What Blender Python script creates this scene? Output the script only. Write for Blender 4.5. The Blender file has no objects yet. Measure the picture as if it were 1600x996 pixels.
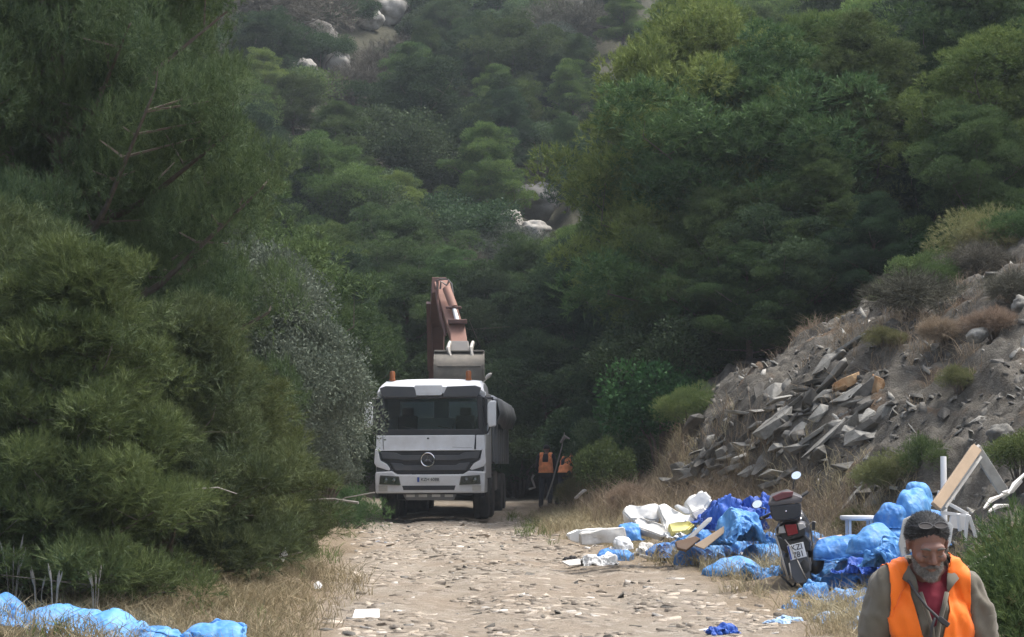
import bpy, bmesh, math, random
import numpy as np
from mathutils import Vector, Matrix
from mathutils.bvhtree import BVHTree

R = math.radians
scene = bpy.context.scene
COL = scene.collection

# ------------------------------------------------------------------ camera
FPX, HZ, CAMZ = 3000.0, 725.0, 1.75
PITCH = math.atan((HZ - 498.0) / FPX)
cam_d = bpy.data.cameras.new('camera')
cam = bpy.data.objects.new('camera', cam_d)
COL.objects.link(cam)
cam.location = (0, 0, CAMZ)
cam.rotation_euler = (R(90) + PITCH, 0, 0)
cam_d.sensor_width = 36
cam_d.lens = 36 * FPX / 1600
cam_d.clip_start = 0.1
cam_d.clip_end = 2000
scene.camera = cam

# ------------------------------------------------------------------ world, sun, exposure
SUN_EL, SUN_AZ = 64.0, 75.0          # azimuth measured from +Y towards +X
world = bpy.data.worlds.new('World')
scene.world = world
world.use_nodes = True
wn, wl = world.node_tree.nodes, world.node_tree.links
wn.clear()
w_out = wn.new('ShaderNodeOutputWorld')
w_bg = wn.new('ShaderNodeBackground')
w_sky = wn.new('ShaderNodeTexSky')
w_sky.sky_type = 'NISHITA'
w_sky.sun_disc = False
w_sky.sun_elevation = R(SUN_EL)
w_sky.sun_rotation = R(SUN_AZ)
w_sky.dust_density = 4.0
w_sky.air_density = 1.0
w_hs = wn.new('ShaderNodeHueSaturation')
w_hs.inputs['Saturation'].default_value = 0.6
wl.new(w_sky.outputs[0], w_hs.inputs['Color'])
wl.new(w_hs.outputs[0], w_bg.inputs['Color'])
w_bg.inputs['Strength'].default_value = 0.15
wl.new(w_bg.outputs[0], w_out.inputs['Surface'])
sun_d = bpy.data.lights.new('sun', 'SUN')
sun_d.energy = 1.9
sun_d.angle = R(20)
sun_d.color = (1.0, 0.965, 0.91)
sun = bpy.data.objects.new('sun', sun_d)
COL.objects.link(sun)
_az, _el = R(SUN_AZ), R(SUN_EL)
sdir = Vector((math.sin(_az) * math.cos(_el), math.cos(_az) * math.cos(_el), math.sin(_el)))
sun.rotation_euler = sdir.to_track_quat('Z', 'Y').to_euler()
sun.location = sdir * 60
scene.view_settings.view_transform = 'Standard'
scene.view_settings.look = 'None'
scene.view_settings.exposure = 1.25
scene.view_settings.gamma = 1
scene.view_settings.use_curve_mapping = False
scene.cycles.max_bounces = 7
scene.cycles.diffuse_bounces = 3
scene.cycles.glossy_bounces = 3
scene.cycles.transmission_bounces = 4
scene.cycles.transparent_max_bounces = 8
scene.cycles.volume_bounces = 0
HAZE = 0.0005

# ------------------------------------------------------------------ helpers
def at(u, v, Y):
    """photo pixel (1600 wide) at world depth Y"""
    dx, dz = (u - 800) / FPX, (498 - v) / FPX
    c, s = math.cos(PITCH), math.sin(PITCH)
    t = Y / (c - dz * s)
    return Vector((dx * t, Y, CAMZ + (s + dz * c) * t))

def link(o, parent=None):
    COL.objects.link(o)
    if parent is not None:
        o.parent = parent
    return o

def tag(o, label=None, cat=None, group=None, kind=None):
    if label: o['label'] = label
    if cat: o['category'] = cat
    if group: o['group'] = group
    if kind: o['kind'] = kind
    return o

def empty(name, loc, rz=0.0, label=None, cat=None, group=None):
    o = bpy.data.objects.new(name, None)
    link(o)
    o.location = loc
    o.rotation_euler = (0, 0, rz)
    o.empty_display_size = 0.2
    return tag(o, label, cat, group)

def copy_tree(o, parent=None):
    c = o.copy()
    COL.objects.link(c)
    c.parent = parent
    for ch in list(o.children):
        copy_tree(ch, c)
    return c

def np_mesh(name, V, Fc, mat=None, smooth=False, attrs=None, nside=None):
    """V (n,3), Fc (m,k) array with one k, or a list of faces"""
    me = bpy.data.meshes.new(name)
    V = np.asarray(V, dtype=np.float32)
    if isinstance(Fc, np.ndarray):
        m, k = Fc.shape
        me.vertices.add(len(V)); me.vertices.foreach_set('co', V.ravel())
        me.loops.add(m * k); me.loops.foreach_set('vertex_index', Fc.astype(np.int32).ravel())
        me.polygons.add(m)
        me.polygons.foreach_set('loop_start', np.arange(0, m * k, k, dtype=np.int32))
        if smooth:
            me.polygons.foreach_set('use_smooth', np.ones(m, dtype=bool))
        me.update(calc_edges=True)
    else:
        me.from_pydata([tuple(v) for v in V.tolist()], [], [tuple(f) for f in Fc])
        if smooth:
            me.polygons.foreach_set('use_smooth', np.ones(len(me.polygons), dtype=bool))
        me.update()
    if attrs:
        for an, (dom, arr) in attrs.items():
            a = me.attributes.new(an, 'FLOAT', dom)
            a.data.foreach_set('value', np.asarray(arr, dtype=np.float32).ravel())
    if mat is not None:
        for mm in (mat if isinstance(mat, (list, tuple)) else [mat]):
            me.materials.append(mm)
    return me

def obj(name, me, parent=None, loc=None, rot=None):
    o = bpy.data.objects.new(name, me)
    link(o, parent)
    if loc is not None: o.location = loc
    if rot is not None: o.rotation_euler = rot
    return o

def bevel(o, w=0.01, seg=2, ang=35):
    m = o.modifiers.new('bevel', 'BEVEL')
    m.width = w; m.segments = seg; m.limit_method = 'ANGLE'; m.angle_limit = R(ang)
    m.harden_normals = False
    return o

# ---- numpy noise
_rs = np.random.RandomState(7)
_PERM = _rs.permutation(512).astype(np.int64)
def _h(ix, iy, iz):
    return _PERM[(_PERM[(_PERM[ix & 511] + iy) & 511] + iz) & 511]
def vnoise(x, y, z=0.0):
    x, y, z = np.broadcast_arrays(np.asarray(x, float), np.asarray(y, float), np.asarray(z, float))
    ix, iy, iz = np.floor(x).astype(int), np.floor(y).astype(int), np.floor(z).astype(int)
    fx, fy, fz = x - ix, y - iy, z - iz
    fx, fy, fz = [f * f * f * (f * (f * 6 - 15) + 10) for f in (fx, fy, fz)]
    r = 0
    for a in (0, 1):
        for b in (0, 1):
            for c in (0, 1):
                w = (fx if a else 1 - fx) * (fy if b else 1 - fy) * (fz if c else 1 - fz)
                r = r + w * (_h(ix + a, iy + b, iz + c) / 255.5 - 1)
    return r
def fbm(x, y, z=0.0, o=4, g=0.5):
    r, a, t = 0, 1.0, 0
    for k in range(o):
        r = r + a * vnoise(x * 2 ** k + 17 * k, y * 2 ** k + 5 * k, np.asarray(z) * 2 ** k)
        t += a; a *= g
    return r / t
def cell(x, y, seed=0):
    """2D cellular: returns F1, F2, id in [0,1]"""
    x, y = np.asarray(x, float), np.asarray(y, float)
    ix, iy = np.floor(x).astype(int), np.floor(y).astype(int)
    f1 = np.full(x.shape, 9.0); f2 = np.full(x.shape, 9.0); idd = np.zeros(x.shape)
    for a in (-1, 0, 1):
        for b in (-1, 0, 1):
            cx, cy = ix + a, iy + b
            px = cx + _h(cx, cy, 11 + seed) / 511.0
            py = cy + _h(cx, cy, 47 + seed) / 511.0
            d = np.hypot(x - px, y - py)
            i_ = _h(cx, cy, 91 + seed) / 511.0
            n = d < f1
            f2 = np.where(n, f1, np.minimum(f2, d))
            idd = np.where(n, i_, idd)
            f1 = np.where(n, d, f1)
    return f1, f2, idd
def cell3(x, y, z, seed):
    x, y, z = [np.asarray(t, float) for t in (x, y, z)]
    ix, iy, iz = np.floor(x).astype(int), np.floor(y).astype(int), np.floor(z).astype(int)
    f = np.full(x.shape, 99.0)
    for a in (-1, 0, 1):
        for b in (-1, 0, 1):
            for c in (-1, 0, 1):
                cx, cy, cz = ix + a, iy + b, iz + c
                q = _h(cx + seed, cy, cz)
                px, py, pz = cx + q / 511.0, cy + _h(cx, cy + seed + 31, cz) / 511.0, cz + _h(cx, cy, cz + seed + 77) / 511.0
                f = np.minimum(f, (x - px) ** 2 + (y - py) ** 2 + (z - pz) ** 2)
    return f
def crease(V, s, seed):
    """piecewise flat, sharply creased height: difference of two squared cell distances"""
    return cell3(V[:, 0] * s, V[:, 1] * s, V[:, 2] * s, seed) - cell3(V[:, 0] * s + 9.3, V[:, 1] * s + 4.1, V[:, 2] * s + 2.7, seed + 5)
def sstep(a, b, x):
    t = np.clip((x - a) / (b - a), 0, 1)
    return t * t * (3 - 2 * t)

# ---- mesh collector
class MB:
    def __init__(s): s.v = []; s.f = []; s.n = 0
    def add(s, V, Fs):
        V = [tuple(v) for v in V]
        s.v += V
        s.f += [tuple(i + s.n for i in f) for f in Fs]
        s.n += len(V)
        return s
    def box(s, c, d, M=None):
        x, y, z = [k / 2 for k in d]
        V = [Vector((a * x, b * y, e * z)) for a in (-1, 1) for b in (-1, 1) for e in (-1, 1)]
        c = Vector(c)
        V = [((M @ v) if M is not None else v) + c for v in V]
        return s.add(V, [(0, 1, 3, 2), (4, 6, 7, 5), (0, 4, 5, 1), (2, 3, 7, 6), (0, 2, 6, 4), (1, 5, 7, 3)])
    def tube(s, pts, rad, n=8, cap=True):
        pts = [Vector(p) for p in pts]
        if not isinstance(rad, (list, tuple)): rad = [rad] * len(pts)
        ref = None; V = []
        for i, p in enumerate(pts):
            t = (pts[min(i + 1, len(pts) - 1)] - pts[max(i - 1, 0)])
            t = t.normalized() if t.length > 1e-9 else Vector((0, 0, 1))
            if ref is None:
                ref = t.orthogonal().normalized()
            ref = (ref - t * ref.dot(t))
            ref = ref.normalized() if ref.length > 1e-6 else t.orthogonal().normalized()
            b = t.cross(ref)
            for k in range(n):
                a = 2 * math.pi * k / n
                V.append(p + (ref * math.cos(a) + b * math.sin(a)) * rad[i])
        Fs = [(i * n + k, i * n + (k + 1) % n, (i + 1) * n + (k + 1) % n, (i + 1) * n + k) for i in range(len(pts) - 1) for k in range(n)]
        if cap:
            Fs.append(tuple(range(n))[::-1]); Fs.append(tuple((len(pts) - 1) * n + k for k in range(n)))
        return s.add(V, Fs)
    def prism(s, poly, axis, a, b, M=None, off=(0, 0, 0)):
        """poly: 2D points in the plane normal to axis ('x': (y,z), 'y': (x,z), 'z': (x,y)), extruded a..b"""
        n = len(poly); V = []
        for h in (a, b):
            for p, q in poly:
                w = {'x': (h, p, q), 'y': (p, h, q), 'z': (p, q, h)}[axis]
                w = Vector(w)
                if M is not None: w = M @ w
                V.append(w + Vector(off))
        Fs = [tuple(range(n)), tuple(range(2 * n - 1, n - 1, -1))] + [(k, k + n, (k + 1) % n + n, (k + 1) % n) for k in range(n)]
        return s.add(V, Fs)
    def loft(s, rings, cap=True, closed=True):
        n = len(rings[0]); V = [p for r in rings for p in r]
        K = n if closed else n - 1
        Fs = [(i * n + k, i * n + (k + 1) % n, (i + 1) * n + (k + 1) % n, (i + 1) * n + k) for i in range(len(rings) - 1) for k in range(K)]
        if cap:
            Fs.append(tuple(range(n))[::-1]); Fs.append(tuple((len(rings) - 1) * n + k for k in range(n)))
        return s.add(V, Fs)
    def ball(s, c, r, n=12, m=8, M=None):
        if not isinstance(r, (list, tuple)): r = (r, r, r)
        V = []
        for i in range(m + 1):
            th = math.pi * i / m
            for k in range(n):
                a = 2 * math.pi * k / n
                v = Vector((math.sin(th) * math.cos(a) * r[0], math.sin(th) * math.sin(a) * r[1], math.cos(th) * r[2]))
                if M is not None: v = M @ v
                V.append(v + Vector(c))
        Fs = [(i * n + k, (i + 1) * n + k, (i + 1) * n + (k + 1) % n, i * n + (k + 1) % n) for i in range(m) for k in range(n)]
        return s.add(V, Fs)
    def lathe(s, prof, n=24, M=None, off=(0, 0, 0)):
        """prof: (r, h) along local z"""
        V = []
        for r_, h in prof:
            for k in range(n):
                a = 2 * math.pi * k / n
                v = Vector((r_ * math.cos(a), r_ * math.sin(a), h))
                if M is not None: v = M @ v
                V.append(v + Vector(off))
        L = len(prof)
        Fs = [(i * n + k, i * n + (k + 1) % n, (i + 1) * n + (k + 1) % n, (i + 1) * n + k) for i in range(L - 1) for k in range(n)]
        if prof[0][0] > 1e-4: Fs.append(tuple(range(n))[::-1])
        if prof[-1][0] > 1e-4: Fs.append(tuple((L - 1) * n + k for k in range(n)))
        return s.add(V, Fs)
    def mesh(s, name, mat=None, smooth=False):
        me = bpy.data.meshes.new(name)
        me.from_pydata(s.v, [], s.f)
        bm = bmesh.new(); bm.from_mesh(me)
        bmesh.ops.remove_doubles(bm, verts=bm.verts, dist=1e-5)
        bmesh.ops.recalc_face_normals(bm, faces=bm.faces)
        bm.to_mesh(me); bm.free()
        if smooth:
            me.polygons.foreach_set('use_smooth', np.ones(len(me.polygons), dtype=bool))
            if smooth != 'all': me.set_sharp_from_angle(angle=R(smooth if smooth is not True else 38))
        me.update()
        if mat is not None: me.materials.append(mat)
        return me
    def build(s, name, mat=None, parent=None, smooth=False, bev=0, loc=None, rot=None):
        o = obj(name, s.mesh(name, mat, smooth), parent, loc, rot)
        if bev: bevel(o, bev)
        return o

# ------------------------------------------------------------------ materials
def nmat(name):
    m = bpy.data.materials.new(name)
    m.use_nodes = True
    nt = m.node_tree
    return m, nt.nodes, nt.links, nt.nodes['Principled BSDF']

def mix_col(nd, lk, fac, a, b, mode='MIX'):
    n = nd.new('ShaderNodeMix'); n.data_type = 'RGBA'; n.blend_type = mode
    for sock, v in ((n.inputs[0], fac), (n.inputs[6], a), (n.inputs[7], b)):
        if hasattr(v, 'links'): lk.new(v, sock)
        elif isinstance(v, (int, float)): sock.default_value = v
        else: sock.default_value = (*v, 1) if len(v) == 3 else v
    return n.outputs[2]
def ramp(nd, lk, src, stops):
    n = nd.new('ShaderNodeValToRGB')
    lk.new(src, n.inputs[0])
    e = n.color_ramp.elements
    while len(e) < len(stops): e.new(0.5)
    for i, (p, c) in enumerate(stops):
        e[i].position = p
        e[i].color = (c, c, c, 1) if isinstance(c, (int, float)) else (*c, 1)
    return n.outputs[0]
def noise_n(nd, lk, scale, detail=5, rough=0.55, co='Object', dist=0.0, vec=None):
    n = nd.new('ShaderNodeTexNoise')
    n.inputs['Scale'].default_value = scale; n.inputs['Detail'].default_value = detail
    n.inputs['Roughness'].default_value = rough; n.inputs['Distortion'].default_value = dist
    if vec is None:
        t = nd.new('ShaderNodeTexCoord'); vec = t.outputs[co]
    lk.new(vec, n.inputs['Vector'])
    return n.outputs[0]
def bump_n(nd, lk, h, strength, dist, bsdf, normal=None):
    b = nd.new('ShaderNodeBump')
    b.inputs['Strength'].default_value = strength; b.inputs['Distance'].default_value = dist
    lk.new(h, b.inputs['Height'])
    if normal is not None: lk.new(normal, b.inputs['Normal'])
    lk.new(b.outputs[0], bsdf.inputs['Normal'])
    return b.outputs[0]

def mat_paint(name, col, rough=0.5, metal=0.0, dirt=0.25, dirt_col=(0.16, 0.13, 0.10), scale=3.0, coat=0.0, bump=0.0, bscale=40, dirt2=False):
    m, nd, lk, bs = nmat(name)
    n1 = noise_n(nd, lk, scale, 6, 0.65)
    f = ramp(nd, lk, n1, [(0.42, 0.0), (0.75, 1.0)])
    mu = nd.new('ShaderNodeMath'); mu.operation = 'MULTIPLY'; mu.inputs[1].default_value = dirt
    lk.new(f, mu.inputs[0])
    c = mix_col(nd, lk, mu.outputs[0], col, dirt_col)
    if dirt2:      # road dust and splashes on the lower panels
        tc = nd.new('ShaderNodeTexCoord'); sx = nd.new('ShaderNodeSeparateXYZ'); lk.new(tc.outputs['Object'], sx.inputs[0])
        ns = noise_n(nd, lk, 7, 6, 0.7); ad = nd.new('ShaderNodeMath'); ad.operation = 'MULTIPLY_ADD'; lk.new(ns, ad.inputs[0]); ad.inputs[1].default_value = 1.6; lk.new(sx.outputs[2], ad.inputs[2])
        mr = nd.new('ShaderNodeMapRange'); lk.new(ad.outputs[0], mr.inputs[0]); mr.inputs[1].default_value = 1.2; mr.inputs[2].default_value = 2.6; mr.inputs[3].default_value = 0.4; mr.inputs[4].default_value = 0.0
        c = mix_col(nd, lk, mr.outputs[0], c, (0.38, 0.33, 0.27))
    lk.new(c, bs.inputs['Base Color'])
    bs.inputs['Roughness'].default_value = rough
    bs.inputs['Metallic'].default_value = metal
    bs.inputs['Coat Weight'].default_value = coat
    if bump:
        n2 = noise_n(nd, lk, bscale, 4)
        bump_n(nd, lk, n2, bump, 0.01, bs)
    return m

def mat_leaf(name, c1, c2, trans=0.3, vary=0.35, gloss=0.02):
    m = bpy.data.materials.new(name); m.use_nodes = True
    nd, lk = m.node_tree.nodes, m.node_tree.links
    nd.clear()
    out = nd.new('ShaderNodeOutputMaterial')
    at_ = nd.new('ShaderNodeAttribute'); at_.attribute_name = 'tint'
    col = mix_col(nd, lk, at_.outputs['Fac'], c1, c2)
    oi = nd.new('ShaderNodeObjectInfo')
    hs = nd.new('ShaderNodeHueSaturation')
    mr = nd.new('ShaderNodeMapRange'); lk.new(oi.outputs['Random'], mr.inputs[0])
    mr.inputs[3].default_value = 1 - vary; mr.inputs[4].default_value = 1 + vary
    lk.new(mr.outputs[0], hs.inputs['Value'])
    m2 = nd.new('ShaderNodeMath'); m2.operation = 'MULTIPLY'; m2.inputs[1].default_value = 7.13
    lk.new(oi.outputs['Random'], m2.inputs[0])
    m3 = nd.new('ShaderNodeMath'); m3.operation = 'FRACT'; lk.new(m2.outputs[0], m3.inputs[0])
    mr2 = nd.new('ShaderNodeMapRange'); lk.new(m3.outputs[0], mr2.inputs[0])
    mr2.inputs[3].default_value = 0.48; mr2.inputs[4].default_value = 0.525
    lk.new(mr2.outputs[0], hs.inputs['Hue'])
    lk.new(col, hs.inputs['Color'])
    d = nd.new('ShaderNodeBsdfDiffuse'); t = nd.new('ShaderNodeBsdfTranslucent')
    lk.new(hs.outputs[0], d.inputs[0]); lk.new(hs.outputs[0], t.inputs[0])
    mx = nd.new('ShaderNodeMixShader'); mx.inputs[0].default_value = trans
    lk.new(d.outputs[0], mx.inputs[1]); lk.new(t.outputs[0], mx.inputs[2])
    last = mx.outputs[0]
    if gloss:
        g = nd.new('ShaderNodeBsdfGlossy'); g.inputs['Roughness'].default_value = 0.45
        g.inputs[0].default_value = (0.5, 0.55, 0.5, 1)
        m4 = nd.new('ShaderNodeMixShader'); m4.inputs[0].default_value = gloss
        lk.new(last, m4.inputs[1]); lk.new(g.outputs[0], m4.inputs[2]); last = m4.outputs[0]
    lk.new(last, out.inputs['Surface'])
    return m

M = {}
M['pine_bright'] = mat_leaf('pine_bright_needles', (0.050, 0.092, 0.028), (0.190, 0.245, 0.068), 0.24)
M['pine'] = mat_leaf('pine_needles', (0.033, 0.064, 0.027), (0.124, 0.172, 0.058), 0.22)
M['pine_dark'] = mat_leaf('dark_pine_needles', (0.021, 0.042, 0.025), (0.078, 0.118, 0.050), 0.2)
M['pine_near'] = mat_leaf('verge_pine_needles', (0.032, 0.055, 0.028), (0.110, 0.142, 0.054), 0.24, 0.2, 0.03)
M['pine_near_light'] = mat_leaf('light_verge_pine_needles', (0.044, 0.070, 0.027), (0.142, 0.175, 0.058), 0.26, 0.2, 0.03)
M['leaf'] = mat_leaf('shrub_leaves', (0.038, 0.068, 0.032), (0.10, 0.145, 0.062), 0.25)
M['leaf_light'] = mat_leaf('light_shrub_leaves', (0.07, 0.11, 0.04), (0.14, 0.18, 0.06), 0.3)
M['leaf_vivid'] = mat_leaf('vivid_leaves', (0.032, 0.075, 0.026), (0.068, 0.128, 0.040), 0.25)
M['leaf_grey'] = mat_leaf('grey_green_leaves', (0.085, 0.108, 0.080), (0.155, 0.18, 0.135), 0.2, 0.15)
M['twig_grey'] = mat_leaf('grey_twigs', (0.08, 0.076, 0.06), (0.17, 0.16, 0.125), 0.0, 0.2, 0.0)
M['olive_weed'] = mat_leaf('olive_weed_leaves', (0.12, 0.125, 0.05), (0.22, 0.21, 0.10), 0.3)
M['straw'] = mat_leaf('dry_grass', (0.24, 0.185, 0.115), (0.46, 0.38, 0.26), 0.25, 0.05, 0.02)
M['straw_green'] = mat_leaf('half_dry_grass', (0.13, 0.125, 0.06), (0.40, 0.34, 0.21), 0.25, 0.05, 0.02)
M['straw_brown'] = mat_leaf('brown_dry_grass', (0.15, 0.118, 0.082), (0.33, 0.27, 0.19), 0.2, 0.05, 0.0)
M['bark'] = mat_paint('pine_bark', (0.11, 0.085, 0.065), 0.95, 0, 0.6, (0.20, 0.18, 0.16), 9, bump=0.6, bscale=25)
M['deadwood'] = mat_paint('dead_wood', (0.27, 0.25, 0.22), 0.9, 0, 0.5, (0.12, 0.10, 0.08), 12, bump=0.4)

def mat_rock(name, c1, c2, rough=0.9, scale=2.5, bump=0.7):
    m, nd, lk, bs = nmat(name)
    tc = nd.new('ShaderNodeTexCoord')
    oi = nd.new('ShaderNodeNewGeometry')
    n1 = noise_n(nd, lk, scale, 8, 0.65, vec=tc.outputs['Object'])
    n2 = noise_n(nd, lk, scale * 7, 6, 0.7, vec=tc.outputs['Object'])
    c = mix_col(nd, lk, ramp(nd, lk, n1, [(0.35, 0.0), (0.68, 1.0)]), c1, c2)
    hs = nd.new('ShaderNodeHueSaturation'); lk.new(c, hs.inputs['Color'])
    ob = nd.new('ShaderNodeObjectInfo')
    ad = nd.new('ShaderNodeMath'); ad.operation = 'ADD'
    lk.new(oi.outputs['Random Per Island'], ad.inputs[0]); lk.new(ob.outputs['Random'], ad.inputs[1])
    fr = nd.new('ShaderNodeMath'); fr.operation = 'FRACT'; lk.new(ad.outputs[0], fr.inputs[0])
    mr = nd.new('ShaderNodeMapRange'); lk.new(fr.outputs[0], mr.inputs[0])
    mr.inputs[3].default_value = 0.6; mr.inputs[4].default_value = 1.35
    lk.new(mr.outputs[0], hs.inputs['Value'])
    c2_ = mix_col(nd, lk, ramp(nd, lk, n2, [(0.55, 0.0), (0.8, 0.6)]), hs.outputs[0], (0.12, 0.10, 0.08))
    lk.new(c2_, bs.inputs['Base Color'])
    bs.inputs['Roughness'].default_value = rough
    bs.inputs['Specular IOR Level'].default_value = 0.25
    bump_n(nd, lk, n2, bump, 0.03, bs)
    return m
M['rock_grey'] = mat_rock('grey_schist', (0.135, 0.13, 0.115), (0.32, 0.31, 0.28))
M['rock_dark'] = mat_rock('dark_schist', (0.075, 0.070, 0.060), (0.165, 0.155, 0.138))
M['rock_orange'] = mat_rock('ochre_rock', (0.30, 0.15, 0.06), (0.48, 0.34, 0.20))
M['rock_white'] = mat_rock('pale_limestone', (0.20, 0.19, 0.17), (0.40, 0.38, 0.345))
M['rock_yellow'] = mat_rock('yellow_rock', (0.42, 0.30, 0.13), (0.55, 0.44, 0.24))
M['rubble'] = mat_rock('road_rubble', (0.23, 0.19, 0.145), (0.46, 0.40, 0.33), 0.9, 5)
M['rubble_pale'] = mat_rock('pale_chips', (0.40, 0.365, 0.32), (0.60, 0.56, 0.51), 0.9, 5)

# ground: road / verge / bank / hill by vertex masks of where each soil lies
def mat_ground():
    m, nd, lk, bs = nmat('earth')
    tc = nd.new('ShaderNodeTexCoord'); P = tc.outputs['Object']
    def A(n):
        a = nd.new('ShaderNodeAttribute'); a.attribute_name = n; return a.outputs['Fac']
    big = noise_n(nd, lk, 0.6, 4, vec=P); mid = noise_n(nd, lk, 4, 7, 0.65, vec=P); fine = noise_n(nd, lk, 35, 6, 0.7, vec=P)
    vo = nd.new('ShaderNodeTexVoronoi'); vo.inputs['Scale'].default_value = 7.5
    vo.inputs['Randomness'].default_value = 1.0
    mp = nd.new('ShaderNodeMapping'); lk.new(P, mp.inputs[0])
    # warp the cell coordinates so the flat stones have irregular outlines
    nv = nd.new('ShaderNodeTexNoise'); nv.inputs['Scale'].default_value = 6; nv.inputs['Detail'].default_value = 3; lk.new(P, nv.inputs['Vector'])
    vm = nd.new('ShaderNodeVectorMath'); vm.operation = 'MULTIPLY_ADD'
    lk.new(nv.outputs['Color'], vm.inputs[0]); vm.inputs[1].default_value = (0.25, 0.25, 0.0); lk.new(P, vm.inputs[2])
    lk.new(vm.outputs[0], vo.inputs['Vector'])
    road = mix_col(nd, lk, ramp(nd, lk, mid, [(0.3, 0.0), (0.7, 1.0)]), (0.225, 0.19, 0.148), (0.37, 0.325, 0.265))
    stone = mix_col(nd, lk, vo.outputs['Color'], (0.30, 0.26, 0.21), (0.46, 0.41, 0.35))
    road = mix_col(nd, lk, ramp(nd, lk, vo.outputs['Distance'], [(0.28, 0.75), (0.5, 0.0)]), road, stone)
    road = mix_col(nd, lk, ramp(nd, lk, big, [(0.4, 0.0), (0.65, 0.5)]), road, (0.27, 0.205, 0.145))
    verge = mix_col(nd, lk, mid, (0.17, 0.13, 0.09), (0.33, 0.265, 0.185))
    bank = mix_col(nd, lk, ramp(nd, lk, mid, [(0.35, 0.0), (0.7, 1.0)]), (0.060, 0.053, 0.043), (0.165, 0.152, 0.130))
    bank = mix_col(nd, lk, ramp(nd, lk, fine, [(0.55, 0.0), (0.75, 0.7)]), bank, (0.24, 0.23, 0.205))
    och = noise_n(nd, lk, 0.9, 4, 0.6, vec=P)
    bank = mix_col(nd, lk, ramp(nd, lk, och, [(0.58, 0.0), (0.7, 0.7)]), bank, (0.17, 0.105, 0.06))
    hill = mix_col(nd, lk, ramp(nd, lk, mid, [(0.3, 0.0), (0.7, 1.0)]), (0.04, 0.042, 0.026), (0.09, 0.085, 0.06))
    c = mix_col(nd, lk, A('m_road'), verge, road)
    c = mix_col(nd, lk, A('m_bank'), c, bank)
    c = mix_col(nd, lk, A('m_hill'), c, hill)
    lk.new(c, bs.inputs['Base Color'])
    bs.inputs['Roughness'].default_value = 0.95
    bs.inputs['Specular IOR Level'].default_value = 0.15
    hsum = nd.new('ShaderNodeMath'); hsum.operation = 'ADD'
    lk.new(mid, hsum.inputs[0]); lk.new(fine, hsum.inputs[1])
    bump_n(nd, lk, hsum.outputs[0], 0.9, 0.05, bs)
    return m
M['earth'] = mat_ground()

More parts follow.
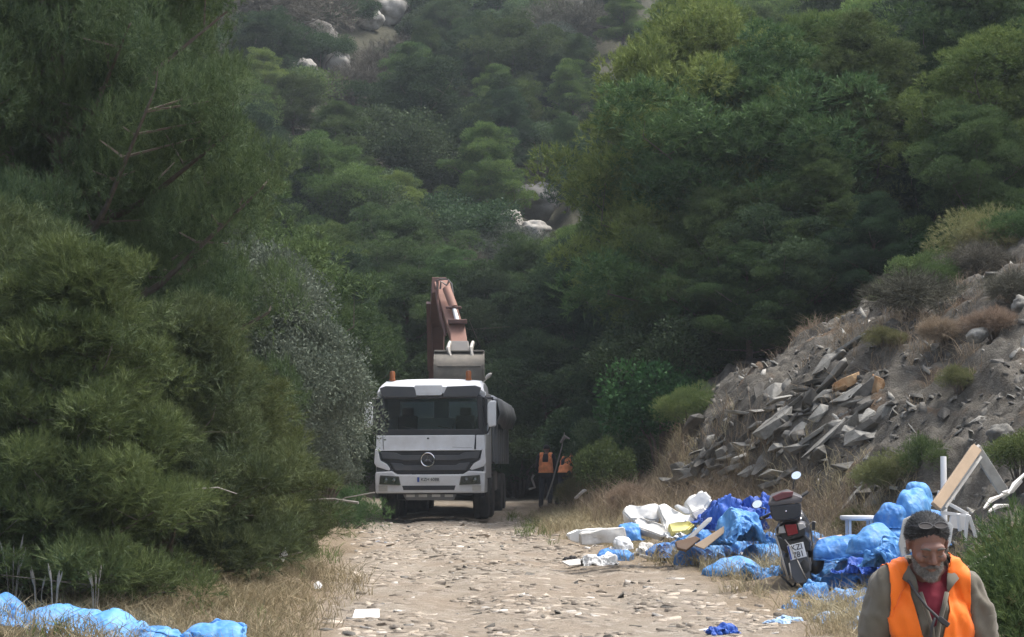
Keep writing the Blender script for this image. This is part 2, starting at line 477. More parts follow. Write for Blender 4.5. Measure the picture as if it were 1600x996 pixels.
# ------------------------------------------------------------------ terrain
def xfoot(y):
    return np.interp(y, [0, 14, 19, 26, 30, 34, 38, 46, 60, 90], [4.7, 4.7, 4.7, 4.35, 3.6, 2.75, 2.7, 3.4, 3.0, 2.0])
def xroad(y):   # left and right edge of the stony track
    l = np.interp(y, [0, 10, 17, 21, 30, 42, 60], [-3, -2.2, -1.6, -1.85, -2.35, -3.2, -4.5])
    r = np.interp(y, [0, 10, 17, 22, 26, 30, 36, 45, 60], [6.0, 3.6, 2.6, 2.3, 1.6, 1.0, 0.45, 0.25, 0.5])
    return l, r
def G(x, y, detail=False):
    x = np.asarray(x, float); y = np.asarray(y, float)
    z = np.interp(y, [-30, 8, 17, 22, 30, 45, 56, 60], [0, 0.0, 0.20, 0.38, 0.45, 0.45, 0.7, 0.9])
    hill = np.clip(y - 58, 0, None)
    rise = 0.40 * hill + 0.0008 * hill ** 2
    rise = np.where(hill > 130, 0.40 * 130 + 0.0008 * 130 ** 2 + (hill - 130) * 0.3, rise)
    gully = 1 - 0.12 * np.exp(-((x - 3 - 0.03 * hill) / (8 + 0.12 * hill)) ** 2)
    z = z + rise * gully
    xf = xfoot(y)
    d = np.clip(x - xf, 0, None)
    near = sstep(24, 33, y)
    bA = np.interp(d, [0, 1, 2, 3.2, 6, 12, 40, 100], [0, 0.9, 1.75, 2.7, 4.4, 7.2, 18, 34])
    bB = np.interp(d, [0, 0.7, 1.4, 2.6, 5, 9, 14, 40, 100], [0, 1.7, 2.3, 2.9, 3.9, 5.6, 7.6, 17, 34])
    b = bA * (1 - near) + bB * near
    fade = 1 - 0.55 * sstep(58, 90, y)
    z = z + b * fade * sstep(8, 18, y) + b * 0.3 * (1 - sstep(8, 18, y))
    l, r = xroad(y)
    vg = sstep(0, 1, (x - r) / np.maximum(xf - r, 0.6)) * sstep(20, 31, y) * 0.55 * (1 - sstep(44, 58, y))
    z = z + vg
    dl = np.clip(l - 0.4 - x, 0, None)
    z = z + np.interp(dl, [0, 2, 8, 30, 100], [0, 0.18, 1.6, 8, 26]) * (1 - 0.3 * sstep(60, 90, y))
    z = z + 0.25 * fbm(x * 0.25, y * 0.25) * sstep(1, 5, np.abs(x - 0.3)) * 1.0
    if detail:
        bank = sstep(0.0, 0.5, d) * sstep(14, 17, y)
        sp = np.array([x.ravel(), y.ravel(), z.ravel()])
        xr, yr, zr = sp
        al, ac = xr * 0.84 + zr * 0.54, -xr * 0.54 + zr * 0.84
        al = al + 0.5 * vnoise(xr * 0.5, yr * 0.5, zr); ac = ac + 0.3 * vnoise(xr * 0.7 + 9, yr * 0.7, zr)
        sel = (bank.ravel() > 0) & (yr < 62) & (xr < 24)
        st = np.zeros(xr.shape)
        for f_, am, sd in ((0.55, 0.42, 1), (1.3, 0.26, 2), (3.1, 0.12, 4), (6.5, 0.05, 6)):
            q_ = np.stack([al[sel] * 0.75, yr[sel] * 1.1, ac[sel] * 2.6], 1)
            st[sel] += am * crease(q_, f_, sd)
        step_ = st.reshape(x.shape)
        z = z + bank * (step_ + 0.05 * fbm(x * 5, y * 5, z * 5, 4)) * (1 - 0.7 * sstep(42, 60, y))
        rough = 0.025 * fbm(x * 2.3, y * 2.3, 0, 4) + 0.012 * fbm(x * 9, y * 9, 3, 3)
        onroad = sstep(-0.3, 0.3, x - l) * (1 - sstep(-0.4, 0.3, x - r))
        rut = -0.05 * (np.exp(-((x - (l + r) / 2 - 0.9) / 0.3) ** 2) + np.exp(-((x - (l + r) / 2 + 0.9) / 0.3) ** 2))
        z = z + rough * (1 + 2 * (1 - onroad)) + rut * onroad * sstep(8, 14, y)
    return z
def gz(x, y, d=True): return float(G(np.array([x]), np.array([y]), d)[0])
def ground_hit(u, v, y0=12.0, y1=230.0):
    ys = np.concatenate([np.arange(y0, 60, 0.1), np.arange(60, y1, 0.5)])
    dx, dz = (u - 800) / FPX, (498 - v) / FPX
    c, s = math.cos(PITCH), math.sin(PITCH)
    t = ys / (c - dz * s)
    xs, zs = dx * t, CAMZ + (s + dz * c) * t
    g = G(xs, ys)
    k = np.argmax(g >= zs)
    if g[k] < zs[k]: return None
    return Vector((xs[k], ys[k], g[k]))

def axis(segs):
    out = [segs[0][0]]
    for a, b, st in segs:
        n = max(1, int(round((b - a) / st)))
        out += list(a + (b - a) * (np.arange(1, n + 1) / n))
    return np.array(out)
gx = axis([(-150, -40, 8), (-40, -12, 1.2), (-12, -4.5, 0.3), (-4.5, 10, 0.055), (10, 20, 0.25), (20, 50, 1.2), (50, 150, 8)])
gy = axis([(-40, 6, 4), (6, 15, 0.3), (15, 38, 0.065), (38, 50, 0.12), (50, 70, 0.5), (70, 150, 1.2), (150, 330, 8)])
XX, YY = np.meshgrid(gx, gy)
ZZ = G(XX, YY, True)
def build_ground():
    l, r = xroad(YY)
    wob = 0.35 * fbm(XX * 0.8, YY * 0.8, 5, 4)
    m_road = sstep(-0.35, 0.35, XX - l + wob) * (1 - sstep(-0.6, 0.5, XX - r + wob)) * (1 - sstep(60, 66, YY))
    m_bank = sstep(-0.1, 0.5, XX - xfoot(YY) + wob * 0.6) * sstep(12, 16, YY) * (1 - sstep(50, 60, YY))
    m_hill = np.maximum(sstep(52, 62, YY), sstep(0.5, 2.5, l - XX))
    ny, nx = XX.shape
    V = np.stack([XX, YY, ZZ], -1).reshape(-1, 3)
    idx = np.arange(ny * nx).reshape(ny, nx)
    Q = np.stack([idx[:-1, :-1], idx[:-1, 1:], idx[1:, 1:], idx[1:, :-1]], -1).reshape(-1, 4)
    cx, cy = V[Q].mean(1)[:, 0], V[Q].mean(1)[:, 1]
    fl, fr = xroad(cy)
    isroad = (cx > fl) & (cx < fr) & (cy < 62)
    isbank = (cx > xfoot(cy)) & (cy > 13) & (cy < 56) & ~isroad & (cx < 40)
    ishill = (cy >= 56) & ~isroad
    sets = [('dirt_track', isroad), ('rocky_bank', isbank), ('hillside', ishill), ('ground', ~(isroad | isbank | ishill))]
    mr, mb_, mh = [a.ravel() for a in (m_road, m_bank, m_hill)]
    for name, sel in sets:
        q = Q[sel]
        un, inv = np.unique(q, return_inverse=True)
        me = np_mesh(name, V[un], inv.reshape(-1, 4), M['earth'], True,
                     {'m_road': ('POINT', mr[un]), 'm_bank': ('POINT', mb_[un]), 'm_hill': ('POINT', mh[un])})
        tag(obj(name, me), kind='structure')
build_ground()
# ------------------------------------------------------------------ foliage generators
def needles(P, D, k, L, w, spread, rng, tint, along=0.0):
    """k thin tapered triangles per tuft"""
    n = len(P)
    Pn = np.repeat(P, k, 0); Dn = np.repeat(D, k, 0); T = np.repeat(tint, k)
    if along: Pn = Pn + Dn * (rng.rand(n * k, 1) * along)
    d = Dn + rng.normal(size=(n * k, 3)) * spread
    d /= np.linalg.norm(d, axis=1, keepdims=True) + 1e-9
    s = np.cross(d, rng.normal(size=(n * k, 3)))
    s /= np.linalg.norm(s, axis=1, keepdims=True) + 1e-9
    Ls = L * (0.6 + 0.7 * rng.rand(n * k, 1))
    V = np.stack([Pn - s * w / 2, Pn + s * w / 2, Pn + d * Ls], 1).reshape(-1, 3)
    T = np.clip(T + rng.normal(size=n * k) * 0.12, 0, 1)
    return V, np.repeat(T, 3)

def leaves(P, D, L, w, spread, rng, tint):
    n = len(P)
    d = D + rng.normal(size=(n, 3)) * spread
    d /= np.linalg.norm(d, axis=1, keepdims=True) + 1e-9
    s = np.cross(d, rng.normal(size=(n, 3)))
    s /= np.linalg.norm(s, axis=1, keepdims=True) + 1e-9
    Ls = L * (0.6 + 0.7 * rng.rand(n, 1))
    V = np.stack([P, P + d * Ls * 0.45 - s * w / 2, P + d * Ls, P + d * Ls * 0.45 + s * w / 2], 1).reshape(-1, 3)
    T = np.clip(tint + rng.normal(size=n) * 0.15, 0, 1)
    return V, np.repeat(T, 4)

def sphdir(n, rng, up=0.0):
    d = rng.normal(size=(n, 3)); d /= np.linalg.norm(d, axis=1, keepdims=True)
    d[:, 2] += up
    return d / np.linalg.norm(d, axis=1, keepdims=True)

def pine(name, seed, H, Rr, base, nlimb, puff, tufts, kn, nl, nw, mat, flat=0.72, along=0.1, spread=0.55, shape=1.0, open_=0.0, sub=7, subr=0.42):
    rng = np.random.RandomState(seed)
    mb = MB()
    lean = rng.normal(size=2) * 0.05 * H
    tp = []
    for i in range(9):
        t = i / 8
        tp.append((lean[0] * t ** 1.4 + 0.02 * H * math.sin(5 * t + seed), lean[1] * t ** 1.4 + 0.02 * H * math.cos(4 * t + seed), H * 0.93 * t - 0.4 * (i == 0)))
    r0 = 0.017 * H + 0.03
    mb.tube(tp, [r0 * (1.25 - 1.15 * i / 8) for i in range(9)], 8)
    C = []
    for i in range(nlimb):
        t = base + (0.97 - base) * ((i + rng.rand()) / nlimb)
        k = t * 8; k0 = min(int(k), 7); f = k - k0
        p0 = Vector(tp[k0]).lerp(Vector(tp[k0 + 1]), f)
        az = i * 2.39996 + rng.normal() * 0.3
        tt = (t - base) / (1 - base)
        prof = (0.55 + 0.45 * math.sin(math.pi * min(1, tt * 0.9 + 0.25))) * (1 - 0.75 * max(0, tt - 0.45) / 0.55) if shape > 0 else (1 - 0.85 * tt)
        L = Rr * prof * (0.8 + 0.4 * rng.rand())
        el = R(8 + 40 * tt + rng.normal() * 8)
        dr = Vector((math.cos(az) * math.cos(el), math.sin(az) * math.cos(el), math.sin(el)))
        pe = p0 + dr * L
        pm = p0 + dr * L * 0.5 + Vector((0, 0, -0.04 * L))
        rl = r0 * (0.34 - 0.22 * tt)
        mb.tube([p0, pm, pe], [rl, rl * 0.65, rl * 0.25], 5, False)
        np_ = max(2, int(L / (puff * 0.75)))
        for j in range(np_):
            s = (j + 1) / np_
            if s < 0.25 + open_: continue
            c = p0.lerp(pe, s)
            nsub = 1 if s > 0.9 else 2
            for q in range(nsub):
                side = Vector((-math.sin(az), math.cos(az), 0)) * (rng.normal() * 0.55 * puff * (1.3 if nsub > 1 else 0.3) + (q * 2 - 1) * puff * 0.55 * (nsub > 1))
                cc = c + side + Vector((0, 0, abs(rng.normal()) * puff * 0.35))
                mb.tube([c, cc], [rl * 0.3, rl * 0.12], 3, False)
                C.append((cc, puff * (0.65 + 0.5 * rng.rand())))
    C.append((Vector(tp[-1]) + Vector((0, 0, puff * 0.3)), puff * 0.7))
    VV, TT = [], []
    C2 = []
    for cc, r in C:        # every bough is a bunch of small clumps with dark gaps between them
        tb = rng.rand() * 0.35
        for q in range(sub):
            dd = sphdir(1, rng, 0.45)[0]
            C2.append((cc + Vector(dd * r * 0.72 * np.array([1, 1, flat])), r * subr * (0.75 + 0.5 * rng.rand()), tb))
    for cc, r, tb in C2:
        n = max(4, int(tufts * (r / puff) ** 2 * 1.35 / (sub * subr * subr)))
        d = sphdir(n, rng, 0.3)
        rad = r * (0.55 + 0.45 * rng.rand(n, 1) ** 0.5)
        P = np.array(cc) + d * rad * np.array([1, 1, flat])
        D = d * 0.8 + np.array([0, 0, 0.55]) + rng.normal(size=(n, 3)) * 0.25
        D /= np.linalg.norm(D, axis=1, keepdims=True)
        tint = np.clip(tb + rng.rand() * 0.25 + rng.rand(n) * 0.4, 0, 1)
        v, t = needles(P, D, kn, nl, nw, spread, rng, tint, along)
        VV.append(v); TT.append(t)
    V = np.concatenate(VV); T = np.concatenate(TT)
    Fc = np.arange(len(V)).reshape(-1, 3)
    cm = np_mesh(name + '_crown', V, Fc, mat, False, {'tint': ('POINT', T)})
    tm = mb.mesh(name + '_trunk', M['bark'], 60)
    return tm, cm

def shrub(name, seed, H, W, nl_, leafL, leafw, count, mat, kind='leaf', lump=0.35, stems=12, kn=8):
    """round Mediterranean shrub: stems from the base, lumps of leaves over a dome"""
    rng = np.random.RandomState(seed)
    mb = MB(); C = []
    for i in range(nl_):
        d = sphdir(1, rng, 0.35)[0]
        if d[2] < -0.15: d[2] *= -0.5
        rr = (0.35 + 0.6 * rng.rand() ** 0.6)
        c = np.array([d[0] * W / 2 * rr, d[1] * W / 2 * rr, H * 0.46 + d[2] * H * 0.46 * rr])
        C.append((c, lump * (0.6 + 0.7 * rng.rand())))
    for i in range(min(stems, nl_)):
        c, r = C[i]
        m = np.array([c[0] * 0.35, c[1] * 0.35, c[2] * 0.55])
        mb.tube([(c[0] * 0.05, c[1] * 0.05, -0.25), m, c], [0.015 * H + 0.012, 0.009 * H + .006, 0.004], 5, False)
    VV, TT = [], []
    per = count // nl_
    for c, r in C:
        d = sphdir(per, rng, 0.25)
        rad = r * (0.3 + 0.8 * rng.rand(per, 1) ** 0.6)
        P = c + d * rad * np.array([1, 1, 0.85])
        P[:, 2] = np.maximum(P[:, 2], 0.02)
        D = d + np.array([0, 0, 0.3])
        tint = np.clip(rng.rand() * 0.45 + rng.rand(per) * 0.5, 0, 1)
        if kind == 'leaf': v, t = leaves(P, D, leafL, leafw, 0.8, rng, tint)
        else: v, t = needles(P, D / np.linalg.norm(D, axis=1, keepdims=True), kn, leafL, leafw, 0.5, rng, tint, leafL * 0.8)
        VV.append(v); TT.append(t)
    V = np.concatenate(VV); T = np.concatenate(TT)
    k = 4 if kind == 'leaf' else 3
    return mb.mesh(name + '_stem', M['bark'], 60), np_mesh(name + '_foliage', V, np.arange(len(V)).reshape(-1, k), mat, False, {'tint': ('POINT', T)})

def recolor(cm, mat, name):
    c = cm.copy(); c.name = name; c.materials.clear(); c.materials.append(mat); return c

def plant(kind, proto, loc, rz, sc, label, cat, group=None, parts=('trunk', 'crown'), tilt=(0, 0)):
    e = empty(kind, loc, rz, label, cat, group)
    e.rotation_euler = (tilt[0], tilt[1], rz)
    e.scale = sc if isinstance(sc, (tuple, list)) else (sc, sc, sc)
    obj(parts[0], proto[0], e); obj(parts[1], proto[1], e)
    return e

PF = []    # pines for the middle distance and the hill
for i, (H, Rr, ba, nlb, pf) in enumerate([(8, 2.6, 0.16, 26, 0.72), (7, 2.9, 0.2, 22, 0.8), (9, 2.4, 0.22, 28, 0.66), (6, 2.7, 0.12, 22, 0.75)]):
    PF.append(pine('pine', 20 + i, H, Rr, ba, nlb, pf, 250, 9, 0.115, 0.019, M['pine'], along=0.10))
PM = {m: [(t, recolor(c, M[m], 'pine_crown')) for t, c in PF] for m in ('pine_bright', 'pine', 'pine_dark')}
PN = [pine('near_pine', 51, 9.5, 3.3, 0.06, 64, 0.52, 190, 15, 0.085, 0.0068, M['pine_near'], along=0.10, spread=0.6),
      pine('near_pine', 53, 7.0, 2.6, 0.05, 54, 0.48, 190, 15, 0.085, 0.0068, M['pine_near_light'], along=0.10, spread=0.6)]
PY = [pine('young_pine', 61, 3.6, 1.35, 0.04, 40, 0.32, 110, 17, 0.085, 0.006, M['pine_near_light'], along=0.14, spread=0.45, shape=0, sub=5),
      pine('young_pine', 62, 3.0, 1.5, 0.03, 40, 0.34, 110, 17, 0.085, 0.006, M['pine_near'], along=0.14, spread=0.45, shape=0, sub=5)]
SH = {
    'mastic': [shrub('mastic', 70 + i, 2.2, 3.0, 34, 0.065, 0.038, 30000, M['leaf'], lump=0.42) for i in range(2)],
    'grey': [shrub('grey_shrub', 75, 2.0, 2.6, 24, 0.07, 0.03, 12000, M['leaf_grey'], lump=0.45)],
    'twig': [shrub('twig_shrub', 76, 1.8, 2.8, 22, 0.28, 0.012, 2600, M['twig_grey'], kind='n', lump=0.5, kn=7)],
    'light': [shrub('light_shrub', 77, 1.6, 2.2, 20, 0.08, 0.03, 10000, M['leaf_light'], lump=0.38)],
    'olive_near': [shrub('olive_shrub', 78, 4.6, 3.4, 70, 0.06, 0.028, 150000, M['leaf_grey'], lump=0.5, stems=30)],
    'fine': [shrub('fine_shrub', 79, 1.3, 1.6, 26, 0.07, 0.007, 6000, M['leaf_light'], kind='n', lump=0.3, kn=9)],
    'vivid': [shrub('vivid_shrub', 80, 1.5, 1.6, 22, 0.07, 0.04, 12000, M['leaf_vivid'], lump=0.33)],
    'brush': [shrub('brush', 81, 1.0, 1.3, 20, 0.16, 0.006, 2400, M['straw_brown'], kind='n', lump=0.28, kn=8)],
}
SH['fine_olive'] = [(SH['fine'][0][0], recolor(SH['fine'][0][1], M['olive_weed'], 'olive_foliage'))]
SH['fine_green'] = [(SH['fine'][0][0], recolor(SH['fine'][0][1], M['pine'], 'green_foliage'))]

rng = np.random.RandomState(5)
SP = ('stem', 'foliage')
taken = []
def free(x, y, r):
    for a, b, c in taken:
        if (a - x) ** 2 + (b - y) ** 2 < (r + c) ** 2: return False
    return True
def put_tree(x, y, h, kind, label, cat, group, proto=None, wide=1.0, sink=0.0, key=None):
    i = rng.randint(4)
    if kind.startswith('pine'):
        pr = PM[kind][i]; H0 = (8, 7, 9, 6)[i]
        s = h / H0
        o = plant('pine_tree', pr, (x, y, gz(x, y, False) - sink), rng.rand() * 6.28, (s * wide, s * wide, s), label, cat, group)
    else:
        P_ = SH[kind]; pr = P_[rng.randint(len(P_))]
        H0 = {'mastic': 2.2, 'grey': 2.0, 'twig': 1.8, 'light': 1.6, 'vivid': 1.5, 'fine': 1.3, 'fine_olive': 1.3, 'fine_green': 1.3, 'brush': 1.0}[kind]
        s = h / H0
        o = plant('shrub', pr, (x, y, gz(x, y, False) - sink - 0.05), rng.rand() * 6.28, (s * wide, s * wide, s), label, cat, group, SP)
    return o

# --- pines and shrubs of the far hillside, placed where the photo shows their feet (u, v_foot, height m, kind, width)
HS = {'pine_bright': ('light green pine on the far hillside', 'pine tree', 'light green pines on the far hillside'),
      'pine': ('mid green pine on the far hillside', 'pine tree', 'mid green pines on the far hillside'),
      'pine_dark': ('dark green pine on the far hillside', 'pine tree', 'dark pines on the far hillside'),
      'mastic': ('dense dark green round shrub on the far hillside', 'shrub', 'round green shrubs on the far hillside'),
      'grey': ('pale grey-green shrub on the far hillside', 'shrub', 'grey-green shrubs on the far hillside'),
      'twig': ('leafless greyish brown shrub on the far hillside', 'shrub', 'leafless shrubs on the far hillside'),
      'light': ('yellowish green low shrub on the far hillside', 'shrub', 'yellow-green shrubs on the far hillside')}
spots = [(420, 150, 4.5, 'pine_dark', 1.2), (455, 250, 4, 'pine', 1.2), (520, 330, 5, 'pine', 1.2), (430, 420, 5, 'pine_dark', 1.1), (505, 430, 5.5, 'pine_bright', 1.1),
         (610, 330, 5.0, 'mastic', 1.0), (660, 300, 6.5, 'pine_dark', 1.25), (640, 210, 5, 'pine', 1.3), (720, 170, 4.5, 'pine_dark', 1.2), (800, 190, 6, 'pine', 1.1),
         (745, 330, 5, 'pine', 1.1), (870, 200, 4, 'pine_dark', 1.2), (890, 330, 4.5, 'pine', 1.0), (560, 430, 4, 'mastic', 1.1), (620, 440, 4.5, 'pine_bright', 1.1), (700, 430, 3.6, 'mastic', 1.2),
         (675, 90, 3.6, 'mastic', 1.1), (770, 60, 4.5, 'mastic', 1.1), (810, 90, 4, 'mastic', 1.0), (550, 52, 2.6, 'mastic', 1.1), (430, 70, 3.6, 'twig', 1.3), (480, 30, 4, 'twig', 1.2),
         (590, 140, 2.0, 'twig', 1.3), (640, 130, 2.4, 'twig', 1.3), (560, 175, 2.2, 'twig', 1.3), (880, 90, 3.5, 'twig', 1.1), (850, 120, 3.6, 'grey', 1.0), (740, 110, 3.4, 'mastic', 1.1),
         (700, 60, 4.2, 'mastic', 1.1), (860, 50, 4.2, 'mastic', 1.1), (500, 120, 2.6, 'mastic', 1.2), (460, 190, 3.2, 'light', 1.2), (690, 340, 3, 'mastic', 1.1)]
for u, v, h, k, w in spots:
    p = ground_hit(u, v)
    if p is None or p.y > 170: continue
    taken.append((p.x, p.y, h * 0.28))
    put_tree(p.x, p.y, h, k, *HS[k], wide=w)
# rest of the hillside, filled at the spacing the photo shows
cnt = 0
for _ in range(9000):
    y = 62 + 88 * rng.rand()
    half = 0.30 * y + 3
    x = -half + 2 * half * rng.rand()
    if x > 0.055 * y + 1.0: continue
    k = rng.choice(['pine_bright', 'pine', 'pine_dark', 'mastic', 'grey', 'twig', 'light'], p=[0.13, 0.18, 0.17, 0.30, 0.05, 0.08, 0.09])
    h = {'p': 4.6, 'm': 2.8, 'g': 2.4, 't': 2.6, 'l': 2.0}[k[0]] * (0.75 + 0.5 * rng.rand())
    if y > 110: h *= 0.85
    r = h * 0.25
    if not free(x, y, r * 0.92): continue
    pz = gz(x, y, False)
    # keep the bare limestone outcrops clear
    uu = 800 + FPX * x / y; vv = HZ - (pz - CAMZ) / y * FPX
    if any(abs(uu - a) < (40 if b < 200 else 52) and -5 < vv - b < (30 if k[0] in 'lg' else 70 if k[0] in 'mt' else 125) for a, b in ((500, 78), (600, 38), (838, 345), (796, 375), (520, 118))): continue
    taken.append((x, y, r))
    put_tree(x, y, h, k, *HS[k], wide=1.15)
    cnt += 1
    if cnt > 240: break

# --- the dense pine wood on the slope right of the track
WR = {'pine_bright': ('bright green pine in the wood above the rocky bank', 'pine tree', 'bright pines in the wood above the bank'),
      'pine': ('mid green pine in the wood above the rocky bank', 'pine tree', 'mid green pines in the wood above the bank'),
      'pine_dark': ('dark green pine in the wood above the rocky bank', 'pine tree', 'dark pines in the wood above the bank'),
      'mastic': ('dark round shrub under the pines above the rocky bank', 'shrub', 'shrubs under the pines above the bank')}
for x, y, h, k, w in [(4.6, 46, 9.5, 'pine_bright', 0.9), (5.6, 44, 7.5, 'pine', 1.15), (4.5, 41.5, 4.4, 'pine', 0.9), (8.2, 43, 7.0, 'pine', 1.15), (6.6, 40.5, 4.2, 'pine', 1.1), (5.4, 51, 11, 'pine_bright', 0.9),
                      (8.0, 50, 9, 'pine_bright', 1.1), (11.5, 47, 8, 'pine', 1.1), (14, 52, 9, 'pine', 1.1), (5.3, 59, 10, 'pine', 0.9), (10.5, 41, 5.0, 'pine_bright', 1.1), (7.6, 56, 9.5, 'pine_bright', 1.0),
                      (9.3, 38.2, 3.4, 'pine', 1.1), (12.3, 38.5, 4, 'pine', 1.0), (2.9, 53, 4.6, 'pine_dark', 1.0), (4.8, 39.4, 2.8, 'pine', 1.3), (5.8, 40.2, 3.0, 'pine_dark', 1.3), (3.8, 41.0, 2.4, 'mastic', 1.2), (7.4, 41.4, 3.4, 'pine', 1.3), (9.0, 41.6, 3.4, 'pine_dark', 1.3), (4.8, 43.5, 3, 'mastic', 1.2), (7.2, 38.0, 2.5, 'pine_dark', 1.2), (13.5, 43, 6.0, 'pine', 1.1)]:
    taken.append((x, y, 1.3)); put_tree(x, y, h, k, *WR[k], wide=w, sink=0.1)
cnt = 0
for _ in range(4000):
    y = 42 + 75 * rng.rand()
    x = 0.062 * y + 2.2 + (0.30 * y + 4 - 0.062 * y) * rng.rand()
    k = rng.choice(['pine_bright', 'pine', 'pine_dark', 'mastic'], p=[0.34, 0.36, 0.2, 0.10])
    h = (6.8 if k[0] == 'p' else 2.6) * (0.75 + 0.55 * rng.rand())
    r = 1.35 if k[0] == 'p' else 0.8
    if not free(x, y, r): continue
    taken.append((x, y, r)); put_tree(x, y, h, k, *WR[k], wide=1.1)
    cnt += 1
    if cnt > 90: break
# --- trees closing the track behind the truck
WB = {'pine': ('pine standing behind the truck where the track ends', 'pine tree', 'pines where the track ends'),
      'pine_dark': ('dark pine standing behind the truck where the track ends', 'pine tree', 'dark pines where the track ends'),
      'mastic': ('dark shrub behind the truck where the track ends', 'shrub', 'shrubs where the track ends')}
for x, y, h, k, w in [(-5.8, 56, 5.6, 'pine_dark', 1.2), (-3.4, 60.5, 6.0, 'pine', 1.2), (-0.8, 61.5, 5.6, 'pine_dark', 1.25), (1.0, 58, 4.6, 'pine_dark', 1.2), (-7.4, 52, 6.2, 'pine', 1.1), (-8.5, 60, 6.5, 'pine', 1.1),
                      (2.3, 61, 6.5, 'pine_dark', 1.1), (-1.9, 66, 5.2, 'pine', 1.2), (0.6, 67, 5.2, 'pine', 1.2), (-5.6, 64, 5.5, 'pine_dark', 1.2), (2.9, 48.6, 2.2, 'mastic', 0.9), (0.2, 57, 2.6, 'mastic', 1.2), (2.9, 53, 3.2, 'mastic', 1.0), (-0.9, 58.2, 2.4, 'mastic', 1.2)]:
    taken.append((x, y, 1.2)); put_tree(x, y, h, k, *WB[k], wide=w)
# --- wood beyond the left verge
WL = {'pine': ('mid green pine rising behind the verge pines', 'pine tree', 'pines behind the verge'),
      'pine_dark': ('dark green pine rising behind the verge pines', 'pine tree', 'dark pines behind the verge'),
      'pine_bright': ('yellow-green pine rising behind the verge pines', 'pine tree', 'yellow-green pines behind the verge')}
for x, y, h, k, w in [(-8.2, 44, 7.5, 'pine_dark', 1.1), (-5.2, 47.5, 5.6, 'pine', 1.0), (-6.6, 39.5, 7.2, 'pine', 1.0), (-10.5, 38, 9, 'pine', 1.1), (-11.5, 47, 9, 'pine_dark', 1.1), (-14.5, 42, 10, 'pine', 1.1),
                      (-9.5, 53, 8, 'pine_bright', 1.0), (-13, 56, 9, 'pine', 1.1), (-16, 50, 10, 'pine', 1.1), (-8.2, 33, 8.5, 'pine', 1.0), (-11.5, 31, 10, 'pine_dark', 1.1), (-9.7, 27.5, 9.5, 'pine_dark', 1.0), (-4.9, 42.5, 3.6, 'pine_dark', 1.1)]:
    taken.append((x, y, 1.2)); put_tree(x, y, h, k, *WL[k], wide=w)

# --- hero trees on the left verge
def gp(x, y, s=0.05): return (x, y, gz(x, y, False) - s)
plant('pine_tree', PN[0], gp(-5.4, 22.5), 0.7, (0.78, 0.8, 1.25), 'tall bushy pine whose dark boughs fill the upper corner over the blue tarps', 'pine tree')
plant('pine_tree', PN[1], gp(-6.5, 28.5), 2.1, (0.95, 0.95, 1.25), 'tall pine with yellow-green needles beside the pale leafless bush', 'pine tree')
plant('pine_tree', PN[1], gp(-5.9, 25.2), 4.4, (0.8, 0.85, 1.5), 'tall pine with drooping yellowish tips next to the tallest verge pine', 'pine tree')
plant('pine_tree', PN[0], gp(-8.4, 26.0), 3.9, 1.0, 'broad dark pine standing behind the tall verge pine', 'pine tree')
plant('pine_tree', PY[0], gp(-3.95, 17.6), 0.4, (0.95, 0.95, 0.9), 'young pine with an upright leader shoot above the blue tarps', 'pine tree')
plant('pine_tree', PY[1], gp(-3.5, 19.8), 1.9, (0.95, 0.95, 0.92), 'young spreading pine overhanging the dry grass at the track edge', 'pine tree')
plant('pine_tree', PY[1], gp(-5.0, 18.4), 3.3, (1.1, 1.1, 1.1), 'young dense pine at the very edge behind the large blue tarp', 'pine tree')
plant('pine_tree', PY[0], gp(-3.3, 22.6), 5.0, (0.95, 0.95, 0.66), 'low pine with bright tips beside the white litter at the track edge', 'pine tree')
plant('pine_tree', PY[1], gp(-3.0, 25.6), 2.6, (0.5, 0.5, 0.4), 'low pine reaching over the track just before the truck', 'pine tree')
plant('pine_tree', PY[0], gp(-4.3, 24.4), 1.2, (0.85, 0.85, 0.75), 'bushy young pine below the grey-green olive shrub', 'pine tree')
plant('shrub', SH['olive_near'][0], gp(-4.6, 30.2), 3.6, (0.8, 0.8, 1.18), 'slender grey-green shrub rising highest beside the pale leafless bush', 'shrub', None, SP)
plant('shrub', SH['olive_near'][0], gp(-3.85, 28.6), 0.6, (0.93, 0.95, 1.02), 'tall grey-green olive-like shrub leaning towards the truck', 'shrub', None, SP)
plant('shrub', SH['olive_near'][0], gp(-3.4, 34.5), 2.6, (0.5, 0.5, 0.58), 'small grey-green shrub touching the mirror of the truck', 'shrub', None, SP)
plant('shrub', SH['twig'][0], gp(-5.2, 32.0), 1.0, (0.55, 0.55, 3.4), 'pale leafless bush between the tall pine and the olive-like shrub', 'shrub', None, SP)
plant('shrub', SH['fine_green'][0], gp(-3.35, 38.2, 0.35), 1.9, (0.9, 0.9, 0.95), 'dark low shrub at the wheel of the truck', 'shrub', None, SP)
# dark undergrowth behind the tarps
plant('shrub', SH['mastic'][1], gp(-4.3, 20.6), 2.0, (0.8, 0.8, 0.7), 'dark leafy shrub under the tall verge pine', 'shrub', None, SP)
plant('shrub', SH['mastic'][0], gp(-5.6, 19.8), 4.0, (0.8, 0.8, 0.7), 'dark leafy shrub behind the young dense pine', 'shrub', None, SP)

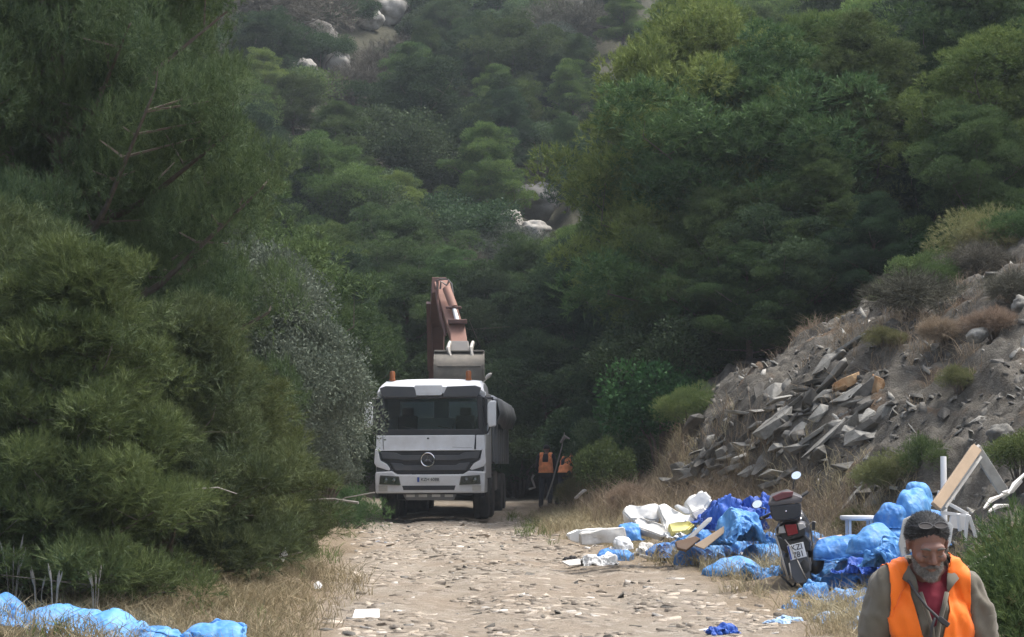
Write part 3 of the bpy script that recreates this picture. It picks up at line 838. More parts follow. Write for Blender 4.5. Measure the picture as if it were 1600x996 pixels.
# --- shrubs on and around the bank
bk = [(940, 770, 38, 1.6, 'light', 0.62, 'green bush beside the two distant workers'), (985, 765, 34, 0.55, 'brush', 1.0, 'brown dry bush between the green bush and the rocks'),
      (905, 778, 42, 0.9, 'fine_olive', 0.8, 'olive green bush half hiding a distant worker'),
      (1035, 655, 39.5, 2.3, 'vivid', 0.95, 'vivid green leafy shrub at the foot of the wood beside the bank'), (1075, 650, 36, 0.9, 'fine', 1.0, 'small yellow-green bush at the top corner of the bank'),
      (1395, 745, 25.5, 0.62, 'fine_olive', 1.25, 'olive green cushion bush low on the bank'), (1448, 745, 25.0, 0.62, 'fine_green', 0.85, 'rounder green cushion bush next to the olive one'),
      (1345, 765, 25.2, 0.42, 'fine_olive', 1.2, 'small olive cushion bush nearest the scooter on the bank'),
      (1440, 485, 35, 1.1, 'light', 0.9, 'light green bush on the crest of the bank'), (1490, 460, 36, 0.7, 'fine_olive', 1.3, 'dull olive bush on the crest of the bank'),
      (1540, 440, 35, 1.3, 'fine_olive', 1.2, 'yellowish bush high at the edge of the bank'), (1330, 530, 36, 0.4, 'brush', 1.0, 'brown dry bush on the crest of the bank'),
      (1270, 545, 36.5, 0.45, 'brush', 1.1, 'small straw bush where the crest meets the wood'), (1595, 400, 37, 1.5, 'light', 0.9, 'leafy green bush near the yellow stone'),
      (1575, 330, 41, 3.0, 'light', 0.9, 'tall leafy bush above the yellow stone'), (1440, 400, 38.5, 1.2, 'vivid', 1.0, 'green bush between the yellow stone and the wood'),
      (1385, 480, 37, 0.5, 'fine_olive', 1.3, 'low olive bush on the crest below the dark pines'),
      (1530, 480, 33, 0.6, 'twig', 1.2, 'grey twiggy bush on the upper bank'), (1430, 560, 31, 0.7, 'twig', 1.4, 'low grey twiggy bush in the middle of the brown earth'), (1480, 600, 29, 0.4, 'brush', 1.3, 'low brown bush under the grey twiggy one'), (1555, 600, 28, 0.45, 'brush', 1.3, 'brown straw bush under the hanging slab'), (1590, 560, 29, 0.5, 'twig', 1.3, 'grey twiggy bush below the large edge stone'), (1385, 620, 30, 0.4, 'fine_olive', 1.3, 'tiny olive bush on the brown earth above the cushion bushes'), (1560, 470, 34, 0.8, 'fine_olive', 1.3, 'olive bush between the large edge stone and the crest'), (1520, 430, 36, 1.0, 'light', 1.1, 'bright bush above the hanging slab'), (1590, 450, 34, 0.9, 'fine_green', 1.2, 'green bush directly above the large edge stone'), (1460, 520, 33, 0.6, 'fine', 1.2, 'small green bush at the head of the brown earth'), (1400, 505, 35, 0.8, 'light', 1.0, 'light green bush where the slabs meet the wood'), (1500, 660, 27, 0.4, 'fine_olive', 1.2, 'low olive bush above the angled timber'), (860, 775, 46, 0.3, 'brush', 1.3, 'dry tuft at the feet of the distant workers'), (1595, 720, 22, 0.7, 'light', 1.1, 'bright green bush beyond the wooden frame')]
for u, v, Y, h, k, w, lab in bk:
    x = at(u, v, Y).x
    put_tree(x, Y, h, k, lab, 'shrub', None, wide=w)
for x, y, sc, k, lab in [(3.35, 11.8, (0.8, 0.8, 1.0), 'fine_green', 'feathery green bush behind the arm of the man in the vest'),
                      (4.35, 15.0, (1.0, 1.0, 0.85), 'fine_green', 'large feathery bush next to the white plastic debris'),
                      (3.85, 13.4, (0.8, 0.8, 0.9), 'light', 'leafy green bush with yellow tints near the man'),
                      (3.0, 10.2, (0.5, 0.5, 0.55), 'fine', 'low bright green bush close behind the man'),
                      (4.1, 12.2, (1.2, 1.2, 1.1), 'fine_olive', 'olive green bush at the corner behind the man')]:
    plant('shrub', SH[k][0], gp(x, y), rng.rand() * 6, sc, lab, 'shrub', None, SP)

# ------------------------------------------------------------------ dry grass (stuff)
def grass_blades(name, P, L, w, mat, seed, lean=0.5, label='dry grass'):
    r_ = np.random.RandomState(seed)
    n = len(P)
    d = r_.normal(size=(n, 3)) * np.array([lean, lean, 0.1]) + np.array([0, 0, 1])
    d /= np.linalg.norm(d, axis=1, keepdims=True)
    s = np.cross(d, r_.normal(size=(n, 3))); s /= np.linalg.norm(s, axis=1, keepdims=True)
    Ls = (L * (0.4 + 0.9 * r_.rand(n)))[:, None] if np.isscalar(L) else (L * (0.5 + 0.8 * r_.rand(n)))[:, None]
    bend = r_.normal(size=(n, 3)) * np.array([0.35, 0.35, 0]) * Ls - np.array([0, 0, 0.1]) * Ls
    m1 = P + d * Ls * 0.55; tip = P + d * Ls + bend
    V = np.stack([P - s * w / 2, P + s * w / 2, m1 + s * w * 0.4, m1 - s * w * 0.4, m1 + s * w * 0.4, tip, m1 - s * w * 0.4], 1)
    T = np.clip(r_.rand(n) * 0.7 + 0.3 * (fbm(P[:, 0], P[:, 1]) + 0.5), 0, 1)
    Vf = np.concatenate([V[:, :4].reshape(-1, 3), V[:, 4:7].reshape(-1, 3)])
    a = np.arange(n * 4).reshape(-1, 4)
    q1 = a[:, [0, 1, 2]]; q2 = a[:, [0, 2, 3]]; q3 = np.arange(n * 4, n * 7).reshape(-1, 3)
    Fc = np.concatenate([q1, q2, q3])
    TT = np.concatenate([np.repeat(T, 4), np.repeat(T, 3)])
    o = obj(name, np_mesh(name, Vf, Fc, mat, False, {'tint': ('POINT', TT)}))
    return tag(o, label, 'grass', kind='stuff')
def scatter(n, xa, xb, ya, yb, dens, seed, clump=0.0):
    r_ = np.random.RandomState(seed)
    x = xa + (xb - xa) * r_.rand(n); y = ya + (yb - ya) * r_.rand(n)
    k = r_.rand(n) < dens(x, y)
    x, y = x[k], y[k]
    k = ~((x > 2.65) & (x < 3.75) & (y > 19.6) & (y < 22.6)); x, y = x[k], y[k]
    if clump:
        m = 14
        x = np.repeat(x, m) + r_.normal(size=len(x) * m) * clump; y = np.repeat(y, m) + r_.normal(size=len(y) * m) * clump
    return np.stack([x, y, G(x, y, True) - 0.01], 1)
def d_left(x, y):
    l, r = xroad(y)
    return (0.3 + 0.7 * sstep(-0.15, 0.2, fbm(x * 2.1, y * 2.1, 31))) * sstep(0.2, -0.5, x - l + 0.4 * fbm(x * 1.2, y * 1.2)) * sstep(-3.2, -1.0, x - l) * (0.35 + 0.65 * (fbm(x * 1.5, y * 1.5, 2) > -0.05))
grass_blades('dry_grass', scatter(5200, -5, -1.2, 14.5, 24, d_left, 1, 0.05), 0.26, 0.007, M['straw_green'], 1, 0.5, 'dry straw grass along the verge under the pines')
def d_right(x, y):
    l, r = xroad(y); xf = xfoot(y)
    return sstep(-0.1, 0.8, x - r + 0.4 * fbm(x * 1.2, y * 1.2, 4)) * sstep(0.9, 0.1, x - xf) * (0.25 + 0.75 * (fbm(x * 1.3, y * 1.3, 7) > -0.1))
grass_blades('dry_grass', scatter(9000, 0, 5.4, 15, 45, d_right, 2, 0.05), 0.30, 0.008, M['straw'], 2, 0.4, 'dry straw grass on the verge below the rocky bank')
def d_tall(x, y):
    l, r = xroad(y); xf = xfoot(y)
    return sstep(0.6, 1.4, x - r) * sstep(0.7, 0.0, x - xf) * (fbm(x * 0.9, y * 0.9, 3) > 0.0) * 0.6
grass_blades('brown_grass', scatter(3000, 0.5, 4.6, 24, 42, d_tall, 3, 0.07), 0.65, 0.007, M['straw_brown'], 3, 0.22, 'tall brown dry grass at the foot of the bank')
def d_bank(x, y):
    d = x - xfoot(y)
    return sstep(1.2, 3.2, d) * sstep(24, 31, y) * (fbm(x * 0.8, y * 0.8, 9) > 0.08) * 0.8 + 0.10 * (d > 0.2) * (fbm(x, y, 1) > 0.1)
grass_blades('dry_grass', scatter(5000, 3, 13, 17, 42, d_bank, 4, 0.07), 0.34, 0.009, M['straw_brown'], 4, 0.4, 'brown dry grass on the crest of the rocky bank')
def d_near(x, y): return sstep(0.4, 1.2, x - 2.1) * (0.4 + 0.6 * (fbm(x * 1.4, y * 1.4, 12) > 0))
grass_blades('dry_grass', scatter(2600, 1.9, 5, 9, 18.5, d_near, 5, 0.06), 0.24, 0.006, M['straw'], 5, 0.45, 'dry straw grass around the torn blue scraps')
def d_green(x, y):
    l, r = xroad(y)
    return ((np.abs(x - r - 0.1) < 0.5) * sstep(30, 38, y) * 0.5 + (x < l - 0.2) * 0.35) * (fbm(x * 0.8, y * 0.8, 14) > 0.12)
grass_blades('green_weeds', scatter(3000, -6, 3, 15, 48, d_green, 6, 0.06), 0.26, 0.010, M['leaf_light'], 6, 0.4, 'low green weeds along the edge of the track')

# ------------------------------------------------------------------ stones
def rock_proto(name, seed, flat=0.35, mat=None, n=16):
    r_ = np.random.RandomState(seed)
    bm = bmesh.new()
    for i in range(n):
        d = sphdir(1, r_)[0]; bm.verts.new((d[0] * 0.5 * (0.7 + 0.5 * r_.rand()), d[1] * 0.32 * (0.7 + 0.5 * r_.rand()), np.sign(d[2]) * 0.5 * flat * (0.75 + 0.25 * r_.rand())))
    res = bmesh.ops.convex_hull(bm, input=bm.verts)
    bmesh.ops.delete(bm, geom=[v for v in bm.verts if not v.link_faces], context='VERTS')
    bmesh.ops.dissolve_limit(bm, angle_limit=R(14), verts=bm.verts, edges=bm.edges)
    bmesh.ops.bevel(bm, geom=list(bm.edges), offset=0.012, segments=1, affect='EDGES')
    bmesh.ops.triangulate(bm, faces=bm.faces)
    me = bpy.data.meshes.new(name); bm.to_mesh(me); bm.free()
    if mat: me.materials.append(mat)
    return me
RP = {k: [rock_proto('rock', 100 + i, [0.22, 0.4, 0.3, 0.6, 0.18][i % 5], M[k]) for i in range(7)] for k in ('rock_grey', 'rock_dark', 'rock_orange', 'rock_white', 'rock_yellow', 'rubble')}
def crag(name, seed, mat):
    bm = bmesh.new(); bmesh.ops.create_icosphere(bm, subdivisions=4, radius=0.5)
    V = np.array([v.co[:] for v in bm.verts]); Fc = np.array([[v.index for v in f.verts] for f in bm.faces]); bm.free()
    h = 0.30 * crease(V, 1.7, seed) + 0.14 * crease(V, 4.0, seed + 9) + 0.05 * crease(V, 9.0, seed + 19) + 0.10 * fbm(V[:, 0] * 2, V[:, 1] * 2, V[:, 2] * 2 + seed, 4)
    V = V * (1 + h * 1.3)[:, None] * np.array([1.15, 0.9, 0.75])
    return np_mesh(name, V, Fc, mat)
CR = {k: [crag('crag', 5 + 13 * i, M[k]) for i in range(4)] for k in ('rock_white', 'rock_grey', 'rock_yellow')}
rg = np.random.RandomState(33)
def put_rock(x, y, s, k, label, group, cat='rock', name='rock', dip=True, z=None, sc=(1, 1, 1), lift=0.0):
    me = CR[k][rg.randint(4)] if name in ('limestone_outcrop', 'boulder') else RP[k][rg.randint(7)]
    zz = gz(x, y) if z is None else z
    o = obj(name, me, None, (x, y, zz + lift))
    o.rotation_euler = (R(-10 + rg.normal() * 14), R(-30 + rg.normal() * 20), R(rg.normal() * 40)) if dip else (R(rg.normal() * 8), R(rg.normal() * 8), rg.rand() * 6.28)
    o.scale = (s * sc[0], s * sc[1], s * sc[2])
    return tag(o, label, cat, group, 'thing')
# pale slabs in the middle of the bank
cl = [(1285, 588), (1300, 600), (1240, 622), (1265, 630), (1290, 640), (1240, 650), (1275, 655), (1345, 640), (1360, 655), (1330, 665), (1385, 655), (1180, 655), (1215, 610), (1160, 690), (1190, 680), (1110, 600), (1310, 560), (1330, 545), (1250, 580),
      (1130, 740), (1150, 730), (1175, 745), (1205, 760), (1230, 740), (1255, 720), (1120, 715), (1100, 730), (1085, 745), (1270, 690), (1300, 700), (1070, 765), (1210, 700)]
for u, v in cl:
    p = ground_hit(u + rg.normal() * 5, v + rg.normal() * 4, 20)
    if p is None: continue
    put_rock(p.x, p.y, 0.32 + 0.45 * rg.rand(), 'rock_grey', 'pale grey slab in the broken layer across the middle of the bank', 'pale slabs across the middle of the bank', lift=0.03, sc=(1.45, 1.1, 0.5))
for u, v in [(1325, 610), (1345, 600), (1310, 625), (1375, 610)]:
    p = ground_hit(u, v, 20)
    put_rock(p.x, p.y, 0.45, 'rock_orange', 'ochre stained rock among the pale slabs of the bank', 'ochre rocks on the bank', lift=0.04)
n_ = 0
while n_ < 110:
    t = rg.rand(); u, v = 1045 + 340 * t, 770 - 190 * t * rg.rand() ** 0.5 - 30 * rg.rand()
    p = ground_hit(u, v, 20)
    if p is None or p.x < xfoot(p.y) + 0.05 or p.y > 40: continue
    k = 'rock_grey' if rg.rand() < 0.6 else 'rock_dark'
    put_rock(p.x, p.y, 0.16 + 0.42 * rg.rand() ** 1.5, k, {'rock_dark': 'dark angular rock in the fractured lower face of the bank', 'rock_grey': 'pale angular rock in the fractured lower face of the bank'}[k],
             {'rock_dark': 'dark rocks of the fractured face', 'rock_grey': 'pale rocks of the fractured face'}[k], lift=-0.01, sc=(1.3, 1.2, 0.75 + 0.5 * rg.rand()))
    n_ += 1
n_ = 0
while n_ < 60:
    u, v = 1045 + 555 * rg.rand(), 480 + 300 * rg.rand()
    p = ground_hit(u, v, 18)
    if p is None or p.x < xfoot(p.y) + 0.05 or p.y > 40 or p.y < 18: continue
    k = 'rock_dark' if rg.rand() < (0.45 if u < 1400 else 0.8) else 'rock_grey'
    put_rock(p.x, p.y, (0.2 + 0.4 * rg.rand() ** 2 + 0.3 * rg.rand()) * (1.0 if u < 1380 else 0.45), k, {'rock_dark': 'dark grey rock jutting from the earth of the bank', 'rock_grey': 'light grey rock jutting from the earth of the bank'}[k],
             {'rock_dark': 'dark rocks on the bank', 'rock_grey': 'light grey rocks on the bank'}[k], lift=-0.02, sc=(1.4, 1.1, 0.6))
    n_ += 1
for u, v, s, k, lab in [(1500, 368, 0.62, 'rock_yellow', 'yellow stone lying among the leaves high above the bank'), (1425, 320, 1.0, 'rock_grey', 'grey boulder standing under the dark pines'),
                        (1440, 340, 0.7, 'rock_grey', 'smaller grey boulder beside the one under the dark pines'),
                        (1520, 545, 0.5, 'rock_grey', 'pale hanging slab on the upper bank below the grey bush'), (1592, 500, 0.7, 'rock_grey', 'large grey stone at the very edge of the bank'),
                        (1555, 700, 0.7, 'rock_grey', 'grey slab on the bank above the bright green bush')]:
    Y = 38.5 if v < 400 else None
    p = ground_hit(u, v, 18)
    put_rock(p.x, p.y - (1.2 if 'yellow' in lab else 0.3), s * p.y / 30 * 0.6, k, lab, None, name='boulder', dip=False, z=p.z, lift=0.15)
# limestone outcrops on the far hill
for u, v, s, lab in [(500, 80, 2.0, 'pale limestone outcrop above the leafless shrubs on the far hill'), (528, 122, 1.7, 'low pale outcrop under the largest limestone one'), (476, 128, 1.4, 'narrow pale outcrop at the edge of the leafless shrubs'),
                     (612, 36, 2.2, 'yellowish white outcrop highest on the far hill'), (582, 48, 1.4, 'white triangular outcrop beside the highest one'),
                     (838, 350, 3.0, 'white boulder in the hollow of the hill, largest of its cluster'), (796, 378, 2.2, 'white pointed boulder lowest in the hollow of the hill'), (836, 384, 1.6, 'small white boulder between the two in the hollow'),
                     (812, 152, 1.6, 'grey limestone patch under the pines high on the hill'), (890, 45, 2.4, 'grey scree patch near the top of the hill')]:
    p = at(u, v, 66 + 0 * v) if v > 300 else ground_hit(u, v)
    if v > 300: p = ground_hit(u, v)
    put_rock(p.x, p.y - 0.8, s * (1.0 if v < 200 else 0.62), 'rock_white' if 'grey' not in lab else 'rock_grey', lab, None, 'rock', 'limestone_outcrop', False, z=p.z, sc=(1.1, 1, 1.3), lift=0.3 * s)

def rubble(name, P, smin, smax, mat, seed, label, thick=0.22, tilt=0.25):
    r_ = np.random.RandomState(seed)
    n = len(P); k = 6
    s = smin + (smax - smin) * r_.rand(n) ** 2.5
    ang = np.arange(k) * 2 * np.pi / k + r_.rand(n, k) * 0.95 + r_.rand(n, 1) * 6
    rad = s[:, None] * (0.45 + 0.7 * r_.rand(n, k))
    asp = 0.35 + 0.55 * r_.rand(n)
    x = np.cos(ang) * rad; y = np.sin(ang) * rad * asp[:, None]
    th = r_.rand(n) * 6.28
    X = x * np.cos(th)[:, None] - y * np.sin(th)[:, None]; Y_ = x * np.sin(th)[:, None] + y * np.cos(th)[:, None]
    ta, tb = r_.normal(size=(2, n, 1)) * tilt
    h = (s * thick * (0.5 + r_.rand(n)))[:, None]
    top = np.stack([X * 0.95, Y_ * 0.95, X * ta + Y_ * tb + h], -1)
    bot = np.stack([X, Y_, X * ta + Y_ * tb - h * 0.6], -1)
    V = np.concatenate([top, bot], 1) + P[:, None, :]
    base = (np.arange(n) * 2 * k)[:, None]
    side = [np.stack([base[:, 0] + i, base[:, 0] + (i + 1) % k, base[:, 0] + k + (i + 1) % k, base[:, 0] + k + i], 1)[:, ::-1] for i in range(k)]
    t1 = np.stack([base[:, 0] + i for i in (0, 1, 2, 3)], 1); t2 = np.stack([base[:, 0] + i for i in (0, 3, 4, 5)], 1)
    Fc = np.concatenate(side + [t1, t2])
    o = obj(name, np_mesh(name, V.reshape(-1, 3), Fc, mat))
    return tag(o, label, 'rubble', kind='stuff')
def d_road(x, y):
    l, r = xroad(y)
    return sstep(-0.3, 0.3, x - l) * (1 - sstep(-0.3, 0.8, x - r)) * (0.15 + 0.85 * sstep(-0.2, 0.3, fbm(x * 1.1, y * 0.6, 21))) * (1 - 0.6 * (np.exp(-((x - (l + r) / 2 - 0.9) / 0.22) ** 2) + np.exp(-((x - (l + r) / 2 + 0.9) / 0.22) ** 2)))
rubble('stone_rubble', scatter(60000, -3.6, 4.2, 13, 46, d_road, 11), 0.012, 0.15, M['rubble'], 11, 'flat tan stones and chips covering the track', 0.10, 0.10)
rubble('pale_chips', scatter(5200, -3.6, 4.2, 13, 46, d_road, 12), 0.012, 0.13, M['rubble_pale'], 12, 'whitish broken tile chips strewn on the track', 0.10, 0.12)
rubble('dark_debris', scatter(3200, -3.6, 4.2, 13, 44, d_road, 13), 0.012, 0.10, M['rock_dark'], 13, 'small dark scraps on the track', 0.15)
def d_bk(x, y):
    d = x - xfoot(y)
    return (d > -0.3) * (0.5 + 0.5 * (fbm(x * 1.1, y * 1.1, 5) > 0))
rubble('bank_scree', scatter(2600, 2.4, 11, 17, 38, d_bk, 14), 0.02, 0.14, M['rock_grey'], 14, 'grey stone scree scattered on the bank', 0.16, 0.55)
rubble('dark_scree', scatter(7000, 2.4, 12, 17, 38, d_bk, 15), 0.02, 0.11, M['rock_dark'], 15, 'dark stone scree on the bank', 0.25, 0.4)
def d_w(x, y): return (x > 3.4) * (0.15 + 0.85 * (fbm(x * 1.5, y * 1.5, 8) > 0.15)) * (1 - 0.6 * sstep(22, 30, y))
rubble('white_litter', scatter(700, 3.0, 8, 14, 32, d_w, 16), 0.012, 0.055, M['rubble_pale'], 16, 'small white crumbs of litter on the bank', 0.4, 0.6)
# larger flat stones lying on the track
for i in range(34):
    y = 16.6 + 24 * rg.rand() ** 1.6; l, r = [float(a) for a in xroad(y)]
    x = l + 0.2 + (r - l - 0.3) * rg.rand()
    o = put_rock(x, y, 0.18 + 0.16 * rg.rand(), 'rubble', 'larger flat pale stone lying on the track', 'larger flat stones on the track', name='flat_stone', dip=False, sc=(1, 1, 0.3), lift=0.01)
# ------------------------------------------------------------------ object materials
M['white_paint'] = mat_paint('white_truck_paint', (0.78, 0.79, 0.81), 0.4, 0, 0.3, (0.36, 0.32, 0.27), 2.4, coat=0.2, dirt2=True)
M['black_plastic'] = mat_paint('black_plastic', (0.022, 0.023, 0.027), 0.5, 0, 0.3, (0.09, 0.08, 0.07), 4)
M['grey_plastic'] = mat_paint('grey_plastic', (0.075, 0.08, 0.09), 0.5, 0, 0.3, (0.16, 0.14, 0.12), 4)
M['steel'] = mat_paint('dusty_steel', (0.16, 0.155, 0.15), 0.6, 0.4, 0.6, (0.26, 0.23, 0.19), 3)
M['chrome'] = mat_paint('chrome', (0.75, 0.76, 0.78), 0.18, 1.0, 0.1)
M['rubber'] = mat_paint('tyre_rubber', (0.03, 0.03, 0.03), 0.85, 0, 0.55, (0.13, 0.11, 0.09), 5)
M['dump'] = mat_paint('grey_dump_body', (0.20, 0.205, 0.21), 0.6, 0.1, 0.5, (0.24, 0.21, 0.17), 2)
M['tarp_grey'] = mat_paint('grey_tarpaulin', (0.23, 0.24, 0.25), 0.4, 0, 0.5, (0.30, 0.30, 0.30), 3, bump=0.5, bscale=9)
M['seat'] = mat_paint('dark_seat_fabric', (0.04, 0.045, 0.055), 0.9)
M['amber'] = mat_paint('amber_lens', (0.30, 0.105, 0.04), 0.3, 0, 0.1)
M['rust_orange'] = mat_paint('faded_orange_paint', (0.36, 0.19, 0.14), 0.7, 0, 0.8, (0.19, 0.12, 0.10), 2.5)
M['rust_dark'] = mat_paint('worn_dark_red_paint', (0.15, 0.075, 0.06), 0.6, 0, 0.6, (0.08, 0.05, 0.045), 2.5)
M['bucket'] = mat_paint('worn_grey_bucket_steel', (0.17, 0.155, 0.13), 0.7, 0.1, 0.8, (0.31, 0.275, 0.22), 2.2)
M['pale_steel'] = mat_paint('pale_worn_metal', (0.5, 0.47, 0.42), 0.5, 0.3, 0.4)
M['plate'] = mat_paint('number_plate', (0.62, 0.62, 0.60), 0.5, 0, 0.4)
M['ink'] = mat_paint('dark_lettering', (0.03, 0.03, 0.035), 0.5, 0, 0)
M['euro_blue'] = mat_paint('blue_strip', (0.03, 0.08, 0.35), 0.5, 0, 0)
M['foam'] = mat_paint('white_foam', (0.74, 0.735, 0.71), 0.9, 0, 0.35, (0.45, 0.40, 0.33), 4, bump=0.2, bscale=60)
M['foam_dirty'] = mat_paint('dirty_white_sheet', (0.60, 0.585, 0.55), 0.85, 0, 0.6, (0.33, 0.28, 0.23), 5, bump=0.25)
M['foam_yellow'] = mat_paint('yellow_foam', (0.72, 0.64, 0.22), 0.9, 0, 0.3, (0.6, 0.55, 0.4), 4)
M['plastic_white'] = mat_paint('white_plastic', (0.78, 0.78, 0.78), 0.4, 0, 0.2, (0.5, 0.45, 0.4), 5)
M['wood'] = mat_paint('bare_planed_wood', (0.50, 0.37, 0.25), 0.8, 0, 0.4, (0.30, 0.22, 0.15), 6)
M['wood_white'] = mat_paint('flaking_white_wood', (0.55, 0.54, 0.50), 0.8, 0, 0.6, (0.26, 0.23, 0.20), 9)
M['brown_board'] = mat_paint('brown_board', (0.16, 0.10, 0.065), 0.8, 0, 0.5)
M['black_cloth'] = mat_paint('black_cloth', (0.025, 0.024, 0.026), 0.9)

def mat_blue(name, c1, c2, dirt=0.3):
    m, nd, lk, bs = nmat(name)
    tc = nd.new('ShaderNodeTexCoord'); P = tc.outputs['Object']
    n1 = noise_n(nd, lk, 2.2, 5, 0.6, vec=P); n2 = noise_n(nd, lk, 9, 5, 0.65, vec=P)
    c = mix_col(nd, lk, ramp(nd, lk, n1, [(0.35, 0.0), (0.65, 1.0)]), c1, c2)
    mu = nd.new('ShaderNodeMath'); mu.operation = 'MULTIPLY'; mu.inputs[1].default_value = dirt
    lk.new(ramp(nd, lk, n2, [(0.5, 0.0), (0.72, 1.0)]), mu.inputs[0])
    c = mix_col(nd, lk, mu.outputs[0], c, (0.36, 0.38, 0.40))
    lk.new(c, bs.inputs['Base Color'])
    bs.inputs['Roughness'].default_value = 0.55
    bs.inputs['Specular IOR Level'].default_value = 0.3
    w = nd.new('ShaderNodeTexWave'); w.inputs['Scale'].default_value = 3.0; w.inputs['Distortion'].default_value = 9; w.inputs['Detail'].default_value = 3; w.inputs['Detail Scale'].default_value = 2.2
    lk.new(P, w.inputs['Vector'])
    bump_n(nd, lk, w.outputs['Fac'], 0.25, 0.02, bs)
    return m
M['blue'] = mat_blue('light_blue_plastic', (0.065, 0.22, 0.50), (0.12, 0.33, 0.64))
M['blue_mid'] = mat_blue('mid_blue_plastic', (0.045, 0.17, 0.46), (0.08, 0.26, 0.58))
M['blue_deep'] = mat_blue('deep_blue_plastic', (0.016, 0.06, 0.30), (0.03, 0.11, 0.44), 0.12)
M['blue_faded'] = mat_blue('faded_blue_plastic', (0.25, 0.40, 0.62), (0.40, 0.52, 0.68), 0.7)
M['white_bag'] = mat_blue('white_plastic_sheet', (0.66, 0.67, 0.68), (0.74, 0.74, 0.73), 0.5)

def mat_glass(name, tint, rough=0.03, mixf=0.35):
    m = bpy.data.materials.new(name); m.use_nodes = True
    nd, lk = m.node_tree.nodes, m.node_tree.links; nd.clear()
    o = nd.new('ShaderNodeOutputMaterial'); t = nd.new('ShaderNodeBsdfTransparent'); t.inputs[0].default_value = (*tint, 1)
    g = nd.new('ShaderNodeBsdfGlossy'); g.inputs['Roughness'].default_value = rough; g.inputs[0].default_value = (0.8, 0.85, 0.9, 1)
    f = nd.new('ShaderNodeFresnel'); f.inputs[0].default_value = 1.5
    a = nd.new('ShaderNodeMath'); a.operation = 'ADD'; a.inputs[1].default_value = mixf; lk.new(f.outputs[0], a.inputs[0])
    mx = nd.new('ShaderNodeMixShader'); lk.new(a.outputs[0], mx.inputs[0]); lk.new(t.outputs[0], mx.inputs[1]); lk.new(g.outputs[0], mx.inputs[2])
    lk.new(mx.outputs[0], o.inputs['Surface']); return m
M['glass'] = mat_glass('windscreen_glass', (0.62, 0.70, 0.73), 0.05, 0.08)
def mat_pale():
    m = mat_paint('dusty_pale_glass', (0.62, 0.68, 0.70), 0.3)
    m.node_tree.nodes['Principled BSDF'].inputs['Transmission Weight'].default_value = 0.0
    return m
M['pale_glass'] = mat_pale()
M['lens'] = mat_glass('headlight_lens', (0.8, 0.8, 0.8), 0.1, 0.15)

def text_mesh(s, size, mat, ext=0.002):
    cu = bpy.data.curves.new('lettering', 'FONT'); cu.body = s; cu.size = size; cu.extrude = ext; cu.align_x = 'CENTER'; cu.align_y = 'CENTER'; cu.offset = size * 0.012
    o = bpy.data.objects.new('lettering', cu); COL.objects.link(o)
    dg = bpy.context.evaluated_depsgraph_get()
    me = bpy.data.meshes.new_from_object(o.evaluated_get(dg))
    bpy.data.objects.remove(o); me.materials.clear(); me.materials.append(mat)
    return me

# ------------------------------------------------------------------ truck (local: -y is the front, ground z=0)
def wheel(parent, x, y, r, w, dual=False):
    s = 1 if x > 0 else -1
    Mx = Matrix.Rotation(R(90) * s, 3, 'Y')
    t = MB(); prof = [(r * 0.56, -w / 2), (r * 0.9, -w / 2), (r * 0.98, -w * 0.42), (r, -w * 0.3), (r, -0.02), (r * 0.975, -0.015), (r * 0.975, 0.015), (r, 0.02), (r, w * 0.3), (r * 0.98, w * 0.42), (r * 0.9, w / 2), (r * 0.56, w / 2)]
    t.lathe(prof, 32, Mx, (x, y, r))
    wo = empty('wheel', (0, 0, 0)); wo.parent = parent
    t.build('tyre', M['rubber'], wo, smooth=40)
    h = MB(); h.lathe([(0.0, 0.03), (r * 0.16, 0.06), (r * 0.2, 0.02), (r * 0.28, -0.03), (r * 0.42, -0.05), (r * 0.5, w / 2 - 0.03), (r * 0.57, w / 2), (r * 0.58, -w / 2), (0, -w / 2)], 24, Mx, (x, y, r))
    for k in range(10):
        a = k * math.pi / 5
        h.ball((x + s * 0.03, y + math.cos(a) * r * 0.23, r + math.sin(a) * r * 0.23), 0.018, 6, 4)
    h.build('rim', M['steel'], wo, smooth=40)
    return wo

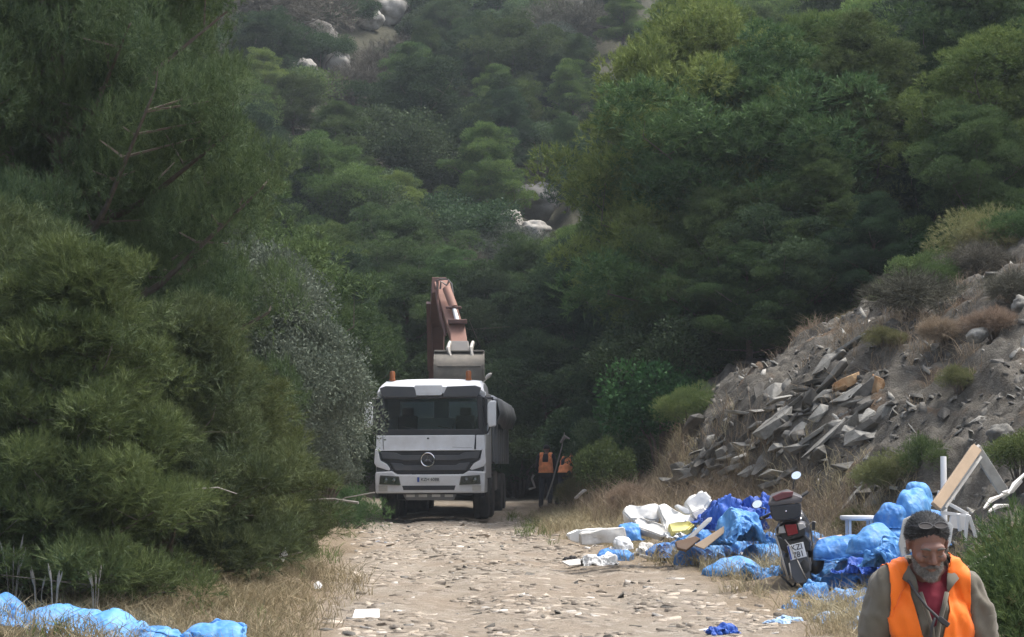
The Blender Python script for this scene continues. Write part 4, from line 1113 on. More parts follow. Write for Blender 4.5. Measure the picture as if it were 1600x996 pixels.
def make_truck():
    T = empty('dump_truck', (0, 0, 0), 0, 'white four-axle dump truck parked facing down the stony track', 'truck')
    W = 1.25
    # cab shell: side panels, roof, back wall, with real openings for the screen
    c = MB()
    for s in (-1, 1):     # doors / sides as rims round the side window
        c.prism([(0.06, 0.95), (2.05, 0.95), (2.05, 1.95), (0.10, 1.95)], 'x', s * (W - 0.05), s * W)
        c.prism([(1.25, 1.952), (2.05, 1.952), (2.05, 2.9), (1.25, 2.9)], 'x', s * (W - 0.05), s * W)
        c.prism([(0.24, 2.7), (1.248, 2.7), (1.248, 2.9), (0.28, 2.9)], 'x', s * (W - 0.05), s * W)
    c.box((0, 2.03, 1.45), (2 * W - 0.104, 0.05, 1.0))
    c.box((0, 2.03, 2.16), (2 * W - 0.104, 0.05, 0.40)); c.box((0, 2.03, 2.83), (2 * W - 0.104, 0.05, 0.13))
    for x, w in ((-1.05, 0.29), (0.07, 0.36), (1.06, 0.27)): c.box((x, 2.03, 2.563), (w, 0.05, 0.396))
    c.box((0, 1.05, 1.0), (2 * W - 0.104, 1.9, 0.06))
    c.build('cab_shell', M['white_paint'], T, bev=0.012)
    roof = MB()
    rings = []
    for y, zt, inset in ((0.16, 2.86, 0.03), (0.12, 3.00, 0.03), (0.24, 3.12, 0.06), (0.6, 3.20, 0.08), (1.3, 3.23, 0.08), (2.0, 3.18, 0.08), (2.06, 2.9, 0.05)):
        w = W - inset
        rings.append([Vector((-w - 0.02, y, min(2.88, zt))), Vector((-w, y, zt - 0.10)), Vector((-w + 0.10, y, zt - 0.02)), Vector((-w * 0.5, y, zt + 0.02)), Vector((0, y, zt + 0.03)),
                      Vector((w * 0.5, y, zt + 0.02)), Vector((w - 0.10, y, zt - 0.02)), Vector((w, y, zt - 0.10)), Vector((w + 0.02, y, min(2.88, zt)))])
    roof.loft(rings, cap=True)
    ro = roof.build('roof', M['white_paint'], T, smooth=35)
    # sun visor: two dark panes and the white wedge
    for s in (-1, 1):
        v = MB()
        v.prism([(s * 1.16, 3.00), (s * 1.09, 2.80), (s * 0.27, 2.79), (s * 0.38, 3.03), (s * 1.02, 3.05)], 'y', 0.0, 0.05)
        vo = v.build('sun_visor', M['grey_plastic'], T, bev=0.012)
    w_ = MB(); w_.prism([(-0.36, 3.06), (0.27, 3.06), (0.25, 2.83), (-0.32, 2.83)], 'y', -0.015, 0.055)
    w_.prism([(-0.30, 2.90), (0.24, 2.90), (0.24, 2.885), (-0.30, 2.885)], 'y', -0.022, -0.016)
    w_.build('visor_wedge', M['white_paint'], vo, bev=0.006)
    # windscreen surround: black pillars, header and cowl
    k = MB()
    for s in (-1, 1):
        k.prism([(s * 1.22, 1.93), (s * 1.19, 2.80), (s * 1.05, 2.80), (s * 1.09, 2.02), (s * 1.02, 1.93)], 'y', 0.03, 0.13)
    k.prism([(-1.18, 2.80), (1.18, 2.80), (1.16, 2.755), (-1.16, 2.755)], 'y', 0.05, 0.14)
    k.prism([(-1.22, 1.93), (1.22, 1.93), (1.10, 2.06), (-1.10, 2.06)], 'y', 0.0, 0.12)
    k.build('windscreen_surround', M['black_plastic'], T, bev=0.015)
    g = MB(); g.prism([(-1.08, 2.04), (1.08, 2.04), (1.06, 2.77), (-1.06, 2.77)], 'y', 0.085, 0.092)
    g.build('windscreen', M['glass'], T)
    for s in (-1, 1):
        g = MB(); g.prism([(0.16, 1.95), (1.25, 1.95), (1.25, 2.7), (0.25, 2.7)], 'x', s * (W - 0.03), s * (W - 0.024)); g.build('side_window', M['glass'], T)
        p = MB(); p.prism([(0.08, 1.95), (0.17, 1.95), (0.29, 2.75), (0.2, 2.82)], 'x', s * (W - 0.055), s * (W + 0.004)); p.build('pillar_trim', M['black_plastic'], T)
    for x0, x1 in ((-0.905, -0.11), (0.25, 0.925)):
        g = MB(); g.box(((x0 + x1) / 2, 2.05, 2.563), (x1 - x0, 0.006, 0.39)); g.build('rear_window', M['glass'], T)
    for x, n in ((-0.25, 0.75), (0.55, 0.7)):
        wp = MB(); wp.tube([(x + 0.35, 0.06, 2.00), (x, 0.04, 2.05), (x - n * 0.55, 0.065, 2.13)], [0.012, 0.010, 0.006], 6); wp.build('wiper', M['black_plastic'], T)
    # interior
    for x in (-0.68, 0.68):
        s_ = MB(); s_.box((x, 1.25, 1.75), (0.5, 0.5, 0.14)); s_.box((x, 1.55, 2.1), (0.46, 0.14, 0.62)); s_.box((x, 1.58, 2.5), (0.28, 0.10, 0.2)); s_.build('seat', M['seat'], T, bev=0.04)
    d = MB(); d.prism([(0.14, 1.4), (0.55, 1.4), (0.6, 1.95), (0.42, 2.05), (0.16, 1.99)], 'x', -1.14, 1.14); d.build('dashboard', M['grey_plastic'], T, bev=0.03)
    st = MB(); st.tube([(0.68 + 0.23 * math.cos(a), 0.66 + 0.09 * math.sin(a), 2.08 + 0.2 * math.sin(a)) for a in [i * math.pi / 12 for i in range(25)]], 0.016, 6, False)
    st.tube([(0.68, 0.5, 1.9), (0.68, 0.66, 2.08)], 0.03, 6); st.build('steering_wheel', M['black_plastic'], T)
    # hood panel
    h = MB(); h.prism([(-1.06, 1.60), (0.99, 1.60), (1.02, 1.925), (-1.08, 1.925)], 'y', -0.03, 0.08); ho = h.build('front_panel', M['white_paint'], T, bev=0.015)
    h = MB()
    for s in (-1, 1):
        h.prism([(s * 1.075 if s < 0 else 1.035, 1.60), (s * 1.075 - 0.02 if s < 0 else 1.04, 1.925), (s * 1.225, 1.925), (s * 1.245, 1.60)], 'y', -0.01, 0.08)
    h.build('corner_panel', M['white_paint'], T, bev=0.012)
    b_ = MB(); b_.ball((-0.05, -0.035, 1.855), (0.028, 0.008, 0.02), 12, 8); b_.build('hood_badge', M['ink'], ho, smooth=True)
    sc_ = MB(); sc_.tube([(0.5, -0.034, 1.655), (0.72, -0.035, 1.64), (0.95, -0.034, 1.638)], 0.004, 4); sc_.build('scratch', M['steel'], ho)
    # grille: white frame, black field, grey bars
    f = MB()
    for s in (-1, 1):
        f.prism([(s * 1.25, 1.62), (s * 1.18, 1.585), (s * 1.13, 1.36), (s * 0.98, 1.28), (s * 0.90, 1.16), (s * 0.94, 1.13), (s * 1.22, 1.22), (s * 1.27, 1.3)], 'y', -0.10, 0.04)
    f.prism([(-1.18, 1.60), (1.18, 1.60), (1.16, 1.578), (-1.16, 1.578)], 'y', -0.10, 0.03)
    f.build('grille_frame', M['white_paint'], T, bev=0.015)
    gr = MB(); gr.prism([(-1.16, 1.578), (1.16, 1.578), (1.10, 1.37), (0.93, 1.28), (0.83, 1.10), (0.74, 1.05), (-0.74, 1.05), (-0.83, 1.10), (-0.93, 1.28), (-1.10, 1.37)], 'y', -0.055, 0.03)
    go = gr.build('grille', M['black_plastic'], T)
    bar = MB()
    bar.prism([(-1.14, 1.56), (-0.78, 1.535), (-0.66, 1.475), (0.66, 1.475), (0.78, 1.535), (1.14, 1.56), (1.08, 1.40), (0.70, 1.38), (0.62, 1.355), (-0.62, 1.355), (-0.70, 1.38), (-1.08, 1.40)], 'y', -0.10, -0.057)
    bar.prism([(-0.90, 1.31), (-0.66, 1.29), (-0.58, 1.245), (0.58, 1.245), (0.66, 1.29), (0.90, 1.31), (0.80, 1.13), (-0.80, 1.13)], 'y', -0.095, -0.057)
    bar.build('grille_bar', M['grey_plastic'], go, bev=0.01)
    e = MB(); cx, cz, rr = -0.05, 1.375, 0.15
    e.tube([(cx + rr * math.cos(a), -0.13, cz + rr * math.sin(a)) for a in [i * math.pi / 16 for i in range(33)]], 0.017, 8, False)
    for a in (90, 210, 330):
        a = R(a); px, pz = math.cos(a), math.sin(a); qx, qz = -pz, px
        tip = Vector((cx + px * rr, -0.128, cz + pz * rr)); b1 = Vector((cx + qx * 0.030 , -0.12, cz + qz * 0.030)); b2 = Vector((cx - qx * 0.030, -0.12, cz - qz * 0.030)); top = Vector((cx, -0.155, cz)); bk_ = Vector((cx, -0.11, cz))
        e.add([tip, b1, b2, top, bk_], [(0, 1, 3), (0, 3, 2), (0, 4, 1), (0, 2, 4), (1, 4, 2), (1, 2, 3)])
    e.build('star_emblem', M['chrome'], go, smooth=30)
    # bumper
    bp = MB()
    bp.prism([(-1.235, 0.62), (1.235, 0.62), (1.25, 0.98), (1.24, 1.10), (0.86, 1.12), (0.76, 1.04), (-0.76, 1.04), (-0.86, 1.12), (-1.24, 1.10), (-1.25, 0.98)], 'y', -0.12, 0.10)
    bo = bp.build('bumper', M['white_paint'], T, bev=0.03)
    s_ = MB(); s_.prism([(-0.63, 0.79), (0.58, 0.79), (0.55, 0.69), (-0.60, 0.69)], 'y', -0.128, -0.1); s_.build('intake_slot', M['black_plastic'], bo)
    for s in (-1, 1):
        q = MB(); q.prism([(s * 0.70, 1.00), (s * 1.13, 1.03), (s * 1.15, 0.82), (s * 0.66, 0.80)], 'y', -0.133, -0.11); hl = q.build('headlight', M['steel'], T, bev=0.01)
        for xx, rr in ((0.82, 0.07), (1.01, 0.075)):
            q = MB(); q.lathe([(0, 0.01), (rr * 0.5, 0.0), (rr, -0.02), (rr * 1.05, -0.018)], 16, Matrix.Rotation(R(90), 3, 'X'), (s * xx, -0.145, 0.91)); q.build('reflector', M['chrome'], hl, smooth=True)
        q = MB(); q.prism([(s * 0.71, 0.995), (s * 1.125, 1.022), (s * 1.14, 0.825), (s * 0.67, 0.805)], 'y', -0.17, -0.165); q.build('lens', M['lens'], hl)
        q = MB(); q.box((s * 1.06, -0.1355, 0.73), (0.2, 0.012, 0.12)); q.build('headlight_surround', M['pale_steel'], hl)
        q = MB(); q.prism([(s * 0.86, 1.20), (s * 1.22, 1.215), (s * 1.22, 1.125), (s * 0.9, 1.125)], 'y', -0.06, 0.04); q.build('corner_step', M['grey_plastic'], T)
        q = MB(); q.box((s * 1.245, 0.1, 1.0), (0.012, 0.05, 0.09)); q.build('side_reflector', M['ink'], bo)
        # door step and front wing
        q = MB(); q.prism([(0.1, 0.62), (0.75, 0.62), (0.85, 0.95), (0.1, 0.95)], 'x', s * 1.0, s * 1.24); q.build('wing', M['white_paint'], T, bev=0.02)
        q = MB(); q.tube([(s * 1.13, 1.4 + 0.66 * math.cos(a), 0.52 + 0.66 * math.sin(a)) for a in [i * math.pi / 10 for i in range(11)]], 0.05, 6); q.build('mudguard', M['black_plastic'], T)
        # mirrors
        q = MB(); q.tube([(s * 1.2, 0.12, 2.76), (s * 1.42, -0.02, 2.76), (s * 1.42, -0.02, 2.70)], 0.025, 6); q.tube([(s * 1.42, -0.02, 2.70), (s * 1.40, -0.02, 2.3), (s * 1.36, 0.0, 2.12), (s * 1.30, 0.0, 1.98), (s * 1.22, 0.1, 1.95)], 0.02, 6)
        mo = q.build('mirror_arm', M['black_plastic'], T)
        q = MB(); q.prism([(s * 1.30, 2.62), (s * 1.36, 2.70), (s * 1.5, 2.70), (s * 1.5, 2.12), (s * 1.34, 2.10), (s * 1.30, 2.2)], 'y', -0.09, 0.03); q.build('mirror_housing', M['white_paint'], mo, bev=0.03)
        q = MB(); q.box((s * 1.275, -0.01, 2.45), (0.05, 0.10, 0.6)); q.build('mirror_frame', M['black_plastic'], mo, bev=0.015)
    pl = MB(); pl.box((-0.03, -0.128, 0.925), (0.52, 0.014, 0.115)); po = pl.build('number_plate', M['plate'], T, bev=0.004)
    pb = MB(); pb.box((-0.262, -0.137, 0.925), (0.045, 0.004, 0.105)); pb.build('blue_strip', M['euro_blue'], po)
    tm = text_mesh('KZH 6088', 0.095, M['ink']); to = obj('plate_lettering', tm, po, (0.0, -0.139, 0.925), (R(90), 0, 0))
    for x in (-0.93, 0.83):
        q = MB(); q.lathe([(0.07, 3.19), (0.07, 3.24), (0.062, 3.24), (0.066, 3.36), (0.05, 3.41), (0.0, 3.42)], 16, None, (x, 0.55, 0)); q.build('beacon', M['amber'], T, smooth=40)
    q = MB(); q.tube([(1.12, 1.0, 3.15), (1.25, 0.9, 3.25)], 0.012, 5); q.ball((1.27, 0.88, 3.30), (0.10, 0.05, 0.05), 12, 8, Matrix.Rotation(R(-40), 3, 'Y')); q.build('roof_lamp', M['pale_steel'], T, smooth=True)
    # lower guard with four lamps
    q = MB(); q.prism([(-0.63, 0.60), (0.60, 0.60), (0.52, 0.46), (-0.55, 0.46)], 'y', -0.02, 0.10); lg = q.build('lower_guard', M['steel'], T, bev=0.01)
    for x in (-0.45, -0.17, 0.13, 0.42):
        q = MB(); q.box((x, -0.03, 0.56), (0.19, 0.03, 0.06)); q.build('reflector', M['pale_steel'], lg)
    q = MB(); q.box((0, 0.2, 0.66), (2.3, 0.25, 0.14)); q.box((-0.42, 4.6, 0.95), (0.09, 8.4, 0.26)); q.box((0.42, 4.6, 0.95), (0.09, 8.4, 0.26)); q.box((0, 1.3, 0.95), (1.0, 1.2, 0.6))
    for y in (1.4, 3.1, 6.3, 7.65): q.tube([(-1.0, y, 0.52), (1.0, y, 0.52)], 0.09, 8)
    q.build('chassis', M['black_plastic'], T)
    for s in (-1, 1):
        for y in (1.4, 3.1): wheel(T, s * 1.06, y, 0.52, 0.34)
        for y in (6.3, 7.65): wheel(T, s * 0.96, y, 0.52, 0.56)
        q = MB(); q.box((s * 0.95, 4.55, 0.85), (0.5, 1.1, 0.5)); q.build('fuel_tank' if s > 0 else 'battery_box', M['steel'], T, bev=0.05)
    # dump body
    q = MB()
    zb, zt = 1.32, 2.72
    q.box((0, 5.45, zb), (2.4, 6.1, 0.08))
    for s in (-1, 1):
        q.prism([(2.9, zb), (8.5, zb), (8.5, zt), (2.7, zt + 0.1)], 'x', s * 1.22, s * 1.27)
        for y in [2.95 + 0.8 * i for i in range(7)]: q.prism([(y, zb - 0.05), (y + 0.14, zb - 0.05), (y + 0.14, zt - 0.02), (y, zt - 0.02)], 'x', s * 1.272, s * 1.34)
        q.box((s * 1.29, 5.6, zt + 0.05), (0.12, 5.7, 0.12))
    q.box((0, 8.48, 2.0), (2.5, 0.06, 1.4))
    q.build('dump_body', M['dump'], T, bev=0.01)
    q = MB(); q.box((0, 2.95, 2.02), (2.4, 0.06, 1.5)); q.build('headboard', M['pale_steel'], T, bev=0.01)
    # load and the grey sheet bulging over it
    nu, nv = 34, 60; V = []
    for j in range(nv + 1):
        y = 2.75 + 5.8 * j / nv
        for i in range(nu + 1):
            a = i / nu; x = -1.42 + 2.9 * a
            hump = 0.32 * math.sin(math.pi * a) ** 0.8
            z = 2.78 + hump + 0.03 * math.sin(y * 7 + x * 3)
            if a > 0.93: t = (a - 0.93) / 0.07; z -= 0.6 * t; x = 1.33 + 0.14 * math.sin(t * 3) + 0.05 * math.sin(y * 6)
            if a < 0.07: t = (0.07 - a) / 0.07; z -= 0.45 * t; x = -1.33 - 0.10 * math.sin(t * 3)
            z += 0.05 * float(vnoise(x * 3, y * 2.2, 1.0))
            V.append((x, y, z))
    Fs = np.array([[j * (nu + 1) + i, j * (nu + 1) + i + 1, (j + 1) * (nu + 1) + i + 1, (j + 1) * (nu + 1) + i] for j in range(nv) for i in range(nu)])
    to = obj('load_sheet', np_mesh('load_sheet', V, Fs, M['tarp_grey'], True), T)
    so = to.modifiers.new('thick', 'SOLIDIFY'); so.thickness = 0.01
    return T
truck = make_truck()
truck.location = (-1.84, 43.6, 0.47)
truck.rotation_euler = (0, R(-0.3), R(-3.1))

# ------------------------------------------------------------------ excavator
def beam(mb, a, b, w, d0, d1, up=None):
    """tapered box from a to b, width w across, depth d0..d1"""
    a, b = Vector(a), Vector(b); t = (b - a).normalized()
    s = Vector((1, 0, 0)) - t * t.x; s.normalize(); n = t.cross(s)
    r = lambda p, d: [p + s * w / 2 + n * d / 2, p - s * w / 2 + n * d / 2, p - s * w / 2 - n * d / 2, p + s * w / 2 - n * d / 2]
    mb.loft([r(a, d0), r(b, d1)])
    return mb
def make_excavator():
    E = empty('excavator', (0, 0, 0), 0, 'faded orange excavator behind the truck with its bucket raised over the load', 'excavator')
    base = at(672, 700, 58.0); bx, by = base.x, 58.0; bz = gz(bx, by, False)
    for s in (-1, 1):
        q = MB(); P = []
        for i in range(24):
            a = 2 * math.pi * i / 24; P.append((by + (1.5 if math.cos(a) > 0 else -1.5) + 0.42 * math.cos(a), bz + 0.42 + 0.42 * math.sin(a)))
        q.prism(P, 'x', bx + s * 1.15 - 0.3, bx + s * 1.15 + 0.3)
        q.build('track', M['rubber'], E, bev=0.02)
    q = MB(); q.box((bx, by, bz + 0.75), (1.4, 2.4, 0.5)); q.lathe([(0.6, 0.95), (0.6, 1.15)], 24, None, (bx, by, bz)); q.build('undercarriage', M['rust_dark'], E)
    q = MB(); q.box((bx, by + 0.7, bz + 1.65), (2.6, 2.6, 0.95)); q.build('engine_house', M['rust_orange'], E, bev=0.08)
    q = MB()
    for x_ in (-1.25, -0.35):
        for y_ in (-1.3, 0.0): q.box((bx + x_, by + y_, bz + 1.95), (0.08, 0.08, 1.5))
    q.box((bx - 0.8, by - 0.65, bz + 2.74), (1.0, 1.45, 0.08)); q.box((bx - 0.8, by - 0.65, bz + 1.3), (1.0, 1.45, 0.3)); co = q.build('cab', M['rust_orange'], E, bev=0.02)
    q = MB(); q.box((bx - 0.8, by - 1.3, bz + 1.95), (0.82, 0.02, 1.4)); q.box((bx - 1.26, by - 0.65, bz + 1.95), (0.02, 1.2, 1.4)); q.build('cab_glass', M['glass'], co)
    foot = Vector((bx + 0.2, by - 1.0, bz + 1.5)); el = at(683, 492, 55.5); top = at(686, 446, 52.0)
    q = MB(); beam(q, foot, el, 0.42, 0.6, 0.85); beam(q, el, top, 0.40, 0.85, 0.45); q.build('boom', M['rust_dark'], E, bev=0.015)
    q = MB(); beam(q, el + Vector((-0.2, 0, -1.6)), el.lerp(top, 0.3) + Vector((-0.25, 0, 0.1)), 0.14, 0.16, 0.16); q.build('boom_cylinder', M['rust_dark'], E)
    j = at(699, 462, 51.6); low = at(718, 536, 50.4)
    s0 = at(690, 446, 51.8)
    q = MB(); beam(q, s0, low, 0.40, 0.36, 0.34)
    q.loft([[at(u, v, y) for u, v, y in ((704, 505, 50.6), (726, 505, 50.6), (726, 505, 51.0), (704, 505, 51.0))], [at(u, v, y) for u, v, y in ((704, 541, 50.1), (731, 541, 50.1), (731, 541, 50.5), (704, 541, 50.5))]])
    q.build('stick', M['rust_orange'], E, bev=0.015)
    q = MB(); q.tube([at(682, 455, 51.4), at(690, 500, 51.0), at(697, 520, 50.9)], 0.06, 6); q.tube([at(684, 440, 51.3), at(683, 470, 51.2), at(696, 525, 50.8)], 0.035, 6); q.build('side_rail', M['rust_dark'], E)
    c0, c1, c2 = at(698, 451, 51.1), at(709, 481, 50.8), at(715, 503, 50.5)
    q = MB(); q.tube([c0, c1], 0.115, 14); co = q.build('bucket_cylinder', M['rust_orange'], E, smooth=40)
    q = MB(); q.tube([c1, c2], 0.062, 12); q.build('cylinder_rod', M['plastic_white'], co, smooth=40)
    q = MB(); q.box(c1, (0.42, 0.2, 0.06)); q.box(c2, (0.5, 0.24, 0.12)); q.build('cylinder_bracket', M['rust_dark'], co, bev=0.02)
    q = MB(); q.tube([at(684, 452, 51.2), at(682, 438, 51.2), at(688, 436, 51.2), at(700, 437, 51.2), at(706, 444, 51.1), at(708, 462, 51.0)], 0.022, 5)
    q.tube([at(688, 452, 51.3), at(689, 440, 51.3), at(698, 446, 51.3), at(701, 440, 51.3)], 0.03, 5); q.build('hydraulic_hose', M['steel'], E)
    # coupler
    q = MB(); q.loft([[at(u, v, y) for u, v, y in ((704, 533, 50.0), (732, 533, 50.0), (732, 533, 50.6), (704, 533, 50.6))], [at(u, v, y) for u, v, y in ((702, 555, 49.7), (735, 555, 49.7), (735, 555, 50.5), (702, 555, 50.5))]])
    q.build('coupler', M['steel'], E, bev=0.03)
    for u0, u1 in ((700, 704), (736, 738)):
        q = MB(); q.tube([at(u0 + 3, 535, 49.9), at(u0, 545, 49.6), at(u1, 557, 49.5)], [0.05, 0.06, 0.04], 6); q.build('link_arm', M['pale_steel'], E)
    # bucket: back curve facing the truck, lip upward
    a0 = at(680, 549, 49.6); a1 = at(755, 549, 49.6)
    w = (a1 - a0).x; zt = a0.z; prof = []
    for i in range(13):
        t = i / 12; a = R(100 + 190 * t)
        prof.append((49.9 + 0.62 * math.cos(a), zt - 0.50 + 0.52 * math.sin(a)))
    inner = [(49.9 + (p[0] - 49.9) * 0.92, zt - 0.5 + (p[1] - zt + 0.5) * 0.92) for p in prof][::-1]
    q = MB(); q.prism(prof + inner, 'x', a0.x, a1.x); bo = q.build('bucket', M['bucket'], E, smooth=40)
    for xx in (a0.x - 0.03, a1.x - 0.02):
        q = MB(); q.prism(prof, 'x', xx, xx + 0.05); q.build('bucket_side', M['bucket'], bo)
    q = MB(); q.box(((a0.x + a1.x) / 2, 49.68, zt + 0.0), (w + 0.05, 0.3, 0.05)); q.box(((a0.x + a1.x) / 2, 49.27, zt - 0.40), (w * 0.9, 0.05, 0.05)); q.build('bucket_rim', M['bucket'], bo, bev=0.015)
    for k in range(5):
        q = MB(); x = a0.x + w * (k + 0.5) / 5; q.prism([(50.0, zt - 1.05), (50.32, zt - 1.12), (50.0, zt - 0.98)], 'x', x - 0.05, x + 0.05); q.build('bucket_tooth', M['bucket'], bo)
    return E
make_excavator()

# ------------------------------------------------------------------ sheets and sacks of blue plastic: relaxed with a small cloth solver
def cloth(seed, n, m, size, comp, hfun, steps=110, it=9, g=0.0016):
    r_ = np.random.RandomState(seed)
    rest = size / n
    P = np.zeros((n + 1, m + 1, 3))
    I, J = np.meshgrid(np.arange(n + 1) - n / 2, np.arange(m + 1) - m / 2, indexing='ij')
    P[..., 0] = I * rest * comp[0]; P[..., 1] = J * rest * comp[1]
    P[..., :2] += 0.12 * size * 0.25 * np.stack([fbm(I * 0.09, J * 0.09, seed), fbm(I * 0.09, J * 0.09, seed + 9.3)], -1)
    P[..., 2] = hfun(P[..., 0], P[..., 1]) + 0.08 * size + 0.05 * size * fbm(I * 0.16, J * 0.16, seed + 3.7, 3)
    P0 = P.copy()
    Q = P.copy()
    def con(A, B, L, k, onlymax=False):
        d = B - A; l = np.linalg.norm(d, axis=-1, keepdims=True) + 1e-9
        c = (l - L)
        if onlymax: c = np.minimum(c, 0)
        c = 0.5 * k * c / l * d
        A += c; B -= c
    for s in range(steps):
        V = (P - Q) * 0.93; Q = P.copy(); P = P + V; P[..., 2] -= g
        for q in range(it):
            for o in (0, 1):
                a = P[o:-1:2]; b = P[o + 1::2]; k_ = min(len(a), len(b)); con(a[:k_], b[:k_], rest, 1.0)
                a = P[:, o:-1:2]; b = P[:, o + 1::2]; k_ = min(a.shape[1], b.shape[1]); con(a[:, :k_], b[:, :k_], rest, 1.0)
            if q % 2 == 0:
                for o in (0, 1):
                    a = P[o:-1:2, :-1]; b = P[o + 1::2, 1:]; k_ = min(len(a), len(b)); con(a[:k_], b[:k_], rest * 1.4142, 0.35)
                    a = P[o:-1:2, 1:]; b = P[o + 1::2, :-1]; k_ = min(len(a), len(b)); con(a[:k_], b[:k_], rest * 1.4142, 0.35)
                for o in range(4):
                    a = P[o:-2:4]; b = P[o + 2::4]; k_ = min(len(a), len(b)); con(a[:k_], b[:k_], rest * 2, 0.16)
                    a = P[:, o:-2:4]; b = P[:, o + 2::4]; k_ = min(a.shape[1], b.shape[1]); con(a[:, :k_], b[:, :k_], rest * 2, 0.16)
        h = hfun(P[..., 0], P[..., 1]) + 0.004
        hit = P[..., 2] < h
        P[0, :, :2] = P0[0, :, :2]; P[-1, :, :2] = P0[-1, :, :2]; P[:, 0, :2] = P0[:, 0, :2]; P[:, -1, :2] = P0[:, -1, :2]
        P[..., 2] = np.where(hit, h, P[..., 2])
        Q[..., :2] = np.where(hit[..., None], Q[..., :2] * 0.3 + P[..., :2] * 0.7, Q[..., :2])
    idx = np.arange((n + 1) * (m + 1)).reshape(n + 1, m + 1)
    Fc = np.stack([idx[:-1, :-1], idx[1:, :-1], idx[1:, 1:], idx[:-1, 1:]], -1).reshape(-1, 4)
    return P.reshape(-1, 3), Fc
def bumps(bs):
    def h(x, y):
        z = np.zeros_like(x)
        for bx, by, r, hh in bs:
            d = ((x - bx) ** 2 + (y - by) ** 2) / (r * r)
            z = np.maximum(z, hh * np.sqrt(np.clip(1 - d, 0, 1)))
        return z
    return h
def crumple(res, amp, seed, fine=1.0):
    V, Fc = res
    T = np.concatenate([Fc[:, :3], Fc[:, [0, 2, 3]]]) if Fc.shape[1] == 4 else Fc
    n = np.cross(V[T[:, 1]] - V[T[:, 0]], V[T[:, 2]] - V[T[:, 0]]); N = np.zeros_like(V)
    for k in range(3): np.add.at(N, T[:, k], n)
    N /= np.linalg.norm(N, axis=1, keepdims=True) + 1e-12
    W = V + 0.06 * np.stack([fbm(V[:, 0] * 4, V[:, 1] * 4, seed), fbm(V[:, 1] * 4, V[:, 2] * 4, seed + 3), fbm(V[:, 0] * 4, V[:, 2] * 4, seed + 6)], 1)
    h = amp * (crease(W, 2.6, seed) * 0.85 + crease(W, 6.0, seed + 11) * 0.38 * fine + crease(W, 14.0, seed + 23) * 0.13 * fine)
    out = V + N * h[:, None]
    out[:, 2] = np.maximum(out[:, 2], V[:, 2].min())
    return out, Fc
def sheet_mesh(name, res, mat):
    V, Fc = res
    return np_mesh(name, V, Fc, mat, True)
def sack(seed, rx, ry, rz, slack=1.16, steps=60):
    bm = bmesh.new(); bmesh.ops.create_icosphere(bm, subdivisions=5, radius=1)
    V = np.array([v.co[:] for v in bm.verts]); E = np.array([[e.verts[0].index, e.verts[1].index] for e in bm.edges]); Fc = np.array([[v.index for v in f.verts] for f in bm.faces]); bm.free()
    r_ = np.random.RandomState(seed)
    shp = 1 + 0.22 * fbm(V[:, 0] * 1.3 + seed, V[:, 1] * 1.3, V[:, 2] * 1.3, 3)
    S = np.array([rx, ry, rz])
    core = V * S * shp[:, None]
    # squarish, flattened underside
    P = core * (1.03 + 0.08 * fbm(V[:, 0] * 3, V[:, 1] * 3, V[:, 2] * 3 + seed, 3))[:, None]
    L = np.linalg.norm(core[E[:, 0]] - core[E[:, 1]], axis=1) * slack * (1 + 0.12 * fbm(V[E[:, 0], 0] * 2, V[E[:, 0], 1] * 2, V[E[:, 0], 2] * 2 + 5))
    Q = P.copy(); nv = len(V); deg = np.bincount(E.ravel(), minlength=nv)[:, None]
    cn = V / S; 
    for s in range(steps):
        vel = (P - Q) * 0.9; Q = P.copy(); P = P + vel; P[:, 2] -= 0.0012
        for q in range(6):
            d = P[E[:, 1]] - P[E[:, 0]]; l = np.linalg.norm(d, axis=1)[:, None] + 1e-9
            c = 0.5 * (l - L[:, None]) / l * d
            acc = np.zeros_like(P)
            for k in range(3):
                acc[:, k] = np.bincount(E[:, 0], c[:, k], nv) - np.bincount(E[:, 1], c[:, k], nv)
            P += acc / deg * 1.9
        rr = np.linalg.norm(P / S, axis=1) / shp
        fix = rr < 0.97
        P[fix] *= (0.97 / rr[fix])[:, None]
        big = rr > 1.28
        P[big] *= (1.28 / rr[big])[:, None]
        P[:, 2] = np.maximum(P[:, 2], -0.62 * rz)
    P[:, 2] += 0.62 * rz
    return P, Fc
CL = [cloth(1, 92, 92, 1.5, (0.72, 0.74), bumps([(0, 0.1, 0.42, 0.26), (0.3, -0.2, 0.3, 0.22), (-0.35, -0.1, 0.28, 0.16)])),
      cloth(4, 92, 80, 1.4, (0.60, 0.70), bumps([(0.1, 0.0, 0.36, 0.30), (-0.3, 0.1, 0.26, 0.2)])),
      cloth(7, 84, 64, 1.3, (0.66, 0.60), bumps([(-0.2, 0, 0.3, 0.16), (0.25, 0.1, 0.28, 0.22)])),
      cloth(9, 64, 64, 0.8, (0.58, 0.62), bumps([(0, 0, 0.16, 0.14)]))]
SK = [sack(2, 0.36, 0.27, 0.19), sack(5, 0.30, 0.28, 0.22, 1.2), sack(8, 0.42, 0.25, 0.17, 1.14), sack(11, 0.24, 0.2, 0.2, 1.22)]
CL = [crumple(r_, 0.16, 3 + 7 * i) for i, r_ in enumerate(CL)] + [crumple(CL[0], 0.10, 91, 0.35), crumple(CL[2], 0.10, 97, 0.35)]
SK = [crumple(r_, 0.10, 40 + 7 * i) for i, r_ in enumerate(SK)]
CLM = {}
